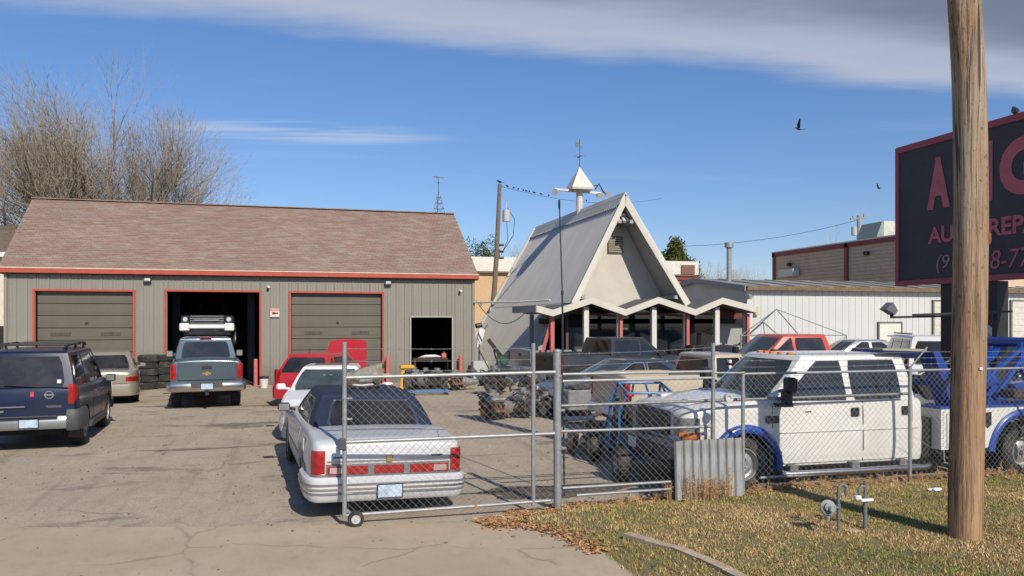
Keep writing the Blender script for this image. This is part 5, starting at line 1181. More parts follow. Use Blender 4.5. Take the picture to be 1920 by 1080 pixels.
# ------------------------------------------------------------------ other buildings
def ribbed_wall(name, p0, p1, z0, z1, pitch, m, parent, piece='wall_panel', depth=.018):
    p0, p1 = Vector(p0), Vector(p1); d = p1 - p0; n = max(1, round(d.length / pitch)); w_ = d.length / n; ht = z1 - z0
    pf = [(0, 0), (0, -depth), (.03, -depth), (.05, -.004), (w_ * .5, -.004), (w_ * .53, -depth * .4), (w_ * .57, -depth * .4), (w_ * .6, -.004), (w_ - .003, -.004), (w_ - .003, 0)]
    me = MB().prism([(a, b, 0) for a, b in pf], (0, 0, ht)).build(piece, m, mesh_only=True, smooth=0); ang = math.atan2(d.y, d.x)
    for i in range(n): link(piece, me, parent, loc=(p0.x + d.x * i / n, p0.y + d.y * i / n, z0), rot=(0, 0, ang))
def build_background():
    wt = mat('white_steel_siding', (.55, .55, .53), .5, .05, var=.06, vs=.7, dirt=(.45, .42, .38), dirt_amt=.35, stretch=(1, 1, .2)); gs = mat('shaded_end_siding', (.40, .41, .43), .5, var=.08, vs=.8)  # end siding is the white one with its shade painted in as grey
    Yw = 28.3; X0 = XA(1400, Yw); X1 = 50.0; ez = ZA(540, X0, Yw); D = 8.4; rz = ez + .5
    g = thing('white_metal_building', 'long low white corrugated metal building with brown eave on the right', 'building', (0, 0, 0))
    ribbed_wall('wall_panel', (X0, Yw), (X1, Yw), 0, ez, .33, wt, g)
    MB().prism([(X0, Yw, 0), (X0, Yw, ez), (X0, Yw + D / 2, rz), (X0, Yw + D, ez), (X0, Yw + D, 0)], (.1, 0, 0)).build('end_wall', gs, g, smooth=0)
    MB().box(((X0 + X1) / 2, Yw + .3, ez / 2), (X1 - X0 - .3, .4, ez - .05)).build('wall_core', gs, g)
    n = 26
    rm = mat('roof_grey_sheet', (.27, .27, .26), .6, .2, var=.25, vs=1, dirt=(.36, .2, .1), dirt_amt=.6)
    for k in range(n):
        u0, u1 = lerp(X0 - .2, X1, k / n), lerp(X0 - .2, X1, (k + 1) / n) - .01
        b = MB(); b.add([(u0, Yw - .25, ez + .06), (u1, Yw - .25, ez + .06), (u1, Yw + D / 2, rz + .1), (u0, Yw + D / 2, rz + .1), (u0, Yw + D + .2, ez + .06), (u1, Yw + D + .2, ez + .06)], [(0, 1, 2, 3), (3, 2, 5, 4)]); b.box((u0 + .02, Yw + D / 4 - .1, (ez + rz) / 2 + .1), (.04, D / 2, .04), Matrix.Rotation(math.atan2(rz - ez + .04, D / 2 + .25), 4, 'X')); b.build('roof_sheet', rm, g, smooth=0)
    MB().box(((X0 + X1) / 2, Yw - .27, ez + .0), (X1 - X0 + .3, .06, .17)).build('eave_gutter', mat('brown_gutter', (.15, .095, .045), .6, var=.3, dirt=(.3, .28, .24), dirt_amt=.4), g)
    for y0, z0, y1, z1 in ((Yw - .25, ez - .02, Yw + D / 2, rz + .02), (Yw + D / 2, rz + .02, Yw + D + .2, ez - .02)): MB().bar((X0 - .22, y0, z0), (X0 - .22, y1, z1), .06, .22).build('rake_trim', mat('grey_blue_trim', (.2, .22, .24), .6), g)
    MB().cyl((XA(1367, Yw + 3), Yw + 3, ez + .3), (XA(1367, Yw + 3), Yw + 3, ZA(462, XA(1367, Yw + 3), Yw + 3)), .11, n=12).cyl((XA(1367, Yw + 3), Yw + 3, ZA(464, XA(1367, Yw + 3), Yw + 3)), (XA(1367, Yw + 3), Yw + 3, ZA(455, XA(1367, Yw + 3), Yw + 3)), .2, n=12).build('flue', M_galv, g)
    def door(pa, pb, top, m_, trim, nm, base=.0):
        a, b = XA(pa, Yw), XA(pb, Yw); zt = ZA(top, a, Yw); d = MB().box(((a + b) / 2, Yw - .045, zt / 2), (b - a, .05, zt)).build(nm, m_, g)
        MB().box((a - .04, Yw - .05, zt / 2), (.07, .08, zt)).box((b + .04, Yw - .05, zt / 2), (.07, .08, zt)).box(((a + b) / 2, Yw - .05, zt + .03), (b - a + .16, .08, .07)).build('door_frame', trim, d); return d, a, b, zt
    M_tr = mat('dark_door_trim', (.12, .12, .11), .6)
    d, a, b, zt = door(1647, 1687, 606, mat('pale_door', (.62, .60, .52), .6), M_tr, 'door'); MB().box((a + .1, Yw - .09, 1.1), (.05, .05, .12)).build('door_handle', M_chr, d); MB().box(((a + b) / 2, Yw - .08, zt - .55), (.3, .01, .05)).build('door_notice', M_tr, d)
    for pa, pb in ((1749, 1826), (1895, 1990)):
        d, a, b, zt = door(pa, pb, 565, mat('roller_cream', (.56, .53, .46), .6), M_tr, 'roller_door')
        for k in range(12): MB().box(((a + b) / 2, Yw - .075, zt * (k + .5) / 12), (b - a - .06, .02, zt / 12 - .03), bev=.006).build('door_panel', mat('roller_cream', (.56, .53, .46), .6), d)
    x = XA(1407, Yw); o = thing('wall_light', 'old round yard light at the left corner of the white metal building', 'wall light', (x, Yw - .05, ez - .42)); MB().bar((0, 0, .1), (-.25, -.3, .12), .05, .05).cyl((-.25, -.3, .1), (-.25, -.3, -.05), .16, .1, 12).build('lamp_head', mat('lamp_grey', (.4, .4, .38), .5), o)
    x = XA(1416, Yw); o = thing('meter_box', 'small yellowed electric box under the yard light', 'electric box', (x, Yw - .1, ez - .95)); MB().box((0, 0, 0), (.18, .14, .35), bev=.02).build('box_body', mat('box_yellowed', (.55, .48, .28), .6), o)
    # tent frame in front of the white wall
    Yt = 26.6; L_, R2 = XA(1389, Yt), XA(1587, Yt); xc = XA(1484, Yt); zt = ZA(579, xc, Yt); ze = ZA(629, xc, Yt); t = thing('canopy_tent_frame', 'bare pipe frame of a canopy tent against the white metal wall', 'tent frame', (0, 0, 0)); tm = mat('grey_pipe', (.22, .23, .22), .5, .3)
    for a, b in (((L_, Yt, ze), (xc, Yt + 1, zt)), ((R2, Yt, ze), (xc, Yt + 1, zt)), ((L_ + 1.2, Yt + 1.4, ze), (xc, Yt + 1, zt)), ((R2 - 2.2, Yt, ze), (xc, Yt + 1, zt)), ((L_, Yt, ze), (R2, Yt, ze)), ((L_ + 1, Yt + 1.4, ze), (R2, Yt + 1.4, ze))): MB().cyl(a, b, .022, n=6).build('roof_pipe', tm, t)
    for a in ((L_, Yt), (R2, Yt), (L_ + 1, Yt + 1.4), (R2 - .1, Yt + 1.4)): MB().cyl((a[0], a[1], 0), (a[0], a[1], ze), .022, n=6).build('leg', tm, t)
    MB().cyl((R2, Yt, ze), (R2 - .3, Yt, ze - .35), .02, n=6).build('brace', tm, t)
    # tan warehouse with maroon trim
    XB = 32.5; Ya, Yb = 22.0, 47.5; zt = 7.15; tb = mat('tan_block_wall', (.56, .42, .29), .8, var=.08, vs=2, dirt=(.22, .18, .14), dirt_amt=.3); mr = mat('maroon_trim', (.22, .035, .03), .6)
    g = thing('tan_warehouse', 'tall tan warehouse with maroon trim rising behind the white metal building', 'building', (0, 0, 0))
    XB = XA(1450, 47.5); MB().box((XB + 12, (38 + 47.5) / 2, zt / 2), (24, 47.5 - 38 + .0, zt)).box((XB + 12, 34, zt / 2), (24, 8, zt)).build('wall', tb, g)
    MB().box((XB - .04, 38.75, zt - .1), (.1, 17.6, .28)).build('roof_trim', mr, g); MB().box((XB + .1, 38.75, zt + .08), (.4, 17.7, .08)).build('parapet_cap', mat('cap_white', (.6, .58, .54), .5), g)
    for px, wd in ((1588, .3), (1452, .25)):
        yy = XB / math.tan(TH + math.atan((px - 960) / FPX)); MB().box((XB - .04, yy, zt / 2), (.1, wd, zt)).build('vertical_trim', mr, g)
    for px, py in ((1627, 475), (1482, 496)):
        yy = XB / math.tan(TH + math.atan((px - 960) / FPX)); z = ZA(py, XB, yy); MB().box((XB - .1, yy, z), (.2, .35, .22), bev=.03).build('wall_light', M_blk, g)
    yy = XB / math.tan(TH + math.atan((1486 - 960) / FPX)); MB().box((XB - .3, yy, ZA(512, XB, yy)), (.5, 1.6, .5)).build('vent_hood', mat('cap_white', (.6, .58, .54), .5), g)
    ct = MB()
    for k in range(33): ct.box((XB - .006, 38.75, .22 * k + .1), (.012, 17.4, .012))
    ct.build('block_joints', mat('mortar', (.22, .18, .14), .9), g)
    g = thing('rooftop_unit', 'pale rooftop air unit with sloping green-grey side above the tan warehouse', 'rooftop unit', (XA(1650, 41), 41, zt)); 
    MB().box((.6, 0, .75), (2.2, 1.8, 1.5), bev=.03).build('unit_body', mat('unit_pale', (.48, .49, .44), .6, var=.15, vs=3, dirt=(.3, .3, .25)), g); MB().prism([(-.5, -.9, .2), (-.5, -.9, 1.45), (-.62, -.9, 1.45), (-1.0, -.9, .55), (-.85, -.9, .2)], (0, 1.8, 0)).build('air_hood', mat('unit_green', (.2, .26, .25), .6), g)
    # cream and orange building far behind
    cm = mat('cream_parapet', (.62, .60, .52), .7); og = mat('orange_tan_wall', (.52, .35, .19), .8, var=.08)
    Yc = 58.0; a, b = XA(855, Yc), XA(1304, Yc); zt = ZA(486, (a + b) / 2, Yc); z2 = ZA(512, (a + b) / 2, Yc); g = thing('cream_building', 'long orange-tan building with cream parapet behind the A-frame', 'building', (0, 0, 0))
    MB().box(((a + b) / 2, Yc + 6, z2 / 2), (b - a, 12, z2)).build('wall', og, g); MB().box(((a + b) / 2, Yc + 5.9, (zt + z2) / 2), (b - a + .3, 12.3, zt - z2)).build('parapet', cm, g); MB().box(((a + b) / 2, Yc - .2, z2 - .06), (b - a, .2, .14)).build('parapet_rail', mat('rail_brown', (.15, .1, .07), .7), g)  # dark brown rail along the foot of the parapet
    c0, c1 = XA(1274, Yc), XA(1299, Yc); MB().box(((c0 + c1) / 2, Yc - .3, (ZA(496, c0, Yc) + z2) / 2), (c1 - c0, .1, ZA(496, c0, Yc) - z2 - .1)).build('brick_infill', mat('brick_brown', (.2, .1, .07), .9, var=.3, vs=12), g); MB().box((XA(1286, Yc), Yc - .1, z2 - .3), (2.6, .2, .25)).build('red_band', mr, g)
    # neighbour at the far left
    Yn = 37.0; a, b = XA(-160, Yn), XA(24, Yn); zt = ZA(478, b, Yn); g = thing('left_neighbour_building', 'cream building with brown roof peeking out at the left edge', 'building', (0, 0, 0))
    MB().box(((a + b) / 2, Yn + 4, zt / 2), (b - a, 8, zt)).build('wall', mat('neighbour_cream', (.58, .55, .45), .8), g); MB().box((b - 1.0, Yn - .03, 1.6), (1.4, .08, 1.3)).build('window', M_glass, g)
    MB().prism([(a - .4, Yn - .4, zt), (a - .4, Yn + 8.4, zt), (a - .4, Yn + 4, ZA(424, b, Yn + 4))], (b - a + .8, 0, 0)).build('roof', mat('brown_roof', (.14, .10, .07), .9, var=.3, vs=4), g, smooth=0); MB().box(((a + b) / 2, Yn - .4, zt - .02), (b - a + .8, .1, .2)).build('fascia', mat('pale_trim', (.6, .6, .58), .6), g)

# ------------------------------------------------------------------ trees
def bare_tree(name, label, loc, H, spread, seed, group=None, lean=0, depth=7, r0=.28, m=None, dens=2.55, stems=4, tw_r=1.0):
    """limbs rise steeply from low on the trunk, forking again and again into a haze of fine twigs"""
    r = random.Random(seed); t = thing(name, label, 'tree', loc, 0, group); trunk, tw = MB(), MB(); m = m or mat('bare_bark', (.22, .175, .135), .9, var=.2, vs=5)
    def go(p, d, l, rad, k):
        segs = 3 if k > 1 else 2; pts = [p]; dd = d.copy()
        for i in range(segs):
            dd = (dd + Vector((r.gauss(0, .10), r.gauss(0, .10), r.gauss(.02, .05)))).normalized(); pts.append(pts[-1] + dd * l / segs)
        big = k >= depth - 3; b = trunk if big else tw
        if k >= 3: b.tube(pts, [lerp(rad, rad * .7, i / segs) for i in range(segs + 1)], 6 if big else 4, cap=False)
        else:
            for q0, q1 in zip(pts, pts[1:]):
                rr = rad * tw_r; s_ = Vector((rr, 0, 0)); o = len(b.v); b.v.extend([tuple(q0 - s_), tuple(q0 + s_), tuple(q1), tuple(q0 + Vector((0, rr, 0)))]); b.f += [(o, o + 1, o + 2), (o + 1, o + 3, o + 2), (o + 3, o, o + 2)]
        if k == 0: return
        n = stems if k == depth else int(dens) + (1 if r.random() < dens % 1 else 0)
        u = Vector((0, 0, 1)) if abs(dd.z) < .9 else Vector((1, 0, 0)); x = dd.cross(u).normalized(); y = dd.cross(x); a0 = r.uniform(0, 6.3)
        for i in range(n):
            a = a0 + 2 * PI * (i + r.random() * .5) / n; sp = (r.uniform(.22, .5) if k < depth else r.uniform(.2, .55)) * spread
            if i == 0: sp *= .3
            nd = (dd * math.cos(sp) + (x * math.cos(a) + y * math.sin(a)) * math.sin(sp)); nd = (nd + Vector((0, 0, .06))).normalized()
            s0 = pts[-1] if i < 2 else lerp(pts[-2], pts[-1], r.uniform(.0, .9)); go(s0, nd, l * r.uniform(.72, .92) * (1.15 if k == depth else 1), rad * r.uniform(.55, .68), k - 1)
        if k < depth - 1 and k > 1:      # side shoots along the limb
            for q in range(2): go(lerp(pts[q], pts[q + 1], r.random()), (dd + Vector((r.gauss(0, .6), r.gauss(0, .6), .2))).normalized(), l * .55, rad * .3, min(k - 2, 2) if k > 2 else 0)
    go(Vector((0, 0, -.1)), Vector((lean, 0, 1)).normalized(), H * .17, r0, depth)
    trunk.build('trunk', m, t); tw.build('crown', mat('bare_twigs', (.26, .215, .16), .9, var=.2, vs=5), t, smooth=0)
    return t
def leafy(name, label, loc, rx, rz, n, pal, seed, group=None, trunk=True, base=.35, ls=.16):
    r = np.random.default_rng(seed); t = thing(name, label, 'tree', loc, 0, group); k = 16
    cl = r.normal(0, 1, (k, 3)); cl /= np.linalg.norm(cl, axis=1)[:, None]; cl *= r.uniform(.25, .85, (k, 1)); cs = r.uniform(.25, .5, k)
    ix = r.integers(0, k, n); d = r.normal(0, 1, (n, 3)); d /= np.linalg.norm(d, axis=1)[:, None]; p = cl[ix] + d * (cs[ix] * r.uniform(.6, 1.1, n))[:, None]
    p[:, 0] *= rx; p[:, 1] *= rx; p[:, 2] = p[:, 2] * rz + rz * (1 + base); p[:, 2] = np.maximum(p[:, 2], .3)
    a = r.normal(0, 1, (n, 3)); a /= np.linalg.norm(a, axis=1)[:, None]; b = np.cross(a, r.normal(0, 1, (n, 3))); b /= np.linalg.norm(b, axis=1)[:, None]; s = r.uniform(.5, 1, (n, 1)) * ls
    V = np.stack([p - a * s, p + b * s * .6, p + a * s], 1).astype(np.float32)
    me = bpy.data.meshes.new('crown'); me.vertices.add(n * 3); me.vertices.foreach_set('co', V.ravel()); me.loops.add(n * 3); me.loops.foreach_set('vertex_index', np.arange(n * 3, dtype=np.int32)); me.polygons.add(n); me.polygons.foreach_set('loop_start', np.arange(0, n * 3, 3, dtype=np.int32)); me.update(calc_edges=True)
    pa = np.array(pal); V = V; c = pa[r.integers(0, len(pal), n)] * r.uniform(.7, 1.3, (n, 1)) * (.75 + .4 * (ix % 4) / 3)[:, None]
    at = me.attributes.new('col', 'FLOAT_COLOR', 'POINT'); at.data.foreach_set('color', np.repeat(np.concatenate([c, np.ones((n, 1))], 1), 3, axis=0).astype(np.float32).ravel()); me.materials.append(_m.setdefault('leaf_attr', None) or attr_mat('far_leaves'))
    link('crown', me, t)
    if trunk: MB().tube([(0, 0, -.1), (.1, 0, rz * .8), (0, 0, rz * 1.4)], [.22, .16, .08], 7).tube([(.05, 0, rz * .7), (rx * .4, .1, rz * 1.4)], [.12, .04], 5).build('trunk', mat('dark_bark', (.09, .07, .055), .9), t)
    return t
def build_trees():
    _m['leaf_attr'] = attr_mat('far_leaves')
    bare_tree('bare_tree', 'wide bare tree with upswept limbs behind the left end of the garage roof', (XA(92, 44), 44, 0), 15.4, 1.35, 41, 'bare trees behind the garage', lean=-.05, depth=8, r0=.30, stems=5, dens=2.3)
    bare_tree('bare_tree', 'dense rounded bare tree behind the middle-left of the garage roof', (XA(245, 45), 45, 0), 16.6, 1.3, 29, 'bare trees behind the garage', depth=8, r0=.30, stems=6, dens=2.9)
    bare_tree('bare_tree', 'slimmer bare tree at the right side of the clump behind the garage roof', (XA(316, 46), 46, 0), 15.4, 1.35, 12, 'bare trees behind the garage', lean=.05, depth=8, r0=.24, stems=5, dens=2.75)
    bare_tree('bare_tree', 'sparse leaning bare tree cut by the left edge of the photo', (XA(15, 43), 43, 0), 11.5, 1.3, 5, 'bare trees behind the garage', lean=-.25, depth=7, r0=.24, stems=4, dens=2.4)
    for i, (px, Y, ty_, sd, lab) in enumerate(((952, 75, 442, 3, 'small bare tree right of the leaning utility pole'), (1345, 70, 478, 8, 'round bare tree beyond the flue of the white metal building'), (1420, 82, 493, 13, 'low spreading bare tree left of the tan warehouse corner'), (1392, 90, 490, 17, 'faint bare tree between two others over the white building roof'), (1318, 88, 492, 4, 'short bare tree beside the green cedar'))):
        bare_tree('far_bare_tree', lab, (XA(px, Y), Y, 0), ZA(ty_, XA(px, Y), Y) / .80, 1.3, sd, 'far bare trees on the skyline', depth=6, r0=.16, m=mat('far_bark', (.2, .19, .18), .9))
    for px, sd, lab in ((1545, 31, 'leftmost tuft of bare twigs above the tan warehouse roof'), (1578, 32, 'right tuft of bare twigs above the tan warehouse roof')):
        bare_tree('far_bare_tree', lab, (XA(px, 80), 80, 0), ZA(446, XA(px, 80), 80) / .82, .7, sd, 'far bare trees on the skyline', depth=6, r0=.2, m=mat('far_bark', (.2, .19, .18), .9))
    g1 = [(.045, .07, .02), (.07, .09, .025), (.03, .045, .015)]; g2 = [(.14, .13, .03), (.10, .11, .025), (.06, .08, .02)]
    leafy('evergreen_tree', 'dark evergreen left half of the pair beyond the garage roof end', (XA(893, 66), 66, 0), 2.0, 4.3, 9000, g1, 1, 'dark evergreens behind the garage'); leafy('evergreen_tree', 'dark evergreen beside the utility pole foot, lower than its neighbour', (XA(914, 68), 68, 0), 1.9, 4.2, 9000, g1, 2, 'dark evergreens behind the garage')
    leafy('cedar_tree', 'round olive-green cedar over the cream parapet right of the A-frame', (XA(1271, 72), 72, 0), 2.5, 4.9, 14000, g2, 3, ls=.26)
    leafy('far_shrub', 'low dark hedge on the skyline left of the tan warehouse', (XA(1400, 95), 95, 0), 9, 1.7, 6000, [(.05, .06, .03), (.08, .07, .04)], 4, trunk=False, base=.1, ls=.3)

# ------------------------------------------------------------------ poles, wires, birds, sign
def wood_mat():
    def f(N, L, b):
        geo, noise, rng, mix, mt, crack, bump = node_kit(N, L)
        c = mix(rng(noise(9, 7, .7, (1, 1, .07)), .36, .64), (.22, .145, .09), (.43, .30, .19)); c = mix(rng(noise(2.2, 5, .6, (1, 1, .5)), .45, .7, 0, .55), c, (.40, .21, .10))
        c = mix(rng(noise(28, 5, .6, (1, 1, .03), .3), .53, .64, 0, .85), c, (.09, .06, .04)); c = mix(rng(noise(22, 2, .5, (1, 1, .8)), .64, .70, 0, .85), c, (.10, .06, .035))
        c = mix(rng(noise(3, 6, .6, (1, 1, .12)), .5, .7, 0, .6), c, (.46, .40, .33))
        sp = N.new('ShaderNodeSeparateXYZ'); L(geo.outputs['Position'], sp.inputs[0]); c = mix(rng(sp.outputs[2], .2, 4.2, .75, .0), c, mix(rng(noise(20, 5, .6, (1, 1, .04)), .35, .65), (.26, .12, .05), (.52, .30, .14)))
        c = mix(rng(noise(40, 4, .7, (1, 1, .025), .2), .54, .60, 0, .75), c, (.10, .065, .04)); c = mix(rng(noise(14, 3, .6, (1, 1, .02), .5), .60, .635, 0, .9), c, (.045, .03, .02))
        L(c, b.inputs['Base Color']); b.inputs['Roughness'].default_value = .85; bump(noise(24, 6, .7, (1, 1, .05)), 1.0, .03, b)
    return surf_mat('weathered_pole_wood', f)
def bird(name, label, loc, rz, sz=1.0, fly=False, group=None, parts=True):
    m = mat('bird_black', (.015, .016, .022), .5); t = thing(name, label, 'bird', loc, rz, group); b = MB(); s = sz
    rows = []
    for y, rx, zc, rzz in ((-.20, .004, -.02, .004), (-.14, .022, -.01, .012), (-.06, .045, .01, .04), (.02, .06, .03, .06), (.08, .05, .05, .055), (.12, .03, .085, .035), (.15, .032, .105, .034), (.18, .022, .105, .022), (.20, .008, .10, .008), (.235, .002, .095, .002)):
        rows.append([Vector((math.cos(a) * rx, y, zc + math.sin(a) * rzz)) * s for a in [2 * PI * i / 10 for i in range(10)]])
    b.grid(rows, closed=True); b.f.append(tuple(range(10))); b.f.append(tuple(99 - i for i in range(10)))
    b.build('body', m, t, smooth=60); 
    if fly:
        for sg in (-1, 1):
            up = .62 if sg < 0 else .2
            q = [(0, .08, .05), (sg * .16, .12, .05 + up * .28), (sg * .40, .02, .05 + up * .75), (sg * .36, -.05, .05 + up * .68), (sg * .15, -.06, .05 + up * .22), (0, -.06, .03)]
            MB().prism([Vector(p) * s for p in q], (0, 0, .012 * s)).build('wing', m, t, smooth=0)
        MB().prism([Vector(p) * s for p in ((-.02, -.16, 0), (.02, -.16, 0), (.06, -.34, 0), (-.06, -.34, 0))], (0, 0, .01 * s)).build('tail', m, t, smooth=0)
    elif parts:
        MB().prism([Vector(p) * s for p in ((-.015, -.14, -.005), (.015, -.14, -.005), (.03, -.3, -.06), (-.03, -.3, -.06))], (0, 0, .01 * s)).build('tail', m, t, smooth=0)
        MB().cyl((.02 * s, .0, -.02 * s), (.02 * s, .0, -.08 * s), .004 * s, n=4).cyl((-.02 * s, .0, -.02 * s), (-.02 * s, 0, -.08 * s), .004 * s, n=4).build('legs', M_blk, t)
    return t
def build_poles():
    wm = wood_mat(); px0 = G(1810, 1006, .09); x, y = px0.x, px0.y
    t = thing('wooden_utility_pole', 'thick knotty wooden utility pole on the lawn in front of the sign', 'utility pole', (x, y, .05)); b = MB(); rows = []; n = 26
    for i in range(60):
        z = i / 59 * 10.0 - .1; rr = .178 - .002 * z; 
        rows.append([Vector((math.cos(a) * rr * (1 + .035 * math.sin(3 * a + z * .7) + .02 * math.sin(7 * a + 1.3 * z)) + interp(z, [(0, 0), (.57, .006), (1.3, .03), (2.13, .054), (3.0, .072), (3.7, .078), (4.5, .065), (5.1, .045), (6.1, -.03), (10, -.35)]), math.sin(a) * rr * (1 + .03 * math.sin(2 * a + z)), z)) for a in [2 * PI * k / n for k in range(n)]])
    b.grid(rows, closed=True); b.f.append(tuple(range(n))); b.f.append(tuple(60 * n - 1 - k for k in range(n))); b.build('pole_shaft', wm, t, smooth=60)
    MB().lathe([(.05, 0), (.03, .008), (.0001, .008)], Matrix.Translation((.16, -.145, 3.35)) @ Matrix.Rotation(PI / 2, 4, 'X') @ Matrix.Scale(1.6, 4, (0, 1, 0)), 14).build('knot', mat('knot_brown', (.16, .07, .03), .9, var=.3, vs=30), t)
    MB().box((.03, -.178, 1.92), (.04, .006, .03)).build('staple_tag', mat('tag_white', (.7, .7, .7), .4), t)
    # the leaning far pole with transformer
    Yp = 46.0; X = XA(926, Yp); zt = ZA(345, X, Yp); lx = XA(937, Yp) - X; t = thing('utility_pole', 'thin leaning wooden utility pole with a grey transformer behind the A-frame', 'utility pole', (X, Yp, 0)); pm = mat('far_pole_wood', (.17, .13, .095), .9, var=.2)
    MB().tube([(-.25, 0, 0), (lx * .5, 0, zt * .62), (lx, 0, zt)], [.19, .15, .12], 8).build('pole_shaft', pm, t); zc = ZA(404, X, Yp); 
    MB().cyl((lx + .42, 0, zc - .35), (lx + .42, 0, zc + .3), .24, n=14).cyl((lx + .42, 0, zc + .3), (lx + .42, 0, zc + .85), .03, n=6).cyl((lx + .42, 0, zc + .3), (lx + .42, 0, zc + .36), .2, n=14).build('transformer', mat('transformer_grey', (.45, .46, .46), .5), t)
    MB().tube([(lx + .5, 0, zc + .5), (lx + .95, 0, zc - .2), (lx + .85, 0, zc - 1.2), (lx + .2, 0, zc - 2.2)], .02, 5).tube([(lx + .45, 0, zc - .4), (lx + .5, 0, zc - 1.5), (lx + .1, 0, zc - 2.4)], .02, 5).build('drop_cables', M_blk, t)
    for q in (1.2, 1.6, 2.0): MB().cyl((lx * .8, -.1, zc - q - .6), (lx * .8 + .3, -.1, zc - q - .6), .07, n=8).build('insulator', M_blk, t)
    # wire with birds
    top = Vector((X + lx, Yp, zt - .1)); end = Vector((XA(1240, 60), 60, ZA(372, XA(1240, 60), 60)))
    def wp(u): return lerp(top, end, u) - Vector((0, 0, 1.15 * 4 * u * (1 - u) * .6))
    o = MB().tube([wp(i / 24) for i in range(25)], .011, 4).build('overhead_wire', M_blk); tag(o, 'thin overhead wire running right from the leaning utility pole with birds on it', 'wire')
    for i, u in enumerate((.035, .065, .085, .11, .125, .14, .165, .2, .24, .4, .455)):
        p = wp(u); bird('perched_bird', '%s tiny black bird from the leaning pole in the row along the overhead wire' % ('first second third fourth fifth sixth seventh eighth ninth tenth eleventh'.split()[i]), (p.x, p.y, p.z + .09), rnd.uniform(-.6, .6), .95, group='birds perched on the overhead wire', parts=False)
    bird('perched_bird', 'black bird on the very top of the leaning utility pole', (X + lx, Yp, zt + .12), .5, 1.3)
    # far crossarm pole by the warehouse
    Yq = 62.0; X = XA(1610, Yq); zt = ZA(404, X, Yq); t = thing('utility_pole', 'distant utility pole with crossarm above the tan warehouse roof', 'utility pole', (X, Yq, 0)); gm = mat('grey_pole', (.28, .26, .25), .9)
    MB().cyl((0, 0, 0), (0, 0, zt), .2, .16, 8).build('pole_shaft', gm, t); MB().bar((-.9, 0, zt - .35), (.9, 0, zt - .15), .14, .14).box((-.6, 0, zt - .2), (.1, .1, .3)).box((.6, 0, zt - .02), (.1, .1, .3)).build('crossarm', gm, t); MB().cyl((-.5, 0, zt - 1.9), (-.5, 0, zt - 1.1), .26, n=10).build('transformer', mat('transformer_grey', (.45, .46, .46), .5), t)
    a, b_ = Vector((XA(1276, 60), 60, ZA(462, XA(1276, 60), 60))), Vector((X, Yq, zt - .4)); o = MB().tube([lerp(a, b_, i / 12) - Vector((0, 0, .5 * 4 * (i / 12) * (1 - i / 12))) for i in range(13)], .018, 4).build('overhead_wire', M_blk); tag(o, 'distant sagging wire low over the white building roof', 'wire')
    # birds in the air and on the sign
    d = 34.0; bird('flying_bird', 'black bird flying with raised wings in the clear sky left of the sign', P(1498, d, 2.5 + (600 - 243) / FPX * d), R_(60), .8, True)
    d = 60.0; bird('flying_bird', 'tiny distant bird speck in the sky just left of the sign', P(1648, d, 2.5 + (600 - 354) / FPX * d), R_(20), .8, True)
    # slim mast by the gate
    g = G(1058, 930); t = thing('slim_antenna_mast', 'slim dark antenna mast standing beside the thick gate post', 'antenna mast', (g.x, g.y, 0)); zt = ZA(375, g.x, g.y)
    MB().cyl((0, 0, 0), (-.03, 0, 2.9), .014, n=6).cyl((-.03, 0, 2.88), (-.075, 0, zt), .010, n=6).cyl((-.03, 0, 2.86), (-.03, 0, 2.92), .02, n=8).build('mast', mat('mast_dark', (.05, .055, .065), .5, .4), t); MB().cyl((-.075, 0, zt - .12), (-.075, 0, zt), .016, n=6).build('tip', M_blk, t)
    # billboard
    XS = 13.4; YL, YR = 15.0, 8.9; dz = DEP(XS, YL); z0, z1 = ZA(537, XS, YL), ZA(280, XS, YL)
    t = thing('repair_shop_sign', 'large dark billboard with hand-painted red lettering on two black posts', 'sign', (XS, YL, z0)); H = z1 - z0; W = YL - YR; bm = mat('sign_charcoal', (.052, .050, .052), .7, var=.15, vs=2, dirt=(.075, .072, .072), dirt_amt=.4); rm = mat('sign_dull_red', (.36, .08, .10), .7, var=.12, vs=4)
    MB().box((.15, -W / 2, H / 2), (.30, W - .04, H - .04)).build('board', bm, t)
    MB().box((-.01, -W / 2, .06), (.05, W, .12)).box((-.01, -W / 2, H - .06), (.05, W, .12)).box((-.01, -.05, H / 2), (.05, .1, H - .26)).box((-.01, -W + .05, H / 2), (.05, .1, H - .26)).box((.15, -W / 2, H + .01), (.34, W, .03)).box((.15, .01, H / 2), (.3, .03, H)).build('frame', rm, t)
    for sgx, lst in ((0, ()),):
        pass
    def ySIGN(px): return XS / math.tan(TH + math.atan((px - 960) / FPX))
    def put(txt, px_l, px_r, py_b, py_t, m_, off=0.0, nm='lettering', shear=0):
        ya, yb = ySIGN(px_l), ySIGN(px_r); za = ZA(py_b, XS, ya) ; zb_ = ZA(py_t, XS, ya)
        o = text_mesh(txt, 1.0, m_, nm, .004, off, shear); me = o.data; xs = [v.co.x for v in me.vertices]; ys = [v.co.y for v in me.vertices]; w_, h_ = max(xs) - min(xs), max(ys) - min(ys)
        for v in me.vertices:
            u, q = (v.co.x - min(xs)) / w_, (v.co.y - min(ys)) / h_; v.co = Vector((-.008 - (.004 - v.co.z), -(u * (ya - yb)), q * (zb_ - za)))
        o.parent = t; o.location = (0, ya - YL, za - z0); return o
    L1 = mat('letter_red', (.52, .13, .16), .7, var=.1, vs=5); L2 = mat('letter_pale_red', (.36, .20, .20), .7)
    put('A', 1739, 1782, 395, 300, L1, .06); put('N', 1789, 1862, 388, 282, L1, .05); put('G', 1875, 1960, 372, 266, L1, .05)
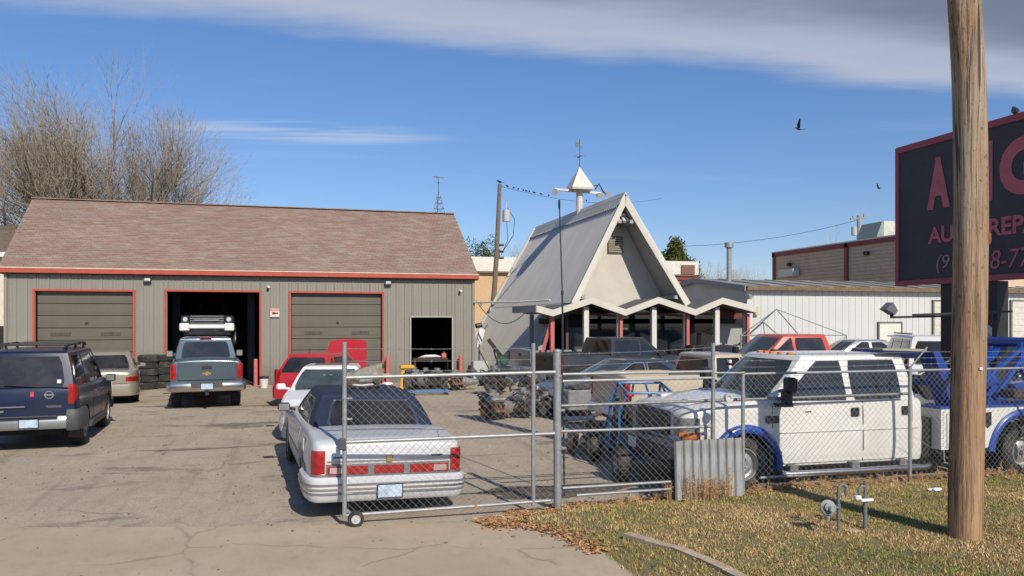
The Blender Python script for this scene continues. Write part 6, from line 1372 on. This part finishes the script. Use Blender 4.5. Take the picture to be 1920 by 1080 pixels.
    put('AUTO REPAIR', 1741, 1992, 458, 427, L1, .03); put('(91', 1757, 1794, 512, 479, L2, -.004, shear=.15); put('8-77', 1858, 1935, 505, 470, L1, -.002, shear=.15)
    for px, wd in ((1782, .27), (1868, .30)):
        yy = XS + 0; yy = (XS + .15) / math.tan(TH + math.atan((px - 960) / FPX)); MB().box((.15, yy - YL, -z0 / 2), (wd, wd, z0), bev=.01).build('post', M_blk, t)
    yy = ySIGN(1783); zz = ZA(595, 12.5, yy); xe = XA(1672, yy)
    o = thing('sign_floodlight', 'grey floodlight on a long black arm reaching left from the sign posts', 'floodlight', (xe, yy, zz)); MB().bar((0, 0, 0), (XS - xe, 0, .03), .045, .045).bar((0, 0, -.02), (0, 0, .14), .05, .05).build('arm', M_blk, o)
    MB().add([(-.22, -.1, .17), (.0, -.1, .05), (.07, -.1, .14), (-.05, -.1, .31), (-.22, .1, .17), (.0, .1, .05), (.07, .1, .14), (-.05, .1, .31)], [(0, 1, 2, 3), (7, 6, 5, 4), (0, 4, 5, 1), (1, 5, 6, 2), (2, 6, 7, 3), (3, 7, 4, 0)]).build('lamp_head', mat('lamp_slate', (.12, .12, .14), .5), o, smooth=0)
    yy = ySIGN(1890); o = thing('sign_floodlight', 'pale floodlight hanging on a bent arm at the right of the sign posts', 'floodlight', (XS - .5, yy, 2.45)); MB().bar((-1.3, .5, .15), (.6, 0, .22), .04, .04).tube([(.1, 0, .2), (.1, 0, .0), (.0, 0, -.08)], .02, 6).build('arm', M_blk, o); MB().cyl((0, 0, -.08), (-.1, 0, -.22), .08, .15, 12).build('lamp_head', mat('lamp_grey', (.4, .4, .38), .5), o)
    yb = ySIGN(1896); bird('perched_bird', 'black bird standing on the top edge of the big sign', (XS + .1, yb, z1 + .09), R_(-40), 1.15)

# ------------------------------------------------------------------ fence and gates
def mesh_panel(parent, p0, p1, z0, z1, pitch=.095, r=.0016, zb=None):
    """woven wire: two families of diagonal wires, one in front of the other"""
    p0, p1 = Vector((p0[0], p0[1], 0)), Vector((p1[0], p1[1], 0)); W = (p1 - p0).length; ax = (p1 - p0) / W; nn = Vector((-ax.y, ax.x, 0)); H = z1 - z0; b = MB()
    for fam in (1, -1):
        k = -int(H / pitch) - 1
        while k * pitch < W + H:
            u0 = k * pitch; a, c = (u0, 0.0), (u0 + H, H)
            ua, va, uc, vc = a[0], a[1], c[0], c[1]
            if ua < 0: va += -ua; ua = 0
            if uc > W: vc -= uc - W; uc = W
            if uc > ua + .01 and vc > va:
                if fam < 0: ua, uc = W - ua, W - uc
                q = nn * (.004 * fam); b.cyl(p0 + ax * ua + Vector((0, 0, z0 + va)) + q, p0 + ax * uc + Vector((0, 0, z0 + vc)) + q, r, n=3, cap=False)
            k += 1
    o = b.build('chain_link_mesh', M_wire, parent, smooth=0); o['kind'] = 'stuff'; return o
def barb(parent, pts, loc=None):
    b = MB().tube(pts, .0028, 4, cap=False)
    for p, q in zip(pts, pts[1:]):
        p, q = Vector(p), Vector(q); n = int((q - p).length / .13)
        for i in range(1, n):
            c = lerp(p, q, i / n)
            for a in (0, 1): d = Vector((rnd.gauss(0, .3), rnd.gauss(0, 1), rnd.gauss(0, 1))).normalized() * .018; b.cyl(c - d, c + d, .0022, n=3)
    b.build('barbed_wire', M_wire, parent, smooth=0)
def build_fence():
    Yf = 9.58
    def F(px, y=Yf): return XA(px, y)
    # rolling gate
    xl, xr, xp = F(646), F(1000), F(1048); t = thing('rolling_gate', 'galvanised chain-link rolling gate with a wheel, pulled half across the driveway', 'gate', (0, Yf, 0))
    for x, zt in ((xl, 2.23), (xr, 2.20)): MB().cyl((x, 0, .10), (x, 0, zt), .028, n=12).build('upright', M_galv, t)
    for z, a, b_, dz in ((1.80, xl, xp - .05, .02), (1.02, xl, xp - .06, .0), (.13, xl, xp - .12, .02)): MB().cyl((a, 0, z), (b_, 0, z + dz), .024 if z > .5 else .022, n=10).build('rail', M_galv, t)
    mesh_panel(t, (xl + .03, .0), (xr - .02, .0), .12, 1.80); mesh_panel(t, (xr + .03, 0), (xp - .1, 0), .12, 1.80)
    for z in (2.15, 2.00, 1.88): barb(t, [(xl, 0, z), ((xl + xr) / 2, 0, z - .015), (xr, 0, z - .01)])
    for z in (.4, .75, 1.3, 1.55): MB().cyl((xl, 0, z - .008), (xl, 0, z + .008), .034, n=12).box((xl + .05, -.01, z), (.08, .012, .02)).build('tension_band', M_galv, t)
    MB().box((xl - .03, -.03, 1.0), (.09, .06, .14), bev=.01).build('latch', M_dgrey, t)
    w_ = MB(); MX = Matrix.Translation((xl + .13, -.07, .095)) @ Matrix.Rotation(PI / 2, 4, 'X'); w_.lathe([(.055, -.03), (.09, -.03), (.097, -.015), (.097, .015), (.09, .03), (.055, .03)], MX, 22, close=True); wo = w_.build('wheel', M_rub, t)
    MB().lathe([(.0001, .02), (.055, .026), (.056, -.026), (.0001, -.02)], MX, 18).cyl((xl + .13, -.11, .095), (xl + .13, -.03, .095), .02, n=8).build('rim', mat('wheel_hub_pale', (.45, .45, .44), .5), wo); MB().bar((xl + .13, -.03, .1), (xl + .02, 0, .2), .03, .03).build('wheel_bracket', M_galv, t)
    MB().box((xl + 1.63, -.02, .15), (.03, .02, .05)).build('rusty_tie', mat('tie_orange', (.5, .15, .05), .7), t)
    # thick post
    t = thing('gate_post', 'thick galvanised gate post with dented cap where the lawn begins', 'fence post', (xp, Yf + .05, 0)); MB().cyl((0, 0, -.05), (-.01, 0, 2.08), .052, n=16).build('shaft', M_galv, t); MB().ico((-.01, 0, 2.09), .058, 2, 0, (1, 1, .55)).build('cap', M_galv, t)
    for z in (.25, .8, 1.3, 1.75): MB().cyl((0, 0, z), (0, 0, z + .03), .058, n=14).box((.07, 0, z + .015), (.06, .012, .03)).build('hinge_band', M_galv, t)
    # fence proper
    t = thing('chain_link_fence', 'chain-link fence with pipe rails running right across the lawn edge to behind the sign pole', 'fence', (0, Yf, 0)); x2, x3, x4, x5 = F(1337), F(1393), F(1706), 13.5
    for x, zt in ((x2, 2.18), (x3, 1.78), (x4, 1.80), (x5, 1.8), (x4 + 3.2 - 1.0, 1.75)): 
        MB().cyl((x, 0, .0), (x, 0, zt), .027, n=12).build('post', M_galv, t)
    for z, a, b_ in ((1.79, xp + .05, x2), (1.70, xp + .05, x2), (1.745, x3 - .02, x5), (.20, F(1080), F(1262)), (.30, xp + .05, F(1262))): MB().cyl((a, .0 if z > .25 else -.02, z), (b_, 0, z), .019, n=10).build('rail', M_galv, t)
    MB().cyl((x2, -.02, 1.77), (x3, -.02, 1.76), .014, n=8).build('rail', M_galv, t)
    mesh_panel(t, (xp + .06, 0), (x2, 0), .16, 1.70); mesh_panel(t, (x2, 0), (x3, 0), .12, 1.72); mesh_panel(t, (x3, 0), (x4, 0), .1, 1.74); mesh_panel(t, (x4, 0), (x5, 0), .1, 1.74)
    for z in (2.1, 1.95): barb(t, [(xp, 0, z - .05), ((xp + x2) / 2, 0, z - .03), (x2, 0, z + .02)])
    for z in (2.02, 1.93, 1.84): barb(t, [(x3, 0, z), ((x3 + x4) / 2, 0, z - .02), (x4, 0, z), (x5, 0, z - .02)])
    MB().bar((x4, 0, 1.78), (x4 + .22, -.1, 2.1), .02, .02).build('barb_arm', M_galv, t)
    MB().bar((x4 + .08, 0, .75), (x4 + 1.2, 0, .12), .004, .004).build('brace_wire', M_wire, t)
    # the second gate leaf parked behind the fence
    Y2 = Yf + .16; a, m_, b_ = F(1052, Y2), F(1337, Y2), F(1704, Y2); t = thing('parked_gate_leaf', 'long pipe gate frame parked behind the fence beside the tow truck', 'gate', (0, Y2, 0))
    for z in (1.38, ): MB().cyl((a, 0, z - .02), (b_, 0, z + .0), .022, n=10).build('rail', mat('dull_grey_pipe', (.22, .22, .22), .5, .5, var=.2), t)
    MB().cyl((a, 0, 1.02), (m_, 0, 1.0), .02, n=10).build('rail', M_galv, t); MB().cyl((F(1425, Y2), 0, .24), (F(1700, Y2), 0, .24), .02, n=10).build('rail', M_galv, t); MB().cyl((m_, .02, .2), (m_, .02, 1.4), .024, n=10).build('upright', M_galv, t)
    MX = Matrix.Translation((F(1347, Y2), -.26, 1.43)) @ Matrix.Rotation(PI / 2, 4, 'X'); MB().lathe([(.0001, .012), (.025, .015), (.03, .03), (.06, .035), (.066, .0), (.06, -.02), (.0001, -.02)], MX, 20).build('guide_wheel', mat('wheel_hub_pale', (.45, .45, .44), .5), t)
    # corrugated sheet
    x0, x1 = F(1267, 9.46), F(1394, 9.46); t = thing('corrugated_metal_sheet', 'weathered grey corrugated metal sheet leaning on the fence behind dry weeds', 'metal sheet', (x0, 9.47, .07)); n = 8; wd = (x1 - x0) / n
    cm = mat('weathered_sheet', (.30, .31, .31), .65, .2, var=.45, vs=9, dirt=(.30, .19, .11), dirt_amt=.8, stretch=(1, 1, .25)); pr = [(0, 0), (.10, -.022), (.16, -.03), (.62, -.03), (.70, -.022), (.80, 0), (.90, .004), (1, 0)]; pts = [(q * wd * .998, d) for q, d in pr]
    for k in range(n):
        ht = .80 + rnd.uniform(-.012, .006); b = MB().grid([[Vector((u, d + .05 * z, z)) for u, d in pts] for z in (0, ht)]); b.grid([[Vector((u, d + .003 + .05 * z, z)) for u, d in pts] for z in (0, ht)]); b.grid([[Vector((u, d + .05 * ht, ht)) for u, d in pts], [Vector((u, d + .003 + .05 * ht, ht)) for u, d in pts]])
        o = b.build('sheet_rib', cm, t, smooth=0); o.location = (k * wd, 0, 0)
def build_yard():
    # gas meter riser
    g = G(1572, 998, .09); sgm = mat('gas_pipe_grey', (.15, .17, .175), .55, .2, var=.15, vs=20, dirt=(.2, .18, .15)); k = DEP(g.x, g.y) / FPX
    t = thing('gas_regulator_riser', 'grey gas pipe riser with round regulator and hooked vent on the lawn', 'gas riser', (g.x, g.y, .06)); H = 95 * k
    MB().tube([(0, 0, 0), (0, 0, H * .86)] + [(.05 - .05 * math.cos(a), 0, H * .9 + .05 * math.sin(a)) for a in (0, .6, 1.2, 1.57, 2.1, 2.7, 3.14)] + [(.1, 0, H * .78)], .017, 10).build('riser_pipe', sgm, t)
    for z in (.18, .30, .43): MB().cyl((0, 0, z), (0, 0, z + .05), .027, n=8).build('coupling', sgm, t)
    MB().cyl((0, 0, .31), (-.14, -.02, .33), .017, n=8).box((-.07, -.01, .32), (.06, .05, .05), bev=.01).build('side_pipe', sgm, t); M2 = Matrix.Translation((-.17, -.04, .33)) @ Matrix.Rotation(R_(70), 4, 'X') @ Matrix.Rotation(R_(-18), 4, 'Y')
    o = MB().lathe([(.0001, .05), (.045, .048), (.05, .02), (.085, .014), (.088, 0), (.085, -.014), (.05, -.02), (.04, -.05), (.0001, -.05)], M2, 24).build('regulator_disc', sgm, t); MB().cyl((-.17, -.09, .33), (-.175, -.13, .33), .035, .028, 10).cyl((-.18, -.06, .24), (-.18, -.05, .19), .02, n=8).build('regulator_cap', mat('regulator_pale', (.28, .31, .30), .5), o)
    g = G(1622, 992, .09); t = thing('gas_stub_pipe', 'second grey pipe stub with elbow and white valve handle right of the regulator', 'gas riser', (g.x, g.y, .06))
    MB().cyl((0, 0, 0), (0, 0, .36), .024, n=12).cyl((0, 0, .36), (0, 0, .58), .018, n=10).tube([(0, 0, .52), (-.05, 0, .53), (-.085, 0, .5), (-.085, 0, .38)], .016, 8).build('riser_pipe', sgm, t); MB().cyl((0, 0, .34), (0, 0, .40), .03, n=8).build('coupling', sgm, t); MB().box((0, -.03, .37), (.17, .04, .035), bev=.012).box((-.1, 0, .40), (.08, .05, .05), bev=.01).build('valve_handle', mat('valve_white', (.65, .65, .62), .5), t)
    g = G(1598, 996, .09); o = MB().ico((0, 0, 0), .1, 2, .25, (1, .6, .25)).build('concrete_chunk', mat('kerb_concrete', (.36, .27, .2), .9)); o.location = (g.x, g.y, .09); tag(o, 'crumbled concrete lump between the two gas pipes', 'rubble')
    # tyre stack
    tm, rm, dm = wheel_meshes(.36, .25, .21, 5, 'alloy'); g = G(274, 731)
    for sx_, n, z0, lab in ((-.02, 5, 0, 'in the near stack by the left garage door'), (.42, 5, 0, 'in the rear stack by the left garage door')):
        nm = ['bottom', 'second', 'middle', 'fourth', 'topmost']
        for i in range(n):
            yy = g.y + .4 + (.5 if sx_ > .1 else 0); o = link('stacked_tire', tm, loc=(g.x + sx_ + rnd.uniform(-.04, .04), yy + rnd.uniform(-.03, .03), .127 + i * .245), rot=(rnd.uniform(-.02, .02), PI / 2 + rnd.uniform(-.03, .03), rnd.uniform(0, 6)))
            tag(o, 'worn black tire, %s %s' % (nm[i], lab), 'tire', 'tires stacked by the garage door')
    g = G(308, 727); t = thing('green_bin', 'small dark green bin between the tire stack and the blue-grey pickup', 'bin', (g.x, g.y + .3, 0)); gm = mat('bin_green', (.03, .07, .055), .6, var=.2); MB().cyl((0, 0, 0), (0, 0, .62), .19, .24, 14).build('bin_body', gm, t); MB().cyl((0, 0, .62), (0, 0, .66), .26, n=14).cyl((0, 0, .66), (0, 0, .7), .15, n=14).build('lid', gm, t)
    g = G(298, 727); t = thing('jack_stand', 'black and red shop jack standing on the tire stack', 'jack', (g.x + .1, g.y + .75, 1.24)); MB().cyl((0, 0, 0), (0, 0, .22), .05, .035, 8).box((0, 0, .26), (.12, .08, .06), bev=.01).build('jack_body', M_blk, t); MB().box((.04, -.02, .08), (.06, .05, .16)).build('jack_frame', mat('jack_red', (.4, .03, .03), .5), t)
    g = G(495, 727); t = thing('white_bucket', 'white plastic bucket with dark rim beside the red bollard', 'bucket', (g.x, g.y, 0)); MB().cyl((0, 0, 0), (0, 0, .34), .13, .16, 16).build('bucket_body', mat('bucket_white', (.6, .6, .56), .5), t); MB().cyl((0, 0, .34), (0, 0, .42), .165, n=16).build('dark_lid', M_blk, t)
    # engines and junk
    def engine(nm, lab, loc, rz, s=1.0, group='salvaged engines and gearboxes in the yard', sd=0, warm=False):
        r = random.Random(sd); t = thing(nm, lab, 'engine', loc, rz, group); t.scale = (s, s, s); bm = M_rust if warm else M_iron
        MB().box((0, 0, .36), (.52, .42, .34), bev=.03).box((0, 0, .14), (.34, .30, .2), bev=.04).build('block', M_iron, t)
        for sg in (-1, 1):
            MB().box((0, sg * .2, .58), (.54, .16, .14), Matrix.Rotation(sg * -.55, 4, 'X'), bev=.03).build('valve_cover', M_alum if r.random() < .6 else bm, t)
            mf = MB()
            for i in range(4): mf.tube([(-.2 + i * .13, sg * .24, .46), (-.2 + i * .13, sg * .36, .42), (-.1 + i * .09, sg * .38, .28)], .028, 6)
            mf.tube([(-.22, sg * .38, .27), (.22, sg * .38, .27), (.3, sg * .36, .1)], .035, 7).build('exhaust_manifold', M_rust if warm else M_iron, t)
        MB().box((0, 0, .68), (.36, .22, .12), bev=.03).cyl((0, 0, .72), (0, 0, .82), .11, n=12).build('intake', M_alum, t)
        for y, z, q in ((0, .22, .11), (.14, .46, .07), (-.15, .44, .06)): MB().cyl((-.27, y, z), (-.33, y, z), q, n=16).cyl((-.32, y, z), (-.35, y, z), q * .5, n=10).build('pulley', mat('pulley_rust', (.36, .19, .06), .6, .3, var=.3) if warm else M_dgrey, t)
        MB().lathe([(.24, 0), (.22, .12), (.15, .35), (.11, .6), (.07, .72), (.0001, .72)], Matrix.Translation((.26, 0, .32)) @ Matrix.Rotation(PI / 2, 4, 'Y'), 16).build('gearbox', M_alum, t)
        MB().tube([(-.2, .1, .6), (-.34, .25, .66), (-.1, .38, .7), (.1, .3, .62)], .018, 6).tube([(-.1, -.2, .65), (-.36, -.2, .75), (-.36, .1, .6)], .022, 6).tube([(.2, .1, .7), (.4, .2, .5), (.3, .35, .3)], .015, 6).build('hoses', M_blk, t)
        return t
    for px, py, rz, s, w_, lab in ((928, 790, .25, .92, True, 'gearbox-end engine with rusty orange pulley lying left of the rear yard clutter'), (985, 786, 2.2, .95, False, 'greasy dark engine lying just behind the gate upright'), (1030, 784, 1.0, .8, False, 'small dark engine beside the pale flattened box'),
                                (778, 733, .3, 1.0, False, 'engine with grey covers at the left of the doorway row'), (822, 735, 2.6, 1.0, False, 'oily engine in the middle of the doorway row'), (856, 733, .1, .9, True, 'rust-stained engine at the right of the doorway row'), (800, 728, 1.3, .9, False, 'engine standing behind the doorway row'), (930, 742, .8, 1.2, False, 'big black engine under the green hoist'), (1000, 752, .4, 1.05, False, 'black engine near the black pickup tailgate'), (1050, 748, 1.7, 1.0, False, 'engine half behind the slim antenna mast')):
        q = G(px, py); engine('salvaged_engine', lab, (q.x, q.y + .25, 0), rz, s, sd=px, warm=w_)
    q = G(808, 741); t = thing('blue_floor_jack', 'flat blue trolley frame in front of the doorway engines', 'trolley', (q.x, q.y, 0)); bl = mat('trolley_blue', (.08, .16, .3), .6, var=.2); MB().box((0, 0, .12), (1.3, .12, .07), bev=.02).box((0, .4, .12), (1.3, .12, .07), bev=.02).box((-.5, .2, .12), (.12, .4, .07)).box((.5, .2, .12), (.12, .4, .07)).build('frame', bl, t)
    for x in (-.55, .55):
        for y in (0, .4): MB().cyl((x - .03, y, .06), (x + .03, y, .06), .06, n=10).build('caster', M_blk, t)
    q = G(761, 736); t = thing('yellow_machine', 'yellow shop press corner beside the doorway engines', 'machine', (q.x, q.y + .4, 0)); ym = mat('machine_yellow', (.60, .33, .03), .5, var=.15); MB().box((.1, 0, .86), (.5, .3, .12), bev=.04).bar((-.1, 0, 0), (-.05, 0, .85), .12, .12).build('frame', ym, t); MB().box((.1, 0, .4), (.3, .25, .5), bev=.03).build('base', M_iron, t)
    # bench with parts in the doorway
    X = XA(808, 31.6); t = thing('parts_bench', 'bench loaded with dark car parts inside the small doorway', 'bench', (X, 31.7, 0)); MB().box((0, 0, .9), (1.5, .6, .06)).build('top', M_iron, t)
    for x in (-.68, .68):
        for y in (-.25, .25): MB().box((x, y, .44), (.06, .06, .88)).build('leg', M_iron, t)
    o = thing('car_bumper_cover', 'pale red-and-white bumper cover lying on the doorway bench', 'bumper', (X - .05, 31.55, .93)); MB().tube([(-.45, .05, .02), (-.2, -.04, .08), (.2, -.04, .09), (.5, .08, .05)], [.03, .06, .06, .02], 8).build('cover', mat('cover_white', (.6, .6, .62), .4), o); MB().box((-.35, -.02, .04), (.16, .08, .05), bev=.01).build('red_end', mat('cover_red', (.5, .1, .05), .5), o)
    o = thing('red_oil_jug', 'small pink-red jug on the right of the doorway bench', 'jug', (X + .52, 31.5, .93)); MB().box((0, 0, .1), (.2, .12, .2), bev=.03).cyl((0, 0, .2), (0, 0, .26), .03, n=8).build('jug_body', mat('jug_red', (.5, .15, .13), .5), o)
    # engine hoist (green) and scrap around the A-frame's foot
    q = G(935, 722); t = thing('engine_hoist', 'dark green engine hoist with raised black boom against the A-frame slope', 'engine hoist', (q.x, q.y, 0)); gm = mat('hoist_green', (.02, .07, .045), .5); MB().bar((0, 0, 0), (0, 0, 1.2), .1, .1).bar((-.5, 0, .08), (.5, 0, .08), .08, .08).bar((-.4, -.7, .08), (-.4, .1, .08), .08, .08).bar((.4, -.7, .08), (.4, .1, .08), .08, .08).build('frame', gm, t)
    MB().bar((.1, 0, 1.1), (-.42, -.05, 1.75), .12, .12).build('boom', M_blk, t); MB().cyl((0, 0, .7), (-.2, 0, 1.35), .035, n=8).bar((-.2, 0, .3), (-.75, 0, 1.3), .04, .04).build('ram', M_blk, t); MB().tube([(.15, -.05, 1.15), (.35, -.05, 1.1), (.3, -.05, .8), (.1, -.05, .85), (.2, -.05, 1.0)], .03, 6).cyl((.2, -.1, .95), (.2, -.02, .95), .15, n=12).build('hose_reel', gm, t)
    q = G(905, 718); t = thing('white_concrete_block', 'pale low block at the foot of the A-frame roof', 'block', (q.x, q.y + .6, 0)); MB().box((0, 0, .42), (.6, .5, .84), bev=.02).build('block_body', mat('block_pale', (.42, .42, .40), .8, var=.1), t)
    q = G(902, 716); t = thing('white_bracket_lamp', 'white angled bracket with dark head beside the garage corner', 'wall lamp', (q.x + .15, q.y + 1.0, 0)); MB().prism([(-.1, 0, 1.35), (.08, 0, 1.45), (.26, 0, 2.1), (.0, 0, 2.2)], (0, .1, 0)).build('bracket', mat('lamp_white', (.65, .65, .63), .5), t); MB().cyl((-.15, 0, 2.25), (.12, 0, 2.3), .1, n=10).bar((.2, 0, 2.1), (.36, 0, 2.3), .03, .03).bar((0, 0, 0), (0, 0, 1.5), .05, .05).build('lamp_head', M_blk, t)
    # scrap on the saloon's roof
    h = R_(-4.5); q = G(731, 968); cx, cy = q.x + math.sin(h) * 2.75, q.y + math.cos(h) * 2.75
    rx, ry = cx + .03, cy - .62
    t = thing('scrap_engine_cover', 'greasy metal cross-member and cover dumped on the navy vinyl roof', 'scrap part', (rx, ry, 1.475)); mc = mat('dirty_zinc', (.24, .22, .17), .6, .3, var=.35, vs=9, dirt=(.08, .06, .04), dirt_amt=.7, bump=.4)
    b = MB(); rows = []
    for i in range(10):
        u = i / 9; rows.append([Vector((lerp(-.25, .30, u), -.12 + .28 * v, .08 + .20 * math.sin(PI * v) * (.7 + .3 * u) + .10 * u)) for v in (0, .2, .4, .6, .8, 1)])
    b.grid(rows); b.grid([[v - Vector((0, 0, .03)) for v in r] for r in rows]); b.build('bent_cover', mc, t)
    MB().box((.02, -.08, .06), (.5, .12, .10), Matrix.Rotation(.1, 4, 'Y'), bev=.02).box((.22, .12, .28), (.26, .12, .07), Matrix.Rotation(-.3, 4, 'Y'), bev=.02).cyl((-.2, -.15, .1), (-.2, -.2, .1), .06, n=10).cyl((.2, -.14, .12), (.2, -.19, .12), .05, n=10).build('cross_member', M_iron, t)
    MB().tube([(-.28, -.1, .05), (0, -.16, .03), (.28, -.1, .05)], .025, 6).ico((-.18, -.17, .06), .03, 1).ico((.26, -.17, .05), .03, 1).box((.05, -.13, .14), (.22, .05, .12), bev=.03).build('bracket', M_alum, t)
    MB().box((.38, .1, .16), (.14, .1, .06), bev=.02).build('cardboard_bit', mat('cardboard', (.4, .28, .16), .9), t)
    o = thing('white_rag', 'small white rag at the roof edge beside the dumped metal part', 'rag', (rx + .40, ry + .12, 1.475)); MB().ico((0, 0, .03), .07, 2, .25, (1.2, .7, .4)).build('cloth', mat('rag_white', (.7, .7, .7), .9), o)
    # pale sheets and tarps behind the gate post
    q = G(1070, 782); t = thing('pale_carton', 'pale flattened carton leaning among the engines', 'carton', (q.x, q.y + .5, 0)); MB().box((0, 0, .55), (.42, .05, .38), Matrix.Rotation(-.35, 4, 'X') @ Matrix.Rotation(-.15, 4, 'Y'), bev=.004).build('panel', mat('pale_blue_grey', (.42, .45, .5), .6), t); MB().box((0, .2, .2), (.5, .4, .4), bev=.02).build('box_body', M_dgrey, t)
    q = G(1095, 795); t = thing('parts_washer', 'low grey steel parts cabinet with pale lower tray between engines and buggy', 'cabinet', (q.x, q.y + .4, 0)); MB().box((0, 0, .55), (.75, .5, .5), Matrix.Rotation(.1, 4, 'Z'), bev=.03).build('cabinet_body', mat('cabinet_grey', (.2, .2, .21), .6, var=.2), t); MB().box((-.05, -.25, .12), (.7, .3, .07), bev=.02).build('tray', mat('tray_pale', (.45, .46, .47), .5), t); MB().box((0, 0, .85), (.5, .4, .08), Matrix.Rotation(.2, 4, 'Z'), bev=.02).build('lid', M_iron, t)
    for x in (-.3, .3): MB().box((x, 0, .15), (.06, .06, .3)).build('leg', M_iron, t)
    q = G(1105, 745); t = thing('mesh_crate', 'dark wire-sided crate of parts behind the parts cabinet', 'crate', (q.x - .1, q.y - .2, 0)); 
    MB().box((0, 0, .05), (1.2, 1.0, .08)).build('base', M_iron, t)
    c = MB()
    for i in range(9):
        for y in (-.5, .5): c.bar((-.6 + i * .15, y, .05), (-.6 + i * .15, y, 1.0), .02, .02)
    for z in (.3, .55, .8, 1.0):
        for y in (-.5, .5): c.bar((-.6, y, z), (.6, y, z), .02, .02)
        for x in (-.6, .6): c.bar((x, -.5, z), (x, .5, z), .02, .02)
    c.build('wire_side', M_dgrey, t); MB().ico((0, 0, .5), .42, 2, .2, (1.2, 1, .9)).build('parts_heap', M_iron, t, smooth=0)
    # blue buggy frame
    q = G(1185, 878); t = thing('blue_buggy', 'blue tube-framed go-kart buggy with black wheels behind the fence', 'buggy', (XA(1207, 12.0), 12.0, 0), R_(-8)); bl = mat('buggy_blue', (.02, .12, .28), .4, var=.15); W = .52
    def arc(y, zt, w1): return [(-w1, y, .35), (-w1 * 1.0, y, zt - .28), (-w1 * .72, y, zt), (w1 * .72, y, zt), (w1, y, zt - .28), (w1, y, .35)]
    for y, zt in ((.25, 1.42), (-.35, 1.30)): MB().tube(arc(y, zt, W), .024, 8).build('roll_hoop', bl, t)
    for sg in (-1, 1):
        MB().tube([(sg * W * .72, -.35, 1.30), (sg * W * .72, .25, 1.42), (sg * .48, .85, .5)], .022, 8).build('roof_tube', bl, t); MB().tube([(sg * W, -.35, .6), (sg * .45, -.95, .38), (sg * .25, -1.05, .3)], .022, 8).build('nose_tube', bl, t); MB().tube([(sg * W, -.35, .35), (sg * W, .8, .35)], .024, 8).build('side_rail', bl, t); MB().tube([(sg * .1, .25, 1.42), (sg * .36, .0, .5)], .02, 8).build('brace_tube', bl if sg > 0 else M_blk, t)
        MB().tube([(0, -.35, 1.30), (sg * .36, -.35, .4)], .018, 8).build('brace_tube', M_blk, t); MB().ico((sg * .56, -.33, 1.22), .055, 2).build('lamp', M_blk, t); MB().box((sg * .34, -.38, 1.27), (.12, .05, .04), bev=.01).build('red_strap', M_red, t)
    for q_ in ([(-.45, -.95, .38), (.45, -.95, .38)], [(-.5, .8, .35), (.5, .8, .35)], [(-.52, -.35, .6), (.52, -.35, .6)]): MB().tube(q_, .022, 8).build('cross_tube', bl, t)
    for sg in (-1, 1): MB().box((sg * .24, .15, .5), (.38, .4, .1), bev=.04).box((sg * .24, .36, .78), (.38, .1, .5), bev=.04).build('seat', M_blk, t)
    MB().box((0, .75, .5), (.5, .35, .35), bev=.05).cyl((-.1, .9, .7), (-.1, 1.05, .75), .08, n=10).build('motor', M_iron, t); MB().box((0, -.2, .36), (.9, 1.1, .03)).build('floor_pan', M_dgrey, t); MB().box((.1, -.98, .48), (.14, .04, .08), bev=.01).build('orange_reflector', M_amb, t)
    ta, ra, da = wheel_meshes(.26, .19, .13, 5, 'alloy')
    for x, y in ((-.66, -.95), (.66, -.95), (-.68, .8), (.68, .8)):
        w_ = link('wheel', ta, t, loc=(x, y, .26), rot=(0, 0, 0 if x > 0 else PI)); link('rim', ra, w_); MB().tube([(-abs(x) * .3 if False else 0, 0, 0), ((-.4 if x > 0 else -.4), 0, .12)], .018, 6).build('suspension_arm', M_dgrey, w_)
    # tyres and clutter by the buggy nose
    q = G(1098, 858); tt, rr_, _d = wheel_meshes(.20, .13, .1, 5, 'alloy'); t = thing('small_kart', 'low dark kart chassis with small pale-rimmed wheels left of the buggy', 'kart', (q.x + .25, q.y + .35, 0), R_(-25)); MB().box((0, .3, .2), (.5, 1.0, .05), bev=.01).box((0, .55, .38), (.4, .1, .35), bev=.03).build('chassis', M_dgrey, t); MB().tube([(0, 0, .22), (0, .15, .5), (.0, .2, .52)], .02, 6).cyl((0, .14, .5), (0, .18, .52), .14, n=14).build('steering', M_blk, t)
    for x, y in ((-.38, -.05), (.38, -.05), (-.38, .75), (.38, .75)): w_ = link('wheel', tt, t, loc=(x, y, .2), rot=(0, 0, 0 if x > 0 else PI)); link('rim', rr_, w_)
# ------------------------------------------------------------------ build
build_ground(); build_garage(); build_aframe(); build_background(); build_trees(); build_poles()
build_vehicles(); build_tow_truck(); build_fence(); build_yard()
